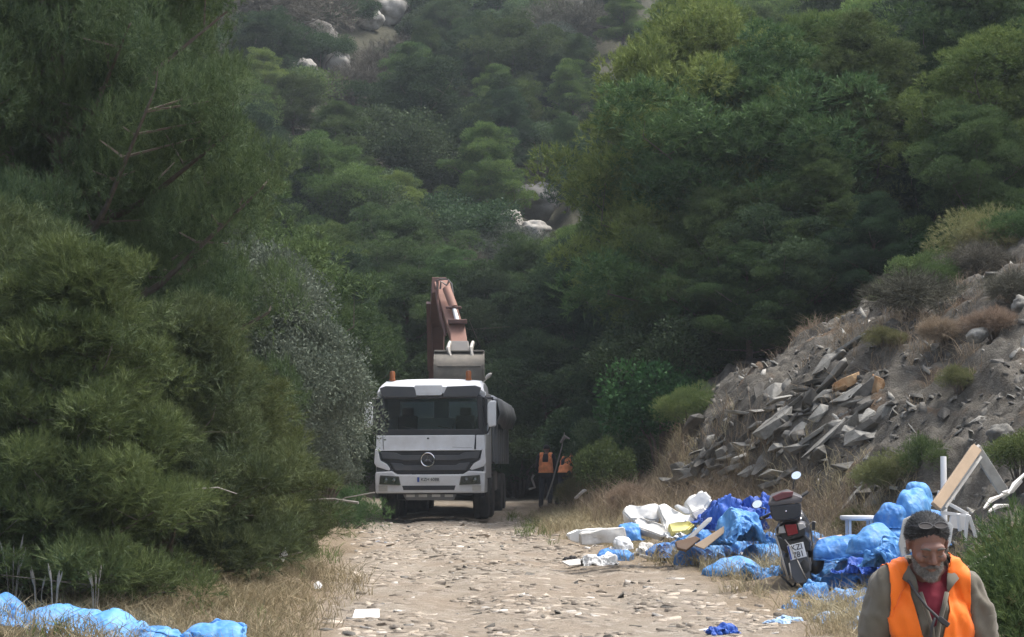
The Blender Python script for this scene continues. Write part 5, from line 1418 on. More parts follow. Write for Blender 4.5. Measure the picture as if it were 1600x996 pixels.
def soft(kind, i, matk, loc, rz, sc, label, cat, name, tilt=(0, 0), group=None):
    key = (kind, i, matk)
    if key not in CLM:
        CLM[key] = np_mesh(name, (CL if kind == 'c' else SK)[i][0], (CL if kind == 'c' else SK)[i][1], M[matk], True)
    o = obj(name, CLM[key], None, loc, (tilt[0], tilt[1], rz))
    o.scale = sc if isinstance(sc, (list, tuple)) else (sc,) * 3
    if kind == 'c':
        s = o.modifiers.new('thick', 'SOLIDIFY'); s.thickness = 0.003
    m_ = o.modifiers.new('round', 'SUBSURF'); m_.levels = 1; m_.render_levels = 1
    return tag(o, label, cat, group)
def P3(u, v, Y):
    p = at(u, v, Y); g_ = gz(p.x, p.y, False)
    if p.z - g_ < 0.28 and v < 1000:          # lies on the ground: follow the sight line down to it
        h_ = ground_hit(u, v, Y - 4, Y + 4)
        if h_ is not None and h_.y > Y - 3.9: p = h_
        else: p.z = g_
    return (p.x, p.y, p.z - 0.02)

# left heap (u 880..1210) --------------------------------------------------
T_, S_ = 'tarp', 'sack'
soft('c', 0, 'blue', P3(1145, 870, 23.6), 0.3, (0.98, 0.9, 1.25), 'large light blue sheet crumpled over the middle of the heap beside the scooter', T_, 'plastic_sheet')
soft('c', 1, 'blue', P3(1160, 846, 24.1), 1.9, (0.9, 0.8, 1.25), 'light blue sheet rising behind the large crumpled one', T_, 'plastic_sheet')
soft('c', 1, 'blue_deep', P3(1145, 826, 24.7), 2.8, (0.9, 0.8, 1.3), 'deep blue sheet along the top of the heap beside the scooter', T_, 'plastic_sheet')
soft('c', 2, 'blue_deep', P3(1185, 808, 24.8), 0.4, (0.6, 0.7, 1.3), 'deep blue plastic hanging behind the seat of the scooter', T_, 'plastic_sheet')
soft('c', 3, 'blue_deep', P3(1105, 815, 25.0), 1.2, (0.9, 0.9, 1.0), 'small deep blue crumple next to the white foam slabs', T_, 'plastic_sheet')
soft('s', 0, 'blue', P3(1150, 902, 22.7), 0.1, (1.05, 0.9, 0.78), 'full light blue sack lying lowest in front of the heap', S_, 'plastic_sack')
soft('s', 1, 'blue_mid', P3(1080, 884, 23.4), 0.9, (0.78, 0.8, 0.75), 'round mid blue sack at the inner end of the blue heap', S_, 'plastic_sack')
soft('s', 2, 'blue', P3(1195, 885, 23.2), 0.5, (0.7, 0.9, 1.0), 'light blue sack pressed against the scooter', S_, 'plastic_sack')
soft('s', 3, 'blue', P3(1110, 878, 23.0), 0.5, (0.9, 0.9, 0.9), 'small light blue sack between the round one and the lowest one', S_, 'plastic_sack')
soft('s', 2, 'blue_mid', P3(962, 876, 24.2), 0.15, (0.62, 0.7, 0.66), 'mid blue sack wrapped in a white sheet near the foam box', S_, 'plastic_sack')
soft('s', 3, 'blue_mid', P3(982, 842, 25.0), 0.4, (0.75, 0.8, 0.7), 'small blue sack between the foam box and the foam slabs', S_, 'plastic_sack')
soft('s', 0, 'blue_mid', P3(1035, 870, 24.2), 0.0, (0.62, 0.8, 0.6), 'flattened blue sack under the white crumpled cloth', S_, 'plastic_sack')
soft('c', 2, 'white_bag', P3(935, 882, 23.9), 0.2, (0.55, 0.5, 0.7), 'white sheet spread on the ground before the mid blue sack', T_, 'plastic_sheet')
soft('c', 3, 'foam_dirty', P3(1010, 866, 24.0), 0.9, (0.9, 0.9, 1.6), 'dirty white crumpled cloth in the middle of the foam heap', 'cloth', 'crumpled_cloth')
soft('s', 3, 'white_bag', P3(972, 856, 24.4), 0.9, (0.6, 0.6, 0.5), 'small white bag on top of the mid blue sack', 'bag', 'plastic_bag')
soft('s', 3, 'foam_dirty', P3(1162, 876, 22.9), 0.2, (0.28, 0.3, 0.42), 'small grey stone-like lump caught in the large light blue sheet', 'lump', 'rubble_lump')
soft('c', 3, 'black_cloth', P3(892, 874, 24.2), 0.2, (0.42, 0.4, 0.6), 'black rag at the tip of the heap by the foam box', 'rag', 'black_rag')

def slab(poly, Y, t, mat, label, cat, name, bev=0.02, lean=0.0, Yf=None, noise=0.012):
    """flat board seen nearly face-on; poly in photo pixels, thickness t, lean = depth change per metre of height"""
    ub, vb = max(poly, key=lambda t: t[1]); pb = at(ub, vb, Y)
    if pb.z - gz(pb.x, pb.y, False) < 0.22 and vb < 1000:
        h_ = ground_hit(ub, vb, Y - 4, Y + 4)
        if h_ is not None and h_.y > Y - 3.9: Y = h_.y
    pts = [at(u, v, Y if Yf is None else Yf[i]) for i, (u, v) in enumerate(poly)]
    z0 = min(p.z for p in pts)
    if lean: pts = [Vector((p.x, p.y + (p.z - z0) * lean, p.z)) for p in pts]
    nrm = Vector((0, 0, 0))
    for i in range(len(pts)): nrm += (pts[i] - pts[0]).cross(pts[(i + 1) % len(pts)] - pts[0])
    nrm.normalize()
    if nrm.y < 0: nrm = -nrm
    c = sum(pts, Vector()) / len(pts)
    n = len(pts)
    q = MB(); q.add([p - c for p in pts] + [p - c + nrm * t for p in pts], [tuple(range(n)), tuple(range(2 * n - 1, n - 1, -1))] + [(k, (k + 1) % n, (k + 1) % n + n, k + n) for k in range(n)])
    if mat.startswith('foam'):
        me = q.mesh(name, M[mat], True); bm = bmesh.new(); bm.from_mesh(me)
        bmesh.ops.bevel(bm, geom=list(bm.edges), offset=min(bev, t * 0.3) * 0.7, segments=2, affect='EDGES')
        bmesh.ops.triangulate(bm, faces=bm.faces)
        for _ in range(6):
            le = [e for e in bm.edges if e.calc_length() > 0.07]
            if not le: break
            bmesh.ops.subdivide_edges(bm, edges=le, cuts=1); bmesh.ops.triangulate(bm, faces=[f for f in bm.faces if len(f.verts) > 3])
        bm.normal_update(); W = np.array([v.co[:] for v in bm.verts]) + np.array(c)
        am = min(0.05, t * 0.35)
        hh = am * (crease(W, 4.5, 3) * 0.6 + 0.5 * fbm(W[:, 0] * 6, W[:, 1] * 6, W[:, 2] * 6, 3)) - am * 1.6 * np.clip(fbm(W[:, 0] * 9 + 4, W[:, 1] * 9, W[:, 2] * 9, 2) - 0.25, 0, 1)
        for v, h_ in zip(bm.verts, hh): v.co += v.normal * float(h_)
        bm.to_mesh(me); bm.free()
        o = obj(name, me, None, c)
    else:
        o = q.build(name, M[mat], None, bev=bev, loc=c)
    return tag(o, label, cat)
F_ = 'foam slab'
slab([(974, 800), (982, 790), (1028, 787), (1032, 805), (1026, 813), (985, 812)], 25.4, 0.35, 'foam', 'white foam slab with chipped corners behind the heap', F_, 'foam_slab', 0.03, 0.6)
slab([(1030, 790), (1044, 788), (1085, 806), (1092, 816), (1060, 832), (1040, 826)], 25.0, 0.16, 'foam', 'white tilted foam slab with the yellow patch in front', F_, 'foam_slab', 0.03, 0.9)
slab([(1054, 790), (1060, 788), (1076, 797), (1078, 803), (1070, 803)], 24.8, 0.08, 'foam', 'small white disc leaning between the tilted slabs', 'foam piece', 'foam_piece', 0.01, 0.3)
slab([(1068, 786), (1090, 768), (1102, 766), (1116, 778), (1106, 792), (1092, 808), (1080, 802)], 25.5, 0.25, 'foam', 'curved white foam piece standing highest at the deep blue sheet', F_, 'foam_slab', 0.04, 0.4)
slab([(1078, 802), (1100, 790), (1112, 800), (1098, 815), (1086, 814)], 25.1, 0.2, 'foam_dirty', 'greyish foam block under the highest white piece', F_, 'foam_slab', 0.03, 0.3)
slab([(1044, 818), (1078, 812), (1090, 818), (1072, 830), (1050, 832)], 24.7, 0.12, 'foam_yellow', 'yellow foam piece lying in the middle of the foam heap', 'foam piece', 'foam_piece', 0.02, 1.0)
slab([(990, 812), (1000, 806), (1042, 820), (1046, 832), (1034, 838), (995, 824)], 24.9, 0.14, 'foam_dirty', 'long dirty white slab sloping before the tilted foam', F_, 'foam_slab', 0.02, 0.8)
slab([(886, 836), (900, 829), (960, 825), (962, 832), (906, 836), (906, 850), (890, 846)], 25.2, 0.2, 'foam', 'white rim of packaging behind the grey foam box', 'packaging', 'foam_packaging', 0.02)
slab([(907, 834), (976, 824), (978, 846), (908, 852)], 24.7, 0.26, 'foam_dirty', 'grey white rectangular foam box at the end of the heap', 'foam box', 'foam_box', 0.015)
slab([(1036, 861), (1052, 861), (1052, 871), (1036, 871)], 23.7, 0.12, 'foam_dirty', 'small square pale block on the ground before the blue sack', 'block', 'pale_block', 0.01)
slab([(1062, 850), (1108, 810), (1114, 809), (1112, 814), (1078, 846), (1066, 856)], 24.2, 0.05, 'foam_dirty', 'pale edged plank leaning across the blue heap', 'plank', 'leaning_plank', 0.006, 0.3)
slab([(1056, 846), (1088, 838), (1096, 842), (1072, 860), (1058, 856)], 24.0, 0.06, 'brown_board', 'broken dark brown board under the leaning plank', 'board', 'brown_board', 0.01, 0.6)
slab([(878, 878), (906, 874), (908, 882), (890, 884)], 23.7, 0.02, 'foam_dirty', 'flat white scrap on the ground by the black rag', 'scrap', 'white_scrap', 0.004, 2.5)
slab([(1000, 866), (1022, 872), (1020, 876), (998, 870)], 23.7, 0.04, 'foam_dirty', 'thin pale batten on the ground before the heap', 'batten', 'pale_batten', 0.006)
slab([(552, 955), (590, 954), (593, 966), (550, 966)], 19.0, 0.03, 'plastic_white', 'flat white rectangle lying on the near track', 'sheet', 'white_board_scrap', 0.004, 3.0)
slab([(434, 868), (444, 854), (449, 866), (442, 878)], 20.5, 0.03, 'plastic_white', 'white paper scrap caught in the low pine', 'scrap', 'white_scrap', 0.006, 0.3)
slab([(489, 912), (496, 908), (504, 915), (498, 924), (491, 921)], 20.0, 0.05, 'plastic_white', 'white crumpled scrap at the edge of the track', 'scrap', 'white_scrap', 0.01, 0.8)
soft('c', 3, 'blue_faded', P3(590, 846, 28), 0.2, (0.6, 0.5, 0.2), 'faded bluish rag flattened at the far edge of the track', 'rag', 'faded_rag')
soft('c', 3, 'blue_deep', P3(1130, 990, 17.2), 0.2, (0.60, 0.6, 0.95), 'dark and light blue scrap alone in the dry grass', T_, 'plastic_scrap')
soft('c', 2, 'blue_faded', P3(1225, 975, 17.6), 0.7, (0.45, 0.5, 0.30), 'faded shredded blue plastic flat in the dry grass', T_, 'plastic_scrap')
soft('c', 3, 'blue', P3(1245, 950, 18.3), 1.7, (0.45, 0.5, 0.9), 'small light blue scrap standing below the scooter', T_, 'plastic_scrap')

for args in [('c', 0, 'blue_mid', (1200, 868, 23.8), 1.3, (0.8, 0.8, 1.1), 'mid blue sheet running in behind the rear wheel of the scooter'), ('c', 1, 'blue', (1268, 862, 23.4), 0.4, (0.8, 0.7, 0.8), 'light blue sheet lying flat beyond the scooter'),
             ('c', 0, 'blue_mid', (1062, 868, 24.3), 0.2, (0.6, 0.6, 0.8), 'mid blue sheet under the broken brown board'), ('c', 3, 'blue', (1100, 850, 24.4), 2.0, (1.1, 1.0, 1.9), 'light blue crumple under the deep blue sheet'),
             ('c', 2, 'blue', (1195, 905, 22.2), 2.3, (0.55, 0.5, 0.8), 'light blue flap reaching to the foot of the scooter'), ('c', 3, 'white_bag', (1060, 838, 24.9), 0.3, (0.9, 0.8, 0.9), 'white crumpled film below the yellow foam piece'),
             ('c', 3, 'white_bag', (1205, 905, 22.3), 1.3, (0.45, 0.5, 0.5), 'little white film scrap by the foot of the scooter')]:
    soft(args[0], args[1], args[2], P3(*args[3]), args[4], args[5], args[6], T_, 'plastic_sheet')
slab([(1085, 852), (1150, 812), (1154, 817), (1100, 858)], 23.9, 0.03, 'wood', 'thin brown batten slanting over the light blue crumple', 'batten', 'thin_batten', 0.004, 0.4)
# right heap ------------------------------------------------------------------
soft('s', 2, 'blue_mid', P3(1320, 872, 21.5), 0.1, (0.85, 0.9, 0.9), 'mid blue sack directly beside the scooter wheel', S_, 'plastic_sack')
soft('s', 0, 'blue', P3(1370, 862, 21.0), 0.5, (0.85, 0.9, 0.95), 'light blue sack in the middle of the heap behind the man', S_, 'plastic_sack')
soft('c', 0, 'blue_mid', P3(1345, 915, 20.2), 2.1, (0.9, 0.85, 1.15), 'mid blue sheet crumpled between the scooter and the man', T_, 'plastic_sheet')
soft('c', 1, 'blue', P3(1400, 885, 20.2), 0.8, (0.65, 0.7, 0.95), 'light blue sheet rising close to the shoulder of the man', T_, 'plastic_sheet')
soft('s', 1, 'blue_mid', P3(1395, 822, 21.3), 0.2, (0.72, 0.8, 0.80), 'blue sack on top of the heap left of the raised one', S_, 'plastic_sack')
soft('s', 0, 'blue', P3(1400, 850, 21.4), 1.1, (0.95, 1, 0.95), 'wide blue sack under the topmost sacks', S_, 'plastic_sack')
soft('s', 2, 'blue', P3(1428, 812, 21.4), 1.0, (0.62, 0.7, 1.2), 'blue sack just under the highest one of the heap', S_, 'plastic_sack')
soft('s', 1, 'blue', P3(1437, 790, 21.6), 0.3, (0.55, 0.6, 0.86), 'highest blue sack leaning by the wooden frame', S_, 'plastic_sack', (0, R(-15)))
soft('s', 3, 'blue_mid', P3(1440, 850, 21.8), 0.3, (1.2, 1.2, 1.3), 'blue sack hidden behind the head of the man', S_, 'plastic_sack')
soft('c', 0, 'blue', P3(1325, 945, 18.8), 1.2, (0.62, 0.62, 0.62), 'light blue sheet spread nearest below the heap', T_, 'plastic_sheet')
soft('c', 3, 'blue_deep', P3(1300, 905, 19.8), 0.9, (0.7, 0.8, 0.95), 'darker blue crumple at the foot of the heap', T_, 'plastic_sheet')
soft('c', 2, 'blue_faded', P3(1310, 970, 17.8), 0.2, (0.5, 0.5, 0.5), 'faded torn sheet in the grass before the heap', T_, 'plastic_sheet')
soft('c', 1, 'blue_mid', P3(1360, 960, 18.2), 2.6, (0.5, 0.5, 0.6), 'mid blue torn sheet behind the arm of the man', T_, 'plastic_sheet')
for args in [('c', 0, 'blue', (1300, 900, 20.9), 1.3, (0.8, 0.8, 1.0), 'light blue sheet spilling towards the scooter from the heap behind the man'), ('c', 1, 'blue_mid', (1380, 925, 19.6), 0.4, (0.7, 0.7, 0.9), 'mid blue sheet beneath the shoulder of the man'),
             ('c', 3, 'blue_deep', (1340, 893, 20.6), 1.0, (0.9, 0.8, 1.5), 'dark blue crumple in the middle of the heap behind the man'), ('c', 3, 'blue_faded', (1355, 980, 17.6), 1.9, (0.8, 0.8, 1.0), 'pale shredded film beside the elbow of the man'),
             ('c', 2, 'blue', (1270, 935, 18.9), 0.9, (0.5, 0.5, 0.8), 'light blue torn strip on the grass nearest the scooter')]:
    soft(args[0], args[1], args[2], P3(*args[3]), args[4], args[5], args[6], T_, 'plastic_sheet')
# near left tarps
soft('c', 4, 'blue', P3(85, 1018, 15.8), 0.5, (1.35, 1.0, 1.35), 'large bright blue tarp crumpled at the foot of the dense pines', T_, 'tarp')
soft('c', 4, 'blue', P3(-15, 1012, 15.9), 1.9, (1.1, 1.0, 1.65), 'raised blue fold of tarp at the very edge beside the large one', T_, 'tarp')
soft('c', 5, 'blue', P3(285, 1022, 15.4), 0.2, (1.15, 0.8, 1.25), 'smaller blue tarp beside the tall dry grass', T_, 'tarp')

# wooden frame, post and white plastic things ------------------------------------
q = MB(); E_ = empty('angled_timber', P3(1480, 850, 20.5), 0, 'bare wood and flaking white planks joined at an angle, leaning on the bank', 'timber')
def plank_px(mb, a, b, Ya, Yb, w, t, org):
    a, b = at(*a, Ya), at(*b, Yb); d = (b - a).normalized(); s = Vector((0, 1, 0)).cross(d).normalized(); n = d.cross(s)
    r = lambda p: [p - org + s * w / 2 + n * t / 2, p - org - s * w / 2 + n * t / 2, p - org - s * w / 2 - n * t / 2, p - org + s * w / 2 - n * t / 2]
    mb.loft([r(a), r(b)]); return mb
og = E_.location
plank_px(MB(), (1462, 792), (1526, 700), 20.2, 20.6, 0.11, 0.06, og).build('bare_plank', M['wood'], E_, bev=0.006)
plank_px(MB(), (1474, 796), (1530, 716), 20.28, 20.68, 0.03, 0.10, og).build('plank_edge', M['wood_white'], E_, bev=0.004)
plank_px(MB(), (1524, 700), (1572, 775), 20.65, 20.9, 0.11, 0.06, og).build('flaking_plank', M['wood_white'], E_, bev=0.006)
q = MB(); q.tube([at(1474, 714, 20.9), at(1476, 858, 20.7)], 0.033, 12); tag(q.build('plastic_post', M['plastic_white'], None, smooth=40), 'upright white plastic pipe between the wooden frame and the blue sacks', 'pipe')
E_ = empty('plastic_chair', P3(1500, 850, 20.4), 0, 'broken white plastic garden chair under the wooden frame', 'chair'); og = E_.location
q = MB()
for a, b in (((1480, 786), (1512, 804)), ((1470, 801), (1514, 807)), ((1512, 804), (1508, 845)), ((1498, 803), (1500, 830)), ((1514, 806), (1525, 840))): plank_px(q, a, b, 20.3, 20.35, 0.035, 0.03, og)
q.build('chair_frame', M['plastic_white'], E_, bev=0.005)
q = MB(); plank_px(q, (1484, 812), (1512, 818), 20.5, 20.6, 0.16, 0.02, og); q.build('chair_seat', M['plastic_white'], E_, bev=0.004)
q = MB(); plank_px(q, (1465, 770), (1492, 778), 20.5, 20.5, 0.05, 0.03, og); q.build('armrest', M['plastic_white'], E_, bev=0.004)
E_ = empty('plastic_table', P3(1345, 860, 22.0), 0, 'low white plastic table beside the blue sacks, one leg showing', 'table'); og = E_.location
slab_ = MB(); a = at(1342, 813, 22.0) - og; slab_.lathe([(0, 0.0), (0.2, 0.0), (0.215, 0.02), (0.21, 0.05), (0.0, 0.055)], 28, None, (a.x, a.y, a.z)); so_ = slab_.build('table_top', M['plastic_white'], E_, smooth=40); 
for dx, dy in ((0.12, -0.1), (-0.12, -0.1), (0.12, 0.12), (-0.12, 0.12)):
    q = MB(); q.box((a.x + dx, a.y + dy, a.z - 0.16), (0.03, 0.03, 0.32)); q.build('leg', M['plastic_white'], E_, bev=0.004)
slab([(1280, 842), (1318, 836), (1322, 842), (1284, 850)], 22.5, 0.04, 'wood', 'pale wooden board on the straw behind the scooter', 'board', 'wooden_board', 0.004, 1.5)
slab([(1300, 856), (1322, 850), (1326, 858), (1306, 864)], 22.2, 0.03, 'foam_dirty', 'white flat scrap beside the wooden board', 'scrap', 'white_scrap', 0.004, 1.5)
slab([(1404, 850), (1412, 812), (1424, 806), (1428, 860), (1408, 872)], 20.0, 0.03, 'foam_dirty', 'pale sheet standing close behind the head of the man', 'sheet', 'pale_sheet', 0.01)
slab([(1472, 838), (1482, 815), (1490, 822), (1486, 850), (1474, 868), (1468, 866)], 20.2, 0.03, 'foam', 'torn white panel below the plastic pipe', 'panel', 'torn_panel', 0.01)
for pts, lab in (([(1537, 795), (1548, 782), (1562, 776), (1572, 770)], 'thick white twisted strip below the flaking plank'), ([(1575, 772), (1584, 758), (1600, 742), (1618, 730)], 'long white bent strip at the edge of the bank'),
                 ([(1545, 800), (1556, 792), (1575, 790)], 'short white strip among the leaves'), ([(1566, 770), (1580, 768), (1596, 752)], 'thin white strip crossing the long one')):
    q = MB(); q.tube([at(u, v, 20.0 + 0.15 * i) for i, (u, v) in enumerate(pts)], [0.012, 0.028, 0.016, 0.02][:len(pts)], 5)
    o = q.build('plastic_strip', M['foam_dirty'], None, smooth=50); tag(o, lab, 'strip')
q = MB(); q.tube([at(1500, 895, 12.5), at(1528, 878, 12.6), at(1545, 868, 12.8)], 0.012, 5); tag(q.build('dry_stick', M['deadwood'], None, smooth=50), 'thin pale stick beside the shoulder of the man', 'stick')
# dead branches
for pts, Y, r0, lab in (([(560, 786), (520, 780), (475, 782)], 23.0, 0.03, 'pale bare branch sticking out over the track edge'), ([(585, 770), (540, 778), (500, 800), (520, 792)], 23.2, 0.016, 'thin forked twig above the pale bare branch'),
                        ([(300, 765), (340, 762), (370, 772)], 18.0, 0.014, 'dark bare twig inside the young pine'), ([(520, 520), (470, 500), (458, 468), (475, 462)], 30.0, 0.02, 'bleached branch hooked above the olive-like shrub'),
                        ([(205, 770), (230, 775), (262, 772)], 18.3, 0.015, 'dark twig low in the dense pine')):
    q = MB(); q.tube([at(u, v, Y + 0.1 * i) for i, (u, v) in enumerate(pts)], [0.6 * r0 * (1 - 0.25 * i) for i in range(len(pts))], 6)
    tag(q.build('dead_branch', M['deadwood'], None, smooth=50), lab, 'branch')
# reed-like weeds
for i, (u, v, Y, h, lab) in enumerate([(60, 945, 16.6, 0.28, 'seed-headed weed furthest towards the edge above the tarp'), (85, 940, 16.4, 0.30, 'seed-headed weed in the middle of the three above the tarp'), (150, 945, 16.5, 0.34, 'seed-headed weed with the tallest head above the tarp'), (20, 930, 16.8, 0.45, 'pale tall weed stalk in the dark at the edge of the pines')]):
    p = at(u, v, Y); q = MB(); rr = np.random.RandomState(i)
    for k in range(5):
        a = rr.rand() * 6.28; t = Vector((math.cos(a) * 0.25, math.sin(a) * 0.25, 1)).normalized()
        hh = h * (0.6 + 0.5 * rr.rand()); q.tube([Vector((0, 0, -0.3)), t * hh * 0.6, t * hh * 0.8, t * hh * 0.95, t * hh * 1.15], [0.003, 0.003, 0.009, 0.010, 0.002], 5)
    o = q.build('weed', M['deadwood'], None, smooth=50, loc=p); tag(o, lab, 'weed')
# ------------------------------------------------------------------ people
def mat_cloth(name, col, rough=0.85, fold=0.35, scale=7, dark=0.75, wave=True):
    m, nd, lk, bs = nmat(name)
    tc = nd.new('ShaderNodeTexCoord')
    n1 = noise_n(nd, lk, scale, 5, 0.6, vec=tc.outputs['Object'])
    c = mix_col(nd, lk, ramp(nd, lk, n1, [(0.35, 0.0), (0.65, 1.0)]), tuple(c_ * dark for c_ in col), col)
    lk.new(c, bs.inputs['Base Color']); bs.inputs['Roughness'].default_value = rough
    bs.inputs['Specular IOR Level'].default_value = 0.2
    bs.inputs['Sheen Weight'].default_value = 0.15
    n2 = noise_n(nd, lk, 450, 2, 0.5, vec=tc.outputs['Object'])
    bump_n(nd, lk, n2, fold, 0.002, bs)
    return m
M['vest'] = mat_cloth('orange_vest', (0.95, 0.19, 0.018), 0.6, 0.15, 5, 0.9)
M['vest_far'] = mat_cloth('far_orange_vest', (1.0, 0.36, 0.15), 0.8, 0.1, 8, 0.7)
M['shirt'] = mat_cloth('brown_shirt', (0.15, 0.135, 0.105), 0.85, 0.4, 9, 0.8)
M['tee'] = mat_cloth('crimson_tee', (0.19, 0.02, 0.035), 0.9, 0.3)
M['trousers'] = mat_cloth('dark_trousers', (0.04, 0.042, 0.05), 0.9)
M['dark_top'] = mat_cloth('dark_top', (0.03, 0.028, 0.03), 0.9)
M['boot'] = mat_cloth('boot_leather', (0.045, 0.035, 0.028), 0.6)
M['hair'] = mat_cloth('black_grey_hair', (0.02, 0.02, 0.021), 0.7, 0.3, 40, 0.6)
M['beard'] = mat_cloth('grey_beard', (0.30, 0.28, 0.265), 0.9, 0.9, 70, 0.55)
M['moustache'] = mat_cloth('dark_grey_moustache', (0.13, 0.115, 0.105), 0.9, 0.9, 80, 0.6)
def mat_skin():
    m, nd, lk, bs = nmat('tanned_skin')
    tc = nd.new('ShaderNodeTexCoord'); n1 = noise_n(nd, lk, 14, 5, 0.6, vec=tc.outputs['Object'])
    c = mix_col(nd, lk, n1, (0.15, 0.072, 0.052), (0.26, 0.14, 0.105)); lk.new(c, bs.inputs['Base Color'])
    bs.inputs['Roughness'].default_value = 0.55; bs.inputs['Subsurface Weight'].default_value = 0.08
    bs.inputs['Subsurface Radius'].default_value = (0.01, 0.004, 0.002)
    n2 = noise_n(nd, lk, 160, 3, 0.6, vec=tc.outputs['Object']); bump_n(nd, lk, n2, 0.3, 0.002, bs); return m
M['skin'] = mat_skin()

def capsule(mb, a, b, ra, rb, n=14):
    a, b = Vector(a), Vector(b)
    mb.tube([a, a.lerp(b, 0.33), a.lerp(b, 0.66), b], [ra, ra * .67 + rb * .33, ra * .33 + rb * .67, rb], n)
    mb.ball(a, ra, n, 8); mb.ball(b, rb, n, 8)
def union(mb, voxel, smooth_it=4, dec=None):
    me = bpy.data.meshes.new('tmp'); me.from_pydata(mb.v, [], mb.f)
    bm = bmesh.new(); bm.from_mesh(me); bmesh.ops.remove_doubles(bm, verts=bm.verts, dist=1e-6); bmesh.ops.recalc_face_normals(bm, faces=bm.faces); bm.to_mesh(me); bm.free()
    o = bpy.data.objects.new('tmp', me); COL.objects.link(o)
    r = o.modifiers.new('r', 'REMESH'); r.mode = 'VOXEL'; r.voxel_size = voxel
    s = o.modifiers.new('s', 'SMOOTH'); s.iterations = smooth_it; s.factor = 0.6
    out = bpy.data.meshes.new_from_object(o.evaluated_get(bpy.context.evaluated_depsgraph_get()))
    bpy.data.objects.remove(o); bpy.data.meshes.remove(me)
    V = np.array([v.co[:] for v in out.vertices])
    out.calc_loop_triangles()
    T = np.array([t.vertices[:] for t in out.loop_triangles])
    bpy.data.meshes.remove(out)
    return V, T
def vnormals(V, T):
    n = np.cross(V[T[:, 1]] - V[T[:, 0]], V[T[:, 2]] - V[T[:, 0]])
    N = np.zeros_like(V)
    for k in range(3): np.add.at(N, T[:, k], n)
    return N / (np.linalg.norm(N, axis=1, keepdims=True) + 1e-12)
def clip(V, T, f):
    """keep the part of the surface where f(V) > 0, cut exactly along f = 0"""
    F = f(V); V = [tuple(v) for v in V]; out = []; cache = {}
    def cut(i, j):
        k = (min(i, j), max(i, j))
        if k not in cache:
            t = F[i] / (F[i] - F[j]); a, b = V[i], V[j]
            V.append(tuple(a[q] + (b[q] - a[q]) * t for q in range(3))); cache[k] = len(V) - 1
        return cache[k]
    for t in T.tolist():
        s = [F[i] > 0 for i in t]; c = sum(s)
        if c == 3: out.append(t)
        elif c == 2:
            while s[0] or not (s[1] and s[2]): t = t[1:] + t[:1]; s = s[1:] + s[:1]
            a = cut(t[0], t[1]); b = cut(t[0], t[2]); out.append([a, t[1], t[2]]); out.append([a, t[2], b])
        elif c == 1:
            while not s[0]: t = t[1:] + t[:1]; s = s[1:] + s[:1]
            out.append([t[0], cut(t[0], t[1]), cut(t[0], t[2])])
    V = np.array(V); out = np.array(out)
    un, inv = np.unique(out, return_inverse=True)
    return V[un], inv.reshape(-1, 3)
def surf(name, V, T, mat, parent, thick=0.0, folds=0.0, fs=9.0, seed=0.0, push=0.0):
    N = vnormals(V, T)
    if folds or push:
        W = V * np.array([1, 1, 0.6]) + 0.03 * np.stack([fbm(V[:, 0] * 9, V[:, 1] * 9, V[:, 2] * 9 + seed)] * 3, 1)
        h = folds * (0.6 * (1 - 2 * np.abs(fbm(V[:, 0] * fs * 1.8, V[:, 1] * fs * 1.8, V[:, 2] * fs * 0.8 + V[:, 0] * fs * 0.8 + seed, 2))) + 0.9 * crease(W, fs * 0.7, int(seed) + 3) + 0.3 * crease(W, fs * 2.0, int(seed) + 13))
        V = V + N * (h + push)[:, None]
    o = obj(name, np_mesh(name, V, T, mat, True), parent)
    if thick:
        m = o.modifiers.new('t', 'SOLIDIFY'); m.thickness = thick; m.offset = 1
    return o

def hand_prims(mb, w, elbow, s, curl=0.5):
    """palm, four fingers and thumb hanging from wrist w"""
    d = (Vector(w) - Vector(elbow)).normalized()
    side = Vector((0, -1, 0)); side = (side - d * side.dot(d)).normalized()   # across the palm (thumb side forward)
    inw = Vector((-s, 0, 0)); inw = (inw - d * inw.dot(d) - side * inw.dot(side)).normalized()
    w = Vector(w)
    for k, off in enumerate((0.030, 0.011, -0.009, -0.028)):
        base = w + d * 0.085 + side * off
        capsule(mb, w + d * 0.015 + side * off * 0.6, base, 0.0155, 0.0135, 10)
        L = (0.044, 0.050, 0.046, 0.036)[k]; p = base; dd = d.copy(); r = 0.0095
        for j in range(3):
            dd = (dd * math.cos(curl * 0.55) + inw * math.sin(curl * 0.55) * 1.0).normalized()
            q = p + dd * L * (1, 0.65, 0.5)[j]; capsule(mb, p, q, r, r * 0.9, 8); p = q; r *= 0.9
    t0 = w + d * 0.025 + side * 0.028; t1 = t0 + (d * 0.6 + side * 0.8).normalized() * 0.038; t2 = t1 + (d * 0.9 + side * 0.25 + inw * 0.4).normalized() * 0.032
    capsule(mb, t0, t1, 0.014, 0.0115, 8); capsule(mb, t1, t2, 0.0115, 0.009, 8)

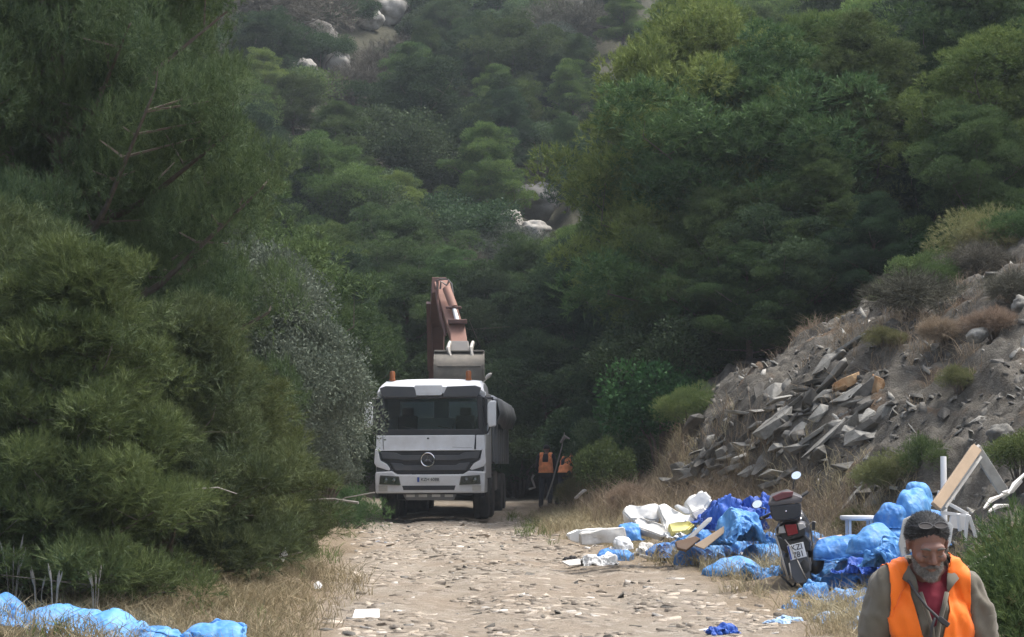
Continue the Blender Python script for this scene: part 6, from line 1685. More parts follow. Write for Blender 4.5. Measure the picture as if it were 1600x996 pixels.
def head_surface(fine):
    """head about its own centre (between the ears), looking to -y, before tilting"""
    mb = MB()
    mb.ball((0, 0.022, 0.040), (0.076, 0.092, 0.080), 24, 16)       # skull
    mb.ball((0, -0.010, -0.012), (0.066, 0.076, 0.085), 24, 16)     # mid face
    mb.ball((0, -0.030, -0.070), (0.052, 0.050, 0.046), 20, 12)     # jaw
    mb.ball((0, -0.070, -0.098), (0.026, 0.022, 0.022), 14, 10)     # chin
    capsule(mb, (-0.034, -0.074, 0.024), (0.034, -0.074, 0.024), 0.017, 0.017, 12)   # brow ridge
    for s in (-1, 1):
        mb.ball((s * 0.042, -0.062, -0.022), (0.023, 0.022, 0.020), 14, 10)        # cheekbone
        mb.ball((s * 0.032, -0.070, 0.002), (0.0155, 0.013, 0.010), 12, 8)          # lid over the eyeball
        mb.ball((s * 0.078, 0.014, -0.004), (0.009, 0.020, 0.032), 12, 10, Matrix.Rotation(R(s * 12), 3, 'Z'))    # ear
        mb.ball((s * 0.082, 0.012, 0.012), (0.008, 0.020, 0.014), 10, 8)
        mb.ball((s * 0.012, -0.092, -0.034), (0.009, 0.010, 0.008), 10, 8)          # nostril wing
    capsule(mb, (0, -0.080, 0.018), (0, -0.104, -0.026), 0.0095, 0.0125, 12)         # nose
    mb.ball((0, -0.084, -0.058), (0.022, 0.012, 0.0075), 12, 8)                      # upper lip
    mb.ball((0, -0.082, -0.071), (0.019, 0.012, 0.0075), 12, 8)                      # lower lip
    return mb

def make_person(label, pose, fine=True, yaw=0.0, loc=(0, 0, 0), mats=None, vest='open'):
    mats = mats or {}
    E = empty('person', loc, yaw, label, 'person')
    p = {k: Vector(v) for k, v in pose.items()}
    vx = 0.009 if fine else 0.02
    # ---- torso + arms + legs: one continuous body
    def torso(mb, g=0.0, arms=True, hem=None):
        c, pv, nk = p['chest'], p['pelvis'], p['neck']
        mb.ball(pv, (0.165 + g, 0.115 + g, 0.13), 20, 12)
        mb.ball(pv.lerp(c, 0.45), (0.155 + g, 0.118 + g, 0.16), 20, 12)
        mb.ball(c, (0.152 + g, 0.108 + g, 0.17), 20, 12)
        mb.ball(c + Vector((0, 0.01, 0.07)), (0.145 + g, 0.10 + g, 0.10), 20, 12)
        for s, n in ((-1, 'l'), (1, 'r')):
            sh = p['sh_' + n]
            capsule(mb, nk + Vector((s * 0.03, 0.02, -0.02)), sh + Vector((-s * 0.01, 0, 0.0)), 0.044 + g * .6, 0.050 + g * .6)
            if arms:
                capsule(mb, sh, p['el_' + n], 0.048 + g, 0.042 + g); capsule(mb, p['el_' + n], p['wr_' + n], 0.044 + g, 0.033 + g * 0.8)
        capsule(mb, p['chest'] + Vector((0, 0.02, 0.12)), nk, 0.07 + g * .5, 0.058 + g * .4)
    if fine:
        b = MB(); torso(b, -0.008)
        capsule(b, p['neck'] - Vector((0, 0, 0.05)), p['head'] + Vector((0, 0.035, -0.05)), 0.056, 0.055)
    else:
        b = MB(); torso(b, -0.008); capsule(b, p['neck'] - Vector((0, 0, 0.05)), p['head'], 0.055, 0.05)
    for n, s in (('l', -1), ('r', 1)):
        hp = p['pelvis'] + Vector((s * 0.09, 0, -0.05))
        capsule(b, hp, p['kn_' + n], 0.082, 0.052); capsule(b, p['kn_' + n], p['an_' + n], 0.050, 0.036)
        hand_prims(b, p['wr_' + n], p['el_' + n], s)
    V, T = union(b, 0.0085 if fine else 0.013, 3)
    surf('body', V, T, M['skin'], E)
    # ---- head
    Hm = Matrix.Rotation(pose.get('tilt', R(0)), 3, 'X') if not isinstance(pose.get('tilt', 0), tuple) else Matrix.Rotation(pose['tilt'][0], 3, 'X') @ Matrix.Rotation(pose['tilt'][2], 3, 'Z')
    Hn = np.array(Hm)
    def place(V): return V @ Hn.T * 0.95 + np.array(p['head'])
    hv, ht = union(head_surface(fine), 0.0042 if fine else 0.012, 5 if fine else 2)
    # carve the eye sockets and the mouth line
    if fine:
        for s in (-1, 1):
            for (cx, cy, cz, rr, dd) in ((s * 0.032, -0.078, 0.009, 0.014, 0.0035), (s * 0.032, -0.080, -0.010, 0.013, 0.002), (s * 0.024, -0.085, -0.044, 0.010, 0.002)):
                d = np.linalg.norm((hv - np.array([cx, cy, cz])) * np.array([0.8, 1, 1.6]), axis=1)
                hv[:, 1] += dd * np.exp(-(d / rr) ** 2)
        d = np.exp(-((hv[:, 2] + 0.0645) / 0.003) ** 2) * np.exp(-(hv[:, 0] / 0.022) ** 2) * (hv[:, 1] < -0.06); hv[:, 1] += 0.004 * d
        for z0 in (0.050, 0.062, 0.074):       # forehead lines
            d = np.exp(-((hv[:, 2] - z0) / 0.0018) ** 2) * np.exp(-(hv[:, 0] / 0.04) ** 2) * (hv[:, 1] < -0.03); hv[:, 1] += 0.0012 * d
    ho = surf('head', place(hv), ht, M['skin'], E)
    # ---- hair cap
    def fh(v):
        line = 0.066 + 0.012 * np.cos(v[:, 0] * 40) - 0.35 * np.clip(v[:, 1] + 0.04, 0, 1) * 1.9
        line = np.maximum(line, -0.045)
        earc = np.hypot((v[:, 1] - 0.010) / 1.0, (v[:, 2] + 0.0)) - 0.032
        r_ = v[:, 2] - line + 0.009 * fbm(v[:, 0] * 130, v[:, 1] * 130, v[:, 2] * 130, 3)
        return np.where(np.abs(v[:, 0]) > 0.066, np.minimum(r_, earc), r_)
    av, at_ = clip(hv, ht, fh)
    N = vnormals(av, at_)
    av = av + N * (0.001 + (0.008 + 0.003 * fbm(av[:, 0] * 45, av[:, 1] * 45, av[:, 2] * 45, 3)) * sstep(0.0, 0.022, fh(av)))[:, None]
    hr = obj('hair', np_mesh('hair', place(av), at_, M['hair'], True), E)
    
    if fine:
        # short hair strands over the cap
        rr = np.random.RandomState(3); k = rr.randint(len(av), size=14000)
        Pn = place(av[k]); D = N[k] @ Hn.T * 0.35 + rr.normal(size=(len(k), 3)) * 0.18 + np.array([0.15, 0.9, -0.1])
        D /= np.linalg.norm(D, axis=1, keepdims=True)
        v_, t_ = needles(Pn, D, 2, 0.019, 0.0014, 0.3, rr, rr.rand(len(k)))
        M['strand'] = mat_leaf('hair_strands', (0.012, 0.012, 0.013), (0.13, 0.13, 0.135), 0, 0)
        obj('hair_strand', np_mesh('hair_strand', v_, np.arange(len(v_)).reshape(-1, 3), M['strand'], False, {'tint': ('POINT', t_)}), hr)
        # beard: lower jaw, up the side to the ear
        def fb(v):
            z_lim = -0.064 + 0.7 * np.clip(np.abs(v[:, 0]) - 0.040, 0, 1) * 1.6
            f = np.minimum(z_lim - v[:, 2], 0.012 - v[:, 1])
            f = np.minimum(f, v[:, 2] + 0.135)
            mouth = np.hypot(v[:, 0] / 0.024, (v[:, 2] + 0.0655) / 0.009) - 1
            f = np.where(v[:, 1] < -0.06, np.minimum(f, mouth * 0.01), f)
            return f + 0.003 * fbm(v[:, 0] * 120, v[:, 1] * 120, v[:, 2] * 120, 2)
        bv, bt = clip(hv, ht, fb); N2 = vnormals(bv, bt)
        bv2 = bv + N2 * (0.0005 + 0.004 * sstep(0, 0.02, fb(bv)))[:, None]
        bo = obj('beard', np_mesh('beard', place(bv2), bt, M['beard'], True), E)
        k = rr.randint(len(bv), size=2600); D = N2[k] @ Hn.T + np.array([0, 0, -0.8]) + rr.normal(size=(len(k), 3)) * 0.3; D /= np.linalg.norm(D, axis=1, keepdims=True)
        v_, t_ = needles(place(bv2[k]), D, 2, 0.011, 0.0013, 0.3, rr, rr.rand(len(k)))
        M['bstrand'] = mat_leaf('beard_strands', (0.14, 0.13, 0.12), (0.40, 0.38, 0.36), 0, 0)
        obj('beard_strand', np_mesh('beard_strand', v_, np.arange(len(v_)).reshape(-1, 3), M['bstrand'], False, {'tint': ('POINT', t_)}), bo)
        q = MB()
        for s in (-1, 1): q.tube([(0, -0.100, -0.047), (s * 0.015, -0.097, -0.051), (s * 0.030, -0.084, -0.060)], [0.0075, 0.0075, 0.004], 8)
        q.v = [tuple(place(np.array([v]))[0]) for v in q.v]; q.build('moustache', M['moustache'], E, smooth='all')
        q = MB()
        for s in (-1, 1): q.tube([(s * 0.014, -0.0925, 0.024), (s * 0.032, -0.0915, 0.030), (s * 0.050, -0.077, 0.023)], [0.0045, 0.005, 0.003], 8)
        q.v = [tuple(place(np.array([v]))[0]) for v in q.v]; q.build('eyebrow', M['moustache'], E, smooth='all')
        q = MB()
        for s in (-1, 1): q.tube([(s * 0.019, -0.0865, -0.005), (s * 0.032, -0.0885, -0.0085), (s * 0.046, -0.078, -0.004)], [0.0012, 0.0018, 0.0012], 6)
        q.v = [tuple(place(np.array([v]))[0]) for v in q.v]; q.build('eyelash', M['ink'], E, smooth='all')
        # sunglasses pushed up on the hair
        q = MB()
        for s in (-1, 1):
            n = 18; ring = []
            q.prism([(s * 0.032 + 0.026 * math.cos(a) * (1 + 0.1 * math.cos(2 * a)), 0.0 + 0.014 * math.sin(a)) for a in [i * 2 * math.pi / n for i in range(n)]], 'y', -0.002, 0.002, Matrix.Rotation(R(-62), 3, 'X'), (0, -0.050, 0.116))
        gl = q.build('sunglasses', M['black_cloth'], E)
        q2 = MB(); q2.tube([(-0.008, -0.052, 0.117), (0.008, -0.052, 0.117)], 0.002, 6)
        for s in (-1, 1):
            q2.tube([(s * 0.058, -0.048, 0.112), (s * 0.074, -0.01, 0.098), (s * 0.083, 0.05, 0.065)], 0.002, 6)
            q2.tube([(s * 0.032 + 0.028 * math.cos(a), -0.053 + 0.0135 * math.sin(a) , 0.1175 + 0.0075 * math.sin(a)) for a in [i * math.pi / 8 for i in range(17)]], 0.0022, 6, False)
        fr = q2.build('glasses_frame', M['ink'], gl, smooth='all')
        for o_ in (gl, fr):
            for v in o_.data.vertices: v.co = Vector(place(np.array([v.co[:]]))[0])
    # ---- shirt, tee, vest
    b = MB(); torso(b, 0.010)
    for s, n in ((-1, 'l'), (1, 'r')):
        capsule(b, p['el_' + n], p['wr_' + n], 0.058, 0.050)
    b.ball(p['pelvis'] + Vector((0, 0, -0.04)), (0.195, 0.14, 0.14), 20, 12)
    V, T = union(b, vx, 4)
    nk = p['neck']; ch = p['chest']
    if fine:
        zt = nk.z - 0.015
        def f_shirt(v):
            x = v[:, 0] - ch.x; f = np.minimum(v[:, 2] - (p['pelvis'].z - 0.15), 1)
            front = v[:, 1] < ch.y - 0.02
            vneck = np.abs(x) - np.clip((v[:, 2] - (zt - 0.23)) * 0.40, -0.1, 0.075)
            neck = 0.075 - np.hypot(x, v[:, 1] - nk.y)
            f = np.where(front & (v[:, 2] > zt - 0.26), np.minimum(f, vneck), f)
            top = nk.z + 0.02 - v[:, 2] 
            wr = np.minimum(*[np.linalg.norm(v - np.array(p['wr_' + n]), axis=1) - 0.055 for n in ('l', 'r')])
            return np.minimum(np.minimum(f, wr), top)
        sv, st = clip(V, T, f_shirt)
        surf('shirt', sv, st, mats.get('shirt', M['shirt']), E, 0.004, 0.032, 8, 2.0, 0.002)
        def f_tee(v):
            x = v[:, 0] - ch.x
            crew = (zt - 0.045) + 1.2 * x * x * 8 - v[:, 2]
            return np.minimum(np.minimum(0.11 - np.abs(x), ch.y + 0.02 - v[:, 1]), np.minimum(crew, v[:, 2] - (zt - 0.36)))
        tv, tt = clip(V, T, f_tee)
        surf('tee_shirt', tv, tt, M['tee'], E, 0, 0.012, 12, 1.0, -0.006)
        # collar
        for s in (-1, 1):
            q = MB()
            def C(x, y, z): return Vector((ch.x + s * x, ch.y + y, zt + z))
            strip = [(C(0.030, 0.085, 0.055), C(0.045, 0.105, 0.010)), (C(0.070, 0.055, 0.055), C(0.090, 0.070, 0.005)), (C(0.083, 0.0, 0.045), C(0.108, -0.005, -0.008)), (C(0.080, -0.055, 0.015), C(0.112, -0.080, -0.030)), (C(0.062, -0.098, -0.022), C(0.084, -0.112, -0.052)), (C(0.056, -0.116, -0.060), C(0.058, -0.122, -0.084))]
            for i in range(len(strip) - 1):
                (a0, b0), (a1, b1) = strip[i], strip[i + 1]
                q.add([a0, b0, b1, a1], [(0, 1, 2, 3)])
            co = q.build('collar', M['shirt'], E, smooth='all'); m = co.modifiers.new('t', 'SOLIDIFY'); m.thickness = 0.006
            
            # button band down the open front
            q = MB(); q.tube([C(0.052, -0.130, -0.08), C(0.035, -0.142, -0.14), C(0.016, -0.146, -0.20), C(0.004, -0.148, -0.27), C(0.004, -0.146, -0.40)], [0.009] * 5, 6)
            q.build('shirt_placket', M['shirt'], E, smooth='all')
        # vest
        c, pv = p['chest'], p['pelvis']
        def seg_d(v, a_, b_):
            a_, b_ = np.array(a_), np.array(b_); ab = b_ - a_
            t = np.clip(((v - a_) @ ab) / (ab @ ab), 0, 1)[:, None]
            return np.linalg.norm(v - a_ - t * ab, axis=1)
        def f_vest(v):
            x = v[:, 0] - ch.x; z = v[:, 2] - zt
            arm = np.interp(z, [-0.6, -0.34, -0.25, -0.16, -0.06, 0.08], [0.30, 0.30, 0.176, 0.163, 0.158, 0.163]) - np.abs(x)
            vw = np.interp(z, [-0.9, -0.34, -0.26, -0.18, -0.10, -0.02, 0.1], [-0.02, 0.006, 0.032, 0.054, 0.072, 0.072, 0.070])
            front = v[:, 1] < ch.y - 0.0
            vn = np.abs(x + 0.004) - vw
            back = np.hypot(x, v[:, 1] - nk.y - 0.02) - 0.085
            for n in ('l', 'r'):
                da = np.minimum(seg_d(v, p['sh_' + n].lerp(p['el_' + n], 0.35), p['el_' + n]), seg_d(v, p['el_' + n], p['wr_' + n])) - 0.072
                arm = np.minimum(arm, da + np.clip((z + 0.20) * 0.8, 0, 1))
            f = np.minimum(arm, np.where(front, vn, np.where(z > -0.03, back, 1.0)))
            return np.minimum(np.minimum(f, v[:, 2] - (pv.z - 0.08)), nk.z + 0.03 - v[:, 2])
        vv, vt = clip(V, T, f_vest)
        surf('vest', vv, vt, M['vest'], E, 0.003, 0.032, 8, 2.0, 0.013)
        # black strap with a small device, crossing the chest
        def S(x, z, y=-0.160): return Vector((ch.x + x, ch.y + y, zt + z))
        q = MB(); q.tube([S(-0.095, -0.035, -0.112), S(-0.070, -0.085, -0.150), S(-0.035, -0.135, -0.166), S(0.0, -0.170, -0.172), S(0.030, -0.200, -0.176)], [0.006, 0.0055, 0.0055, 0.0065, 0.009], 8)
        q.tube([S(-0.005, -0.175, -0.172), S(-0.018, -0.215, -0.172), S(-0.026, -0.27, -0.168), S(-0.028, -0.36, -0.166)], 0.006, 8)
        q.build('lanyard', M['black_plastic'], E, smooth='all')
        q = MB(); q.box(S(0.026, -0.190, -0.178), (0.020, 0.014, 0.05), Matrix.Rotation(R(-52), 3, 'Y')); q.build('lanyard_clip', M['black_plastic'], E, bev=0.003)
    else:
        def f_top(v):
            wr = np.minimum(*[np.linalg.norm(v - np.array(p['wr_' + n]), axis=1) - 0.06 for n in ('l', 'r')])
            return np.minimum(np.minimum(v[:, 2] - (p['pelvis'].z - 0.12), nk.z + 0.01 - v[:, 2]), wr)
        sv, st = clip(V, T, f_top); surf('shirt', sv, st, M['dark_top'], E, 0, 0.006, 8, 1)
        b = MB(); torso(b, 0.020, arms=False); V2, T2 = union(b, vx, 4)
        def f_v(v):
            x = np.abs(v[:, 0] - ch.x); z = v[:, 2] - nk.z
            strap = 0.045 - np.abs(x - 0.115)
            lowp = 0.21 - x
            f = np.where(z > -0.18, strap, lowp)
            f = np.minimum(np.where((z > -0.25) & (z <= -0.18), np.minimum(lowp, np.maximum(strap, (-0.18 - z) * 1.5 - 0.03)), f), v[:, 2] - (p['pelvis'].z + 0.02))
            return f
        vv, vt = clip(V2, T2, f_v); surf('vest', vv, vt, M['vest_far'], E, 0.01, 0.008, 7, 3.0, 0.014)
    # ---- trousers and boots
    b = MB()
    b.ball(p['pelvis'], (0.178, 0.128, 0.13), 18, 12)
    for n, s in (('l', -1), ('r', 1)):
        hp = p['pelvis'] + Vector((s * 0.09, 0, -0.05))
        capsule(b, hp, p['kn_' + n], 0.096, 0.070); capsule(b, p['kn_' + n], p['an_' + n] + Vector((0, 0, 0.02)), 0.068, 0.062)
    V, T = union(b, 0.012 if fine else 0.02, 4)
    V, T = clip(V, T, lambda v: np.minimum(p['pelvis'].z + 0.07 - v[:, 2], 1))
    surf('trousers', V, T, M['trousers'], E, 0, 0.007, 7, 7)
    for n in ('l', 'r'):
        a = p['an_' + n]; q = MB()
        capsule(q, a + Vector((0, 0.01, 0.10)), a + Vector((0, 0.02, -0.02)), 0.055, 0.052, 12)
        capsule(q, a + Vector((0, 0.03, -0.045)), a + Vector((0, -0.13, -0.050)), 0.042, 0.040, 12)
        V, T = union(q, 0.012, 3); V[:, 2] = np.maximum(V[:, 2], a.z - 0.085)
        surf('boot', V, T, M['boot'], E)
    return E

man_pose = dict(pelvis=(0, 0.03, 0.93), chest=(0, 0.01, 1.20), neck=(0.0, -0.005, 1.40), head=(-0.012, -0.080, 1.484), sh_l=(-0.155, 0.0, 1.318), sh_r=(0.160, 0.0, 1.318),
                el_l=(-0.205, 0.03, 1.08), el_r=(0.235, 0.04, 1.08), wr_l=(-0.235, -0.13, 0.88), wr_r=(0.265, -0.08, 0.86), kn_l=(-0.10, -0.14, 0.50), kn_r=(0.10, 0.04, 0.49), an_l=(-0.10, -0.16, 0.09), an_r=(0.10, 0.25, 0.13),
                tilt=(R(24), 0, R(4)))
mx = at(1448, 900, 7.5).x
make_person('bearded man in an orange vest over a brown shirt, looking down as he walks', man_pose, True, 0.0, (mx, 7.5, gz(mx, 7.5))).scale = (0.98, 0.98, 0.975)
far1 = dict(pelvis=(0, 0.0, 0.90), chest=(0.0, -0.03, 1.18), neck=(0.0, -0.07, 1.40), head=(0.0, -0.10, 1.53), sh_l=(-0.18, -0.03, 1.36), sh_r=(0.18, -0.03, 1.36), el_l=(-0.25, -0.02, 1.08), el_r=(0.25, -0.02, 1.08),
            wr_l=(-0.2, -0.22, 0.92), wr_r=(0.2, -0.22, 0.92), kn_l=(-0.10, -0.06, 0.48), kn_r=(0.10, 0.05, 0.48), an_l=(-0.11, 0.02, 0.09), an_r=(0.11, 0.16, 0.09), tilt=(R(18), 0, 0))
fx = at(853, 780, 50.0).x; UP = 0.12
make_person('worker with an orange vest and dark trousers seen from behind by the bare stem', far1, False, R(170), (fx, 50.0, gz(fx, 50.0)))
far2 = dict(far1); far2.update(chest=(0.05, -0.12, 1.12), neck=(0.06, -0.24, 1.30), head=(0.07, -0.34, 1.36), sh_l=(-0.12, -0.20, 1.29), sh_r=(0.24, -0.16, 1.26), el_l=(-0.2, -0.32, 1.05), el_r=(0.3, -0.3, 1.02), wr_l=(-0.1, -0.45, 0.92), wr_r=(0.2, -0.45, 0.9), tilt=(R(45), 0, 0))
fx = at(882, 780, 49.0).x
make_person('stooping worker with an orange vest half hidden by the green bush', far2, False, R(130), (fx, 49.0, gz(fx, 49.0)))
q = MB(); q.tube([at(853, 782, 48.0), at(864, 750, 48.0), at(872, 720, 48.0), at(878, 698, 48.1), at(882, 676, 48.1)], [0.022, 0.02, 0.017, 0.015, 0.01], 7); q.tube([at(876, 692, 48.1), at(883, 682, 48.0), at(890, 686, 48.0)], [0.03, 0.05, 0.02], 6)
tag(q.build('bare_sapling', M['deadwood'], None, smooth=50), 'leaning bare grey stem standing between the two distant workers', 'sapling')
q = MB(); q.tube([at(834, 742, 47.0), at(831, 748, 47.0), at(836, 762, 47), at(826, 765, 47)], 0.03, 6); tag(q.build('pale_branch', M['deadwood'], None, smooth=50), 'bent pale branch lying at the feet of the vested worker', 'branch')
slab([(896, 778), (912, 764), (918, 766), (900, 782)], 40, 0.1, 'foam_dirty', 'pale broken piece on the grass below the green bush', 'scrap', 'pale_scrap', 0.02)

# ------------------------------------------------------------------ scooter, seen from behind, leaning
def make_scooter():
    Y0 = 21.4
    S = empty('scooter', P3(1252, 916, Y0), 0, 'black scooter with top case and white number plate, leaning between the blue heaps', 'scooter')
    og = S.location.copy()
    def L(u, v, y=0.0): p = at(u, v, Y0 + y); return p - og
    def poly(mb, pts, y0, y1): 
        a = [L(u, v, y0) for u, v in pts]; b = [L(u, v, y1) for u, v in pts]; n = len(pts)
        mb.add(a + b, [tuple(range(n)), tuple(range(2 * n - 1, n - 1, -1))] + [(k, (k + 1) % n, (k + 1) % n + n, k + n) for k in range(n)]); return mb
    blk, gry = M['black_gloss'], M['grey_plastic']
    # rear wheel and front wheel follow the lean (about 9 degrees to the left going up)
    lean = R(-9)
    Mr = Matrix.Rotation(lean, 3, 'Y')
    def wheel_s(y, name, u, v):
        c = L(u, v, y); Mx = Mr @ Matrix.Rotation(R(90), 3, 'Y'); w = empty(name, (0, 0, 0)); w.parent = S
        t = MB(); r, wd = 0.24, 0.12; t.lathe([(r * 0.62, -wd / 2 * 0.8), (r * 0.85, -wd / 2), (r * 0.96, -wd * 0.36), (r, 0), (r * 0.96, wd * 0.36), (r * 0.85, wd / 2), (r * 0.62, wd / 2 * 0.8)], 32, Mx, c); t.build('tyre', M['rubber'], w, smooth=50)
        t = MB(); t.lathe([(0, 0.05), (0.04, 0.05), (0.05, 0.015), (r * 0.6, 0.03), (r * 0.64, -0.03), (0, -0.03)], 20, Mx, c); t.build('rim', M['steel'], w, smooth=40)
    wheel_s(0.15, 'rear_wheel', 1253, 884)
    wheel_s(1.35, 'front_wheel', 1250, 868)
    # body tail, built as lofted sections going forward
    def sect(cu, cv, w, h, y, k=16, e=0.7):
        out = []
        for i in range(k):
            a = 2 * math.pi * i / k; c, s = math.cos(a), math.sin(a)
            x = w / 2 * math.copysign(abs(c) ** e, c); z = h / 2 * math.copysign(abs(s) ** e, s)
            out.append(L(cu, cv, y) + Mr @ Vector((x, 0, z)))
        return out
    q = MB(); q.loft([sect(1239, 833, 0.27, 0.17, -0.06), sect(1239, 832, 0.36, 0.25, 0.0), sect(1239, 835, 0.40, 0.32, 0.25), sect(1241, 840, 0.38, 0.34, 0.55), sect(1243, 850, 0.30, 0.26, 0.75)])
    q.build('tail_body', blk, S, smooth=45)
    q = MB(); q.loft([sect(1237, 815, 0.20, 0.06, 0.0), sect(1237, 813, 0.29, 0.10, 0.15), sect(1238, 812, 0.30, 0.12, 0.5), sect(1238, 818, 0.20, 0.08, 0.8)]); q.build('saddle', M['black_plastic'], S, smooth=45)
    q = MB(); q.loft([sect(1246, 872, 0.34, 0.08, 0.55), sect(1247, 874, 0.36, 0.07, 0.9), sect(1247, 872, 0.38, 0.1, 1.05), sect(1242, 835, 0.40, 0.5, 1.15), sect(1240, 815, 0.30, 0.3, 1.22)]); q.build('leg_shield', blk, S, smooth=45)
    # tail light and indicators
    q = MB(); poly(q, [(1226, 820), (1244, 819), (1247, 834), (1231, 838)], -0.10, -0.05); q.build('tail_light', M['red_lens'], S, bev=0.006)
    for pts in ([(1217, 824), (1224, 821), (1228, 833), (1216, 834)], [(1246, 818), (1256, 819), (1260, 824), (1249, 829)]):
        q = MB(); poly(q, pts, -0.085, -0.04); q.build('indicator', M['clear_lens'], S, bev=0.005)
    # tail panel below the lights, number plate
    q = MB(); poly(q, [(1212, 836), (1229, 842), (1258, 834), (1268, 846), (1266, 862), (1234, 868), (1219, 858)], -0.06, 0.2); q.build('tail_panel', blk, S, bev=0.02)
    a, b, c, d = L(1230.5, 853, -0.12), L(1255, 847, -0.12), L(1260, 870, -0.12), L(1235, 876, -0.12)
    cen = (a + b + c + d) / 4; ang = math.atan2((b - a).z, (b - a).x)
    q = MB(); q.box((0, 0, 0), (0.185, 0.006, 0.165)); po = q.build('number_plate', M['plate_white'], S, loc=cen, rot=(0, -ang, 0), bev=0.003)
    q = MB(); q.box((-0.082, -0.0045, 0), (0.018, 0.002, 0.15)); q.build('blue_strip', M['euro_blue'], po)
    for s_, z in (('KZI', 0.040), ('781', -0.040)):
        tm = text_mesh(s_, 0.088, M['ink']); obj('plate_lettering', tm, po, (0.008, -0.005, z), (R(90), 0, 0)).scale = (0.95, 1.0, 1)
    q = MB(); poly(q, [(1231, 868), (1262, 862), (1267, 905), (1256, 912), (1244, 912), (1236, 900)], -0.075, -0.02); q.build('rear_fender', M['grey_plastic'], S, bev=0.012)
    q = MB()
    q.tube([L(1212, 838, -0.05), L(1219, 860, -0.08), L(1224, 880, -0.08), L(1232, 906, -0.05)], 0.012, 6); q.tube([L(1246, 876, -0.1), L(1254, 893, -0.1), L(1260, 905, -0.08)], 0.006, 5)
    q.tube([L(1226, 843, -0.1), L(1236, 856, -0.14), L(1246, 875, -0.13)], 0.006, 5); q.tube([L(1233, 880, -0.09), L(1237, 905, -0.08)], 0.008, 5); q.build('trailing_strap', M['pale_steel'], S, smooth='all')
    # muffler on the right, engine cover on the left
    q = MB(); cc = L(1276, 876, 0.0); q.lathe([(0, -0.02), (0.05, -0.02), (0.095, 0.0), (0.125, 0.05), (0.125, 0.40), (0.08, 0.46), (0, 0.46)], 24, Mr @ Matrix.Rotation(R(-90), 3, 'X'), cc)
    for v in range(len(q.v)):
        x, y, z = q.v[v]; q.v[v] = (cc.x + (x - cc.x) * 0.78, y, cc.z + (z - cc.z) * 1.25)
    q.build('muffler', blk, S, smooth=45)
    q = MB(); q.lathe([(0, 0), (0.028, 0), (0.028, 0.05), (0.022, 0.05)], 14, Matrix.Rotation(R(-90), 3, 'X'), L(1265, 880, -0.06)); q.tube([L(1264, 872, -0.05), L(1265, 892, -0.05)], 0.022, 8); q.build('exhaust_pipe', M['steel'], S, smooth=45)
    q = MB(); q.loft([sect(1230, 885, 0.10, 0.20, 0.0), sect(1230, 884, 0.13, 0.24, 0.12), sect(1232, 880, 0.12, 0.24, 0.5), sect(1236, 872, 0.1, 0.16, 0.7)]); q.build('engine_case', M['grey_plastic'], S, smooth=45)
    q = MB(); q.tube([L(1217, 896, 0.2), L(1228, 908, 0.15), L(1240, 919, 0.1)], 0.014, 6); q.tube([L(1245, 905, 0.25), L(1240, 919, 0.1)], 0.014, 6); q.tube([L(1266, 898, 0.3), L(1268, 916, 0.25)], 0.014, 6); q.build('stand', blk, S, smooth='all')
    # top case
    q = MB(); q.loft([[L(u, v, y) for (u, v) in pts] for y, pts in ((-0.16, [(1204, 792), (1250, 788), (1250, 806), (1244, 814), (1214, 816), (1207, 808)]), (-0.20, [(1202, 790), (1252, 786), (1252, 806), (1244, 812), (1212, 815), (1205, 808)]), (0.18, [(1202, 790), (1252, 786), (1252, 806), (1244, 812), (1212, 815), (1205, 808)]))][1:])
    tc_ = q.build('top_case', M['black_plastic'], S, bev=0.02)
    q = MB(); q.loft([[L(u, v, y) for u, v in pts] for y, pts in ((-0.21, [(1200, 785), (1252, 779), (1254, 786), (1200, 792)]), (-0.15, [(1202, 777), (1222, 768), (1246, 769), (1254, 784)][:1] + [(1226, 768), (1254, 776), (1201, 788)]), (0.18, [(1204, 772), (1230, 764), (1252, 774), (1203, 787)]))])
    q.build('case_lid', M['case_lid'], tc_, bev=0.015)
    q = MB(); poly(q, [(1206, 776), (1222, 769), (1240, 768), (1238, 776), (1212, 784)], -0.222, -0.16); q.build('lid_reflector', M['dull_red'], tc_, bev=0.01)
    q = MB(); q.ball(L(1228, 799, -0.205), 0.012, 8, 6); q.ball(L(1251, 811, -0.1), 0.014, 8, 6); q.build('case_lock', M['chrome'], tc_)
    # handlebar turned and tilted, grips, levers, mirrors
    g0, g1, y0, y1 = (1188, 811), (1262, 769), 0.95, 1.15
    q = MB(); q.tube([L(*g0, y0), L(1205, 802, 1.0), L(1240, 792, 1.08), L(1252, 776, 1.1), L(*g1, y1)], 0.014, 8); q.tube([L(1240, 792, 1.08), L(1241, 830, 1.15)], 0.03, 8); hb = q.build('handlebar', blk, S, smooth='all')
    for a_, b_ in ((g0, (1200, 806)), (g1, (1250, 777))):
        q = MB(); q.tube([L(*a_, y0 if a_ is g0 else y1), L(*b_, 1.02 if a_ is g0 else 1.1)], 0.02, 10); q.build('grip', M['rubber'], hb, smooth=45)
    for (u, v), (u2, v2), y, lab in (((1244, 743), (1239, 765), 1.1, None), ((1183, 788), (1196, 803), 0.98, None)):
        c = L(u, v, y); q = MB(); q.tube([L(u2, v2, y), L(u2 + 1, (v + v2) / 2, y), c + Vector((0, 0.02, -0.03))], 0.008, 6); mo = q.build('mirror_stalk', blk, S, smooth='all')
        q = MB(); q.lathe([(0.0, 0.0), (0.058, 0.0), (0.062, 0.012), (0.05, 0.03), (0, 0.04)], 20, Matrix.Rotation(R(-100), 3, 'X'), c)
        for i in range(len(q.v)): x, yy, z = q.v[i]; q.v[i] = (c.x + (x - c.x) * 1.0 + (z - c.z) * 0.25, yy, c.z + (z - c.z) * 0.85)
        q.build('mirror_back', blk, mo, smooth=45)
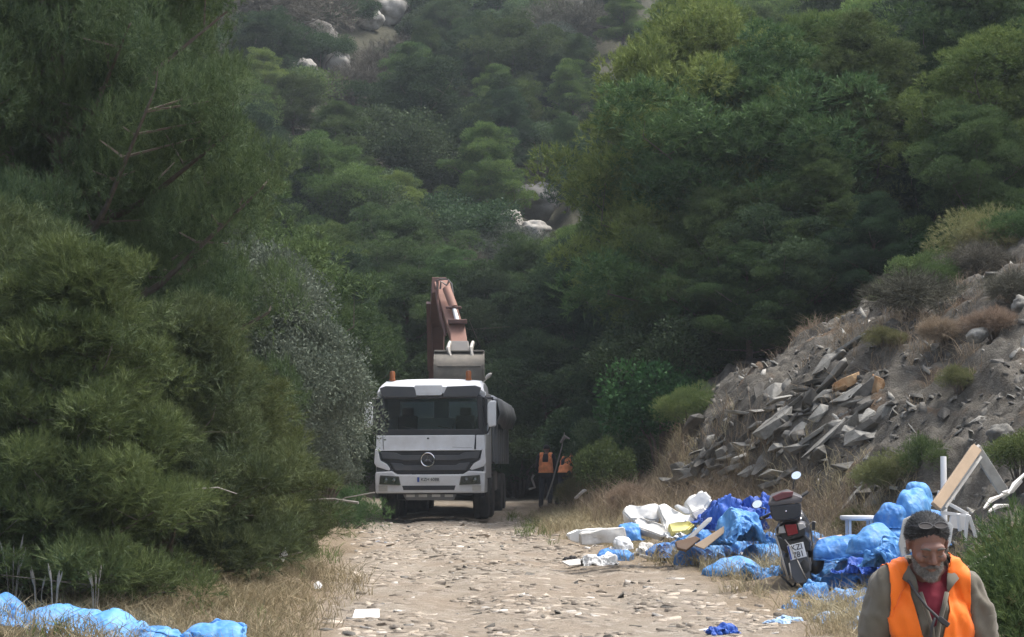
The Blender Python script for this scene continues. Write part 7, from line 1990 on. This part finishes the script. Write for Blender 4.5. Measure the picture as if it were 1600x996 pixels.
        q = MB(); q.lathe([(0.0, -0.004), (0.054, -0.004), (0.054, 0.0), (0, 0.0)], 20, Matrix.Rotation(R(-100), 3, 'X'), c)
        for i in range(len(q.v)): x, yy, z = q.v[i]; q.v[i] = (c.x + (x - c.x) * 1.0 + (z - c.z) * 0.25, yy, c.z + (z - c.z) * 0.85)
        q.build('mirror_glass', M['mirror'], mo, smooth=45)
    q = MB(); q.tube([L(1262, 822, 0.3), L(1270, 815, 0.35), L(1275, 817, 0.35)], 0.008, 5); q.box(L(1271, 822, 0.3), (0.035, 0.04, 0.09)); q.build('footrest', blk, S)
    return S
M['black_gloss'] = mat_paint('black_scooter_plastic', (0.012, 0.012, 0.014), 0.28, 0, 0.35, (0.10, 0.09, 0.08), 6, coat=0.4)
M['red_lens'] = mat_paint('red_lens', (0.22, 0.008, 0.01), 0.3, 0, 0.1)
M['clear_lens'] = mat_paint('clear_lens', (0.42, 0.40, 0.37), 0.3, 0, 0.3)
M['case_lid'] = mat_paint('grey_case_lid', (0.07, 0.065, 0.065), 0.35, 0, 0.4, (0.16, 0.12, 0.11), 5)
M['dull_red'] = mat_paint('dull_red', (0.13, 0.035, 0.04), 0.4, 0, 0.2)
M['plate_white'] = mat_paint('white_plate', (0.72, 0.72, 0.72), 0.5, 0, 0.15)
M['mirror'] = mat_paint('mirror_glass', (0.9, 0.93, 0.97), 0.22, 0.9, 0)
make_scooter()

# ------------------------------------------------------------------ haze
q = MB(); q.box((0, 60, 60), (420, 330, 126))
mh = bpy.data.materials.new('haze'); mh.use_nodes = True
hn, hl_ = mh.node_tree.nodes, mh.node_tree.links; hn.clear()
ho_ = hn.new('ShaderNodeOutputMaterial'); hv_ = hn.new('ShaderNodeVolumePrincipled')
hv_.inputs['Density'].default_value = HAZE; hv_.inputs['Color'].default_value = (0.80, 0.88, 0.97, 1)
hl_.new(hv_.outputs[0], ho_.inputs['Volume'])
if HAZE: tag(q.build('haze', mh), kind='stuff')
print('n objects', len(bpy.data.objects), 'top z', max(v for v in ZZ.ravel()))

# ------------------------------------------------------------------ labels that tell the repeats apart: by their nearest landmark
bpy.context.view_layer.update()
LMK = [(600, 38, 'highest limestone outcrop'), (500, 78, 'largest limestone outcrop'), (840, 320, 'white boulder in the hollow'), (890, 45, 'grey scree patch'), (812, 152, 'grey limestone patch'),
       (690, 440, 'tip of the excavator arm'), (585, 640, 'left mirror of the truck'), (770, 640, 'right mirror of the truck'), (530, 500, 'olive-like shrub by the track'), (640, 130, 'leafless thicket below the outcrops'), (760, 60, 'rounded bushes at the hilltop'), (700, 250, 'darkest pine of the far hill'), (560, 330, 'paler pines left of the hollow'), (760, 420, 'pines right of the excavator arm'), (420, 280, 'edge of the tall verge pine'),
       (850, 720, 'distant workers'), (1020, 610, 'vivid green shrub'), (1425, 320, 'grey boulder under the pines'), (1500, 368, 'yellow stone'), (1270, 540, 'crest of the bank'), (1100, 60, 'brightest pine crowns'), (1570, 60, 'top corner of the wood'), (920, 300, 'edge of the dark hollow'), (1150, 300, 'middle of the wood'), (1330, 120, 'upper part of the wood')]
LMB = [(1325, 605, 'ochre rocks'), (1240, 742, 'mirror of the scooter'), (1430, 700, 'olive cushion bush'), (1520, 545, 'hanging slab'), (1592, 500, 'large grey edge stone'), (1060, 640, 'vivid green shrub'), (1125, 770, 'highest white foam piece'), (1526, 700, 'peak of the angled timber'), (1200, 620, 'upper slabs of the layer'), (1400, 560, 'brown earth below the crest')]
LMR = [(677, 815, 'wheels of the truck'), (570, 960, 'flat white rectangle'), (890, 880, 'black rag'), (1130, 980, 'lone blue scrap'), (800, 930, 'middle of the near track'), (1230, 900, 'scooter')]
ORD = ['nearest', 'second nearest', 'third nearest', 'fourth nearest', 'fifth nearest', 'sixth nearest', 'seventh nearest', 'eighth nearest', 'ninth nearest', 'tenth nearest', 'eleventh nearest', 'twelfth nearest', 'thirteenth nearest', 'fourteenth nearest', 'fifteenth nearest', 'sixteenth nearest', 'seventeenth nearest', 'eighteenth nearest', 'nineteenth nearest', 'twentieth nearest'] + ['%s nearest' % w for w in 'twenty-first twenty-second twenty-third twenty-fourth twenty-fifth twenty-sixth twenty-seventh twenty-eighth twenty-ninth thirtieth thirty-first thirty-second thirty-third thirty-fourth thirty-fifth thirty-sixth thirty-seventh thirty-eighth thirty-ninth fortieth'.split()]
def screen(p):
    c, s = math.cos(PITCH), math.sin(PITCH); dz = p.z - CAMZ
    f = p.y * c + dz * s; return 800 + FPX * p.x / f, 498 - FPX * (dz * c - p.y * s) / f
groups = {}
for o in list(COL.objects):
    if o.parent is None and o.get('group') and o.get('category') and o.location.y > 10:
        p = o.location.copy()
        if o.type == 'EMPTY':
            hh = max((ch.bound_box[6][2] for ch in o.children), default=1) * o.scale.z; p.z += hh * 0.65
        u, v = screen(p)
        L_ = LMR if o.name.startswith('flat_stone') else LMB if o.name.startswith('rock') else LMK
        dd = [(math.hypot(u - a, v - b), t) for a, b, t in L_]; m_ = min(dd)
        groups.setdefault((o['label'], m_[1]), []).append((m_[0], o))
for (lab, mk), lst in groups.items():
    lst.sort(key=lambda t: t[0])
    short = lab
    for x, y in ((' in the wood above the rocky bank', ' in the wood above the bank'), (' standing behind the truck where the track ends', ' behind the truck'), (' in the broken layer across the middle of the bank', ' in the broken layer of the bank'), (' jutting from the earth of the bank', ' on the bank'),
                 (' rising behind the verge pines', ' behind the verge pines'), (' under the pines above the rocky bank', ' under the pines')): short = short.replace(x, y)
    for i, (_, o) in enumerate(lst):
        t = '%s, %s to the %s' % (short, ORD[min(i, len(ORD) - 1)], mk)
        while len(t.split()) > 16 and ' the ' in t: t = t.replace(' the ', ' ', 1)
        o['label'] = t
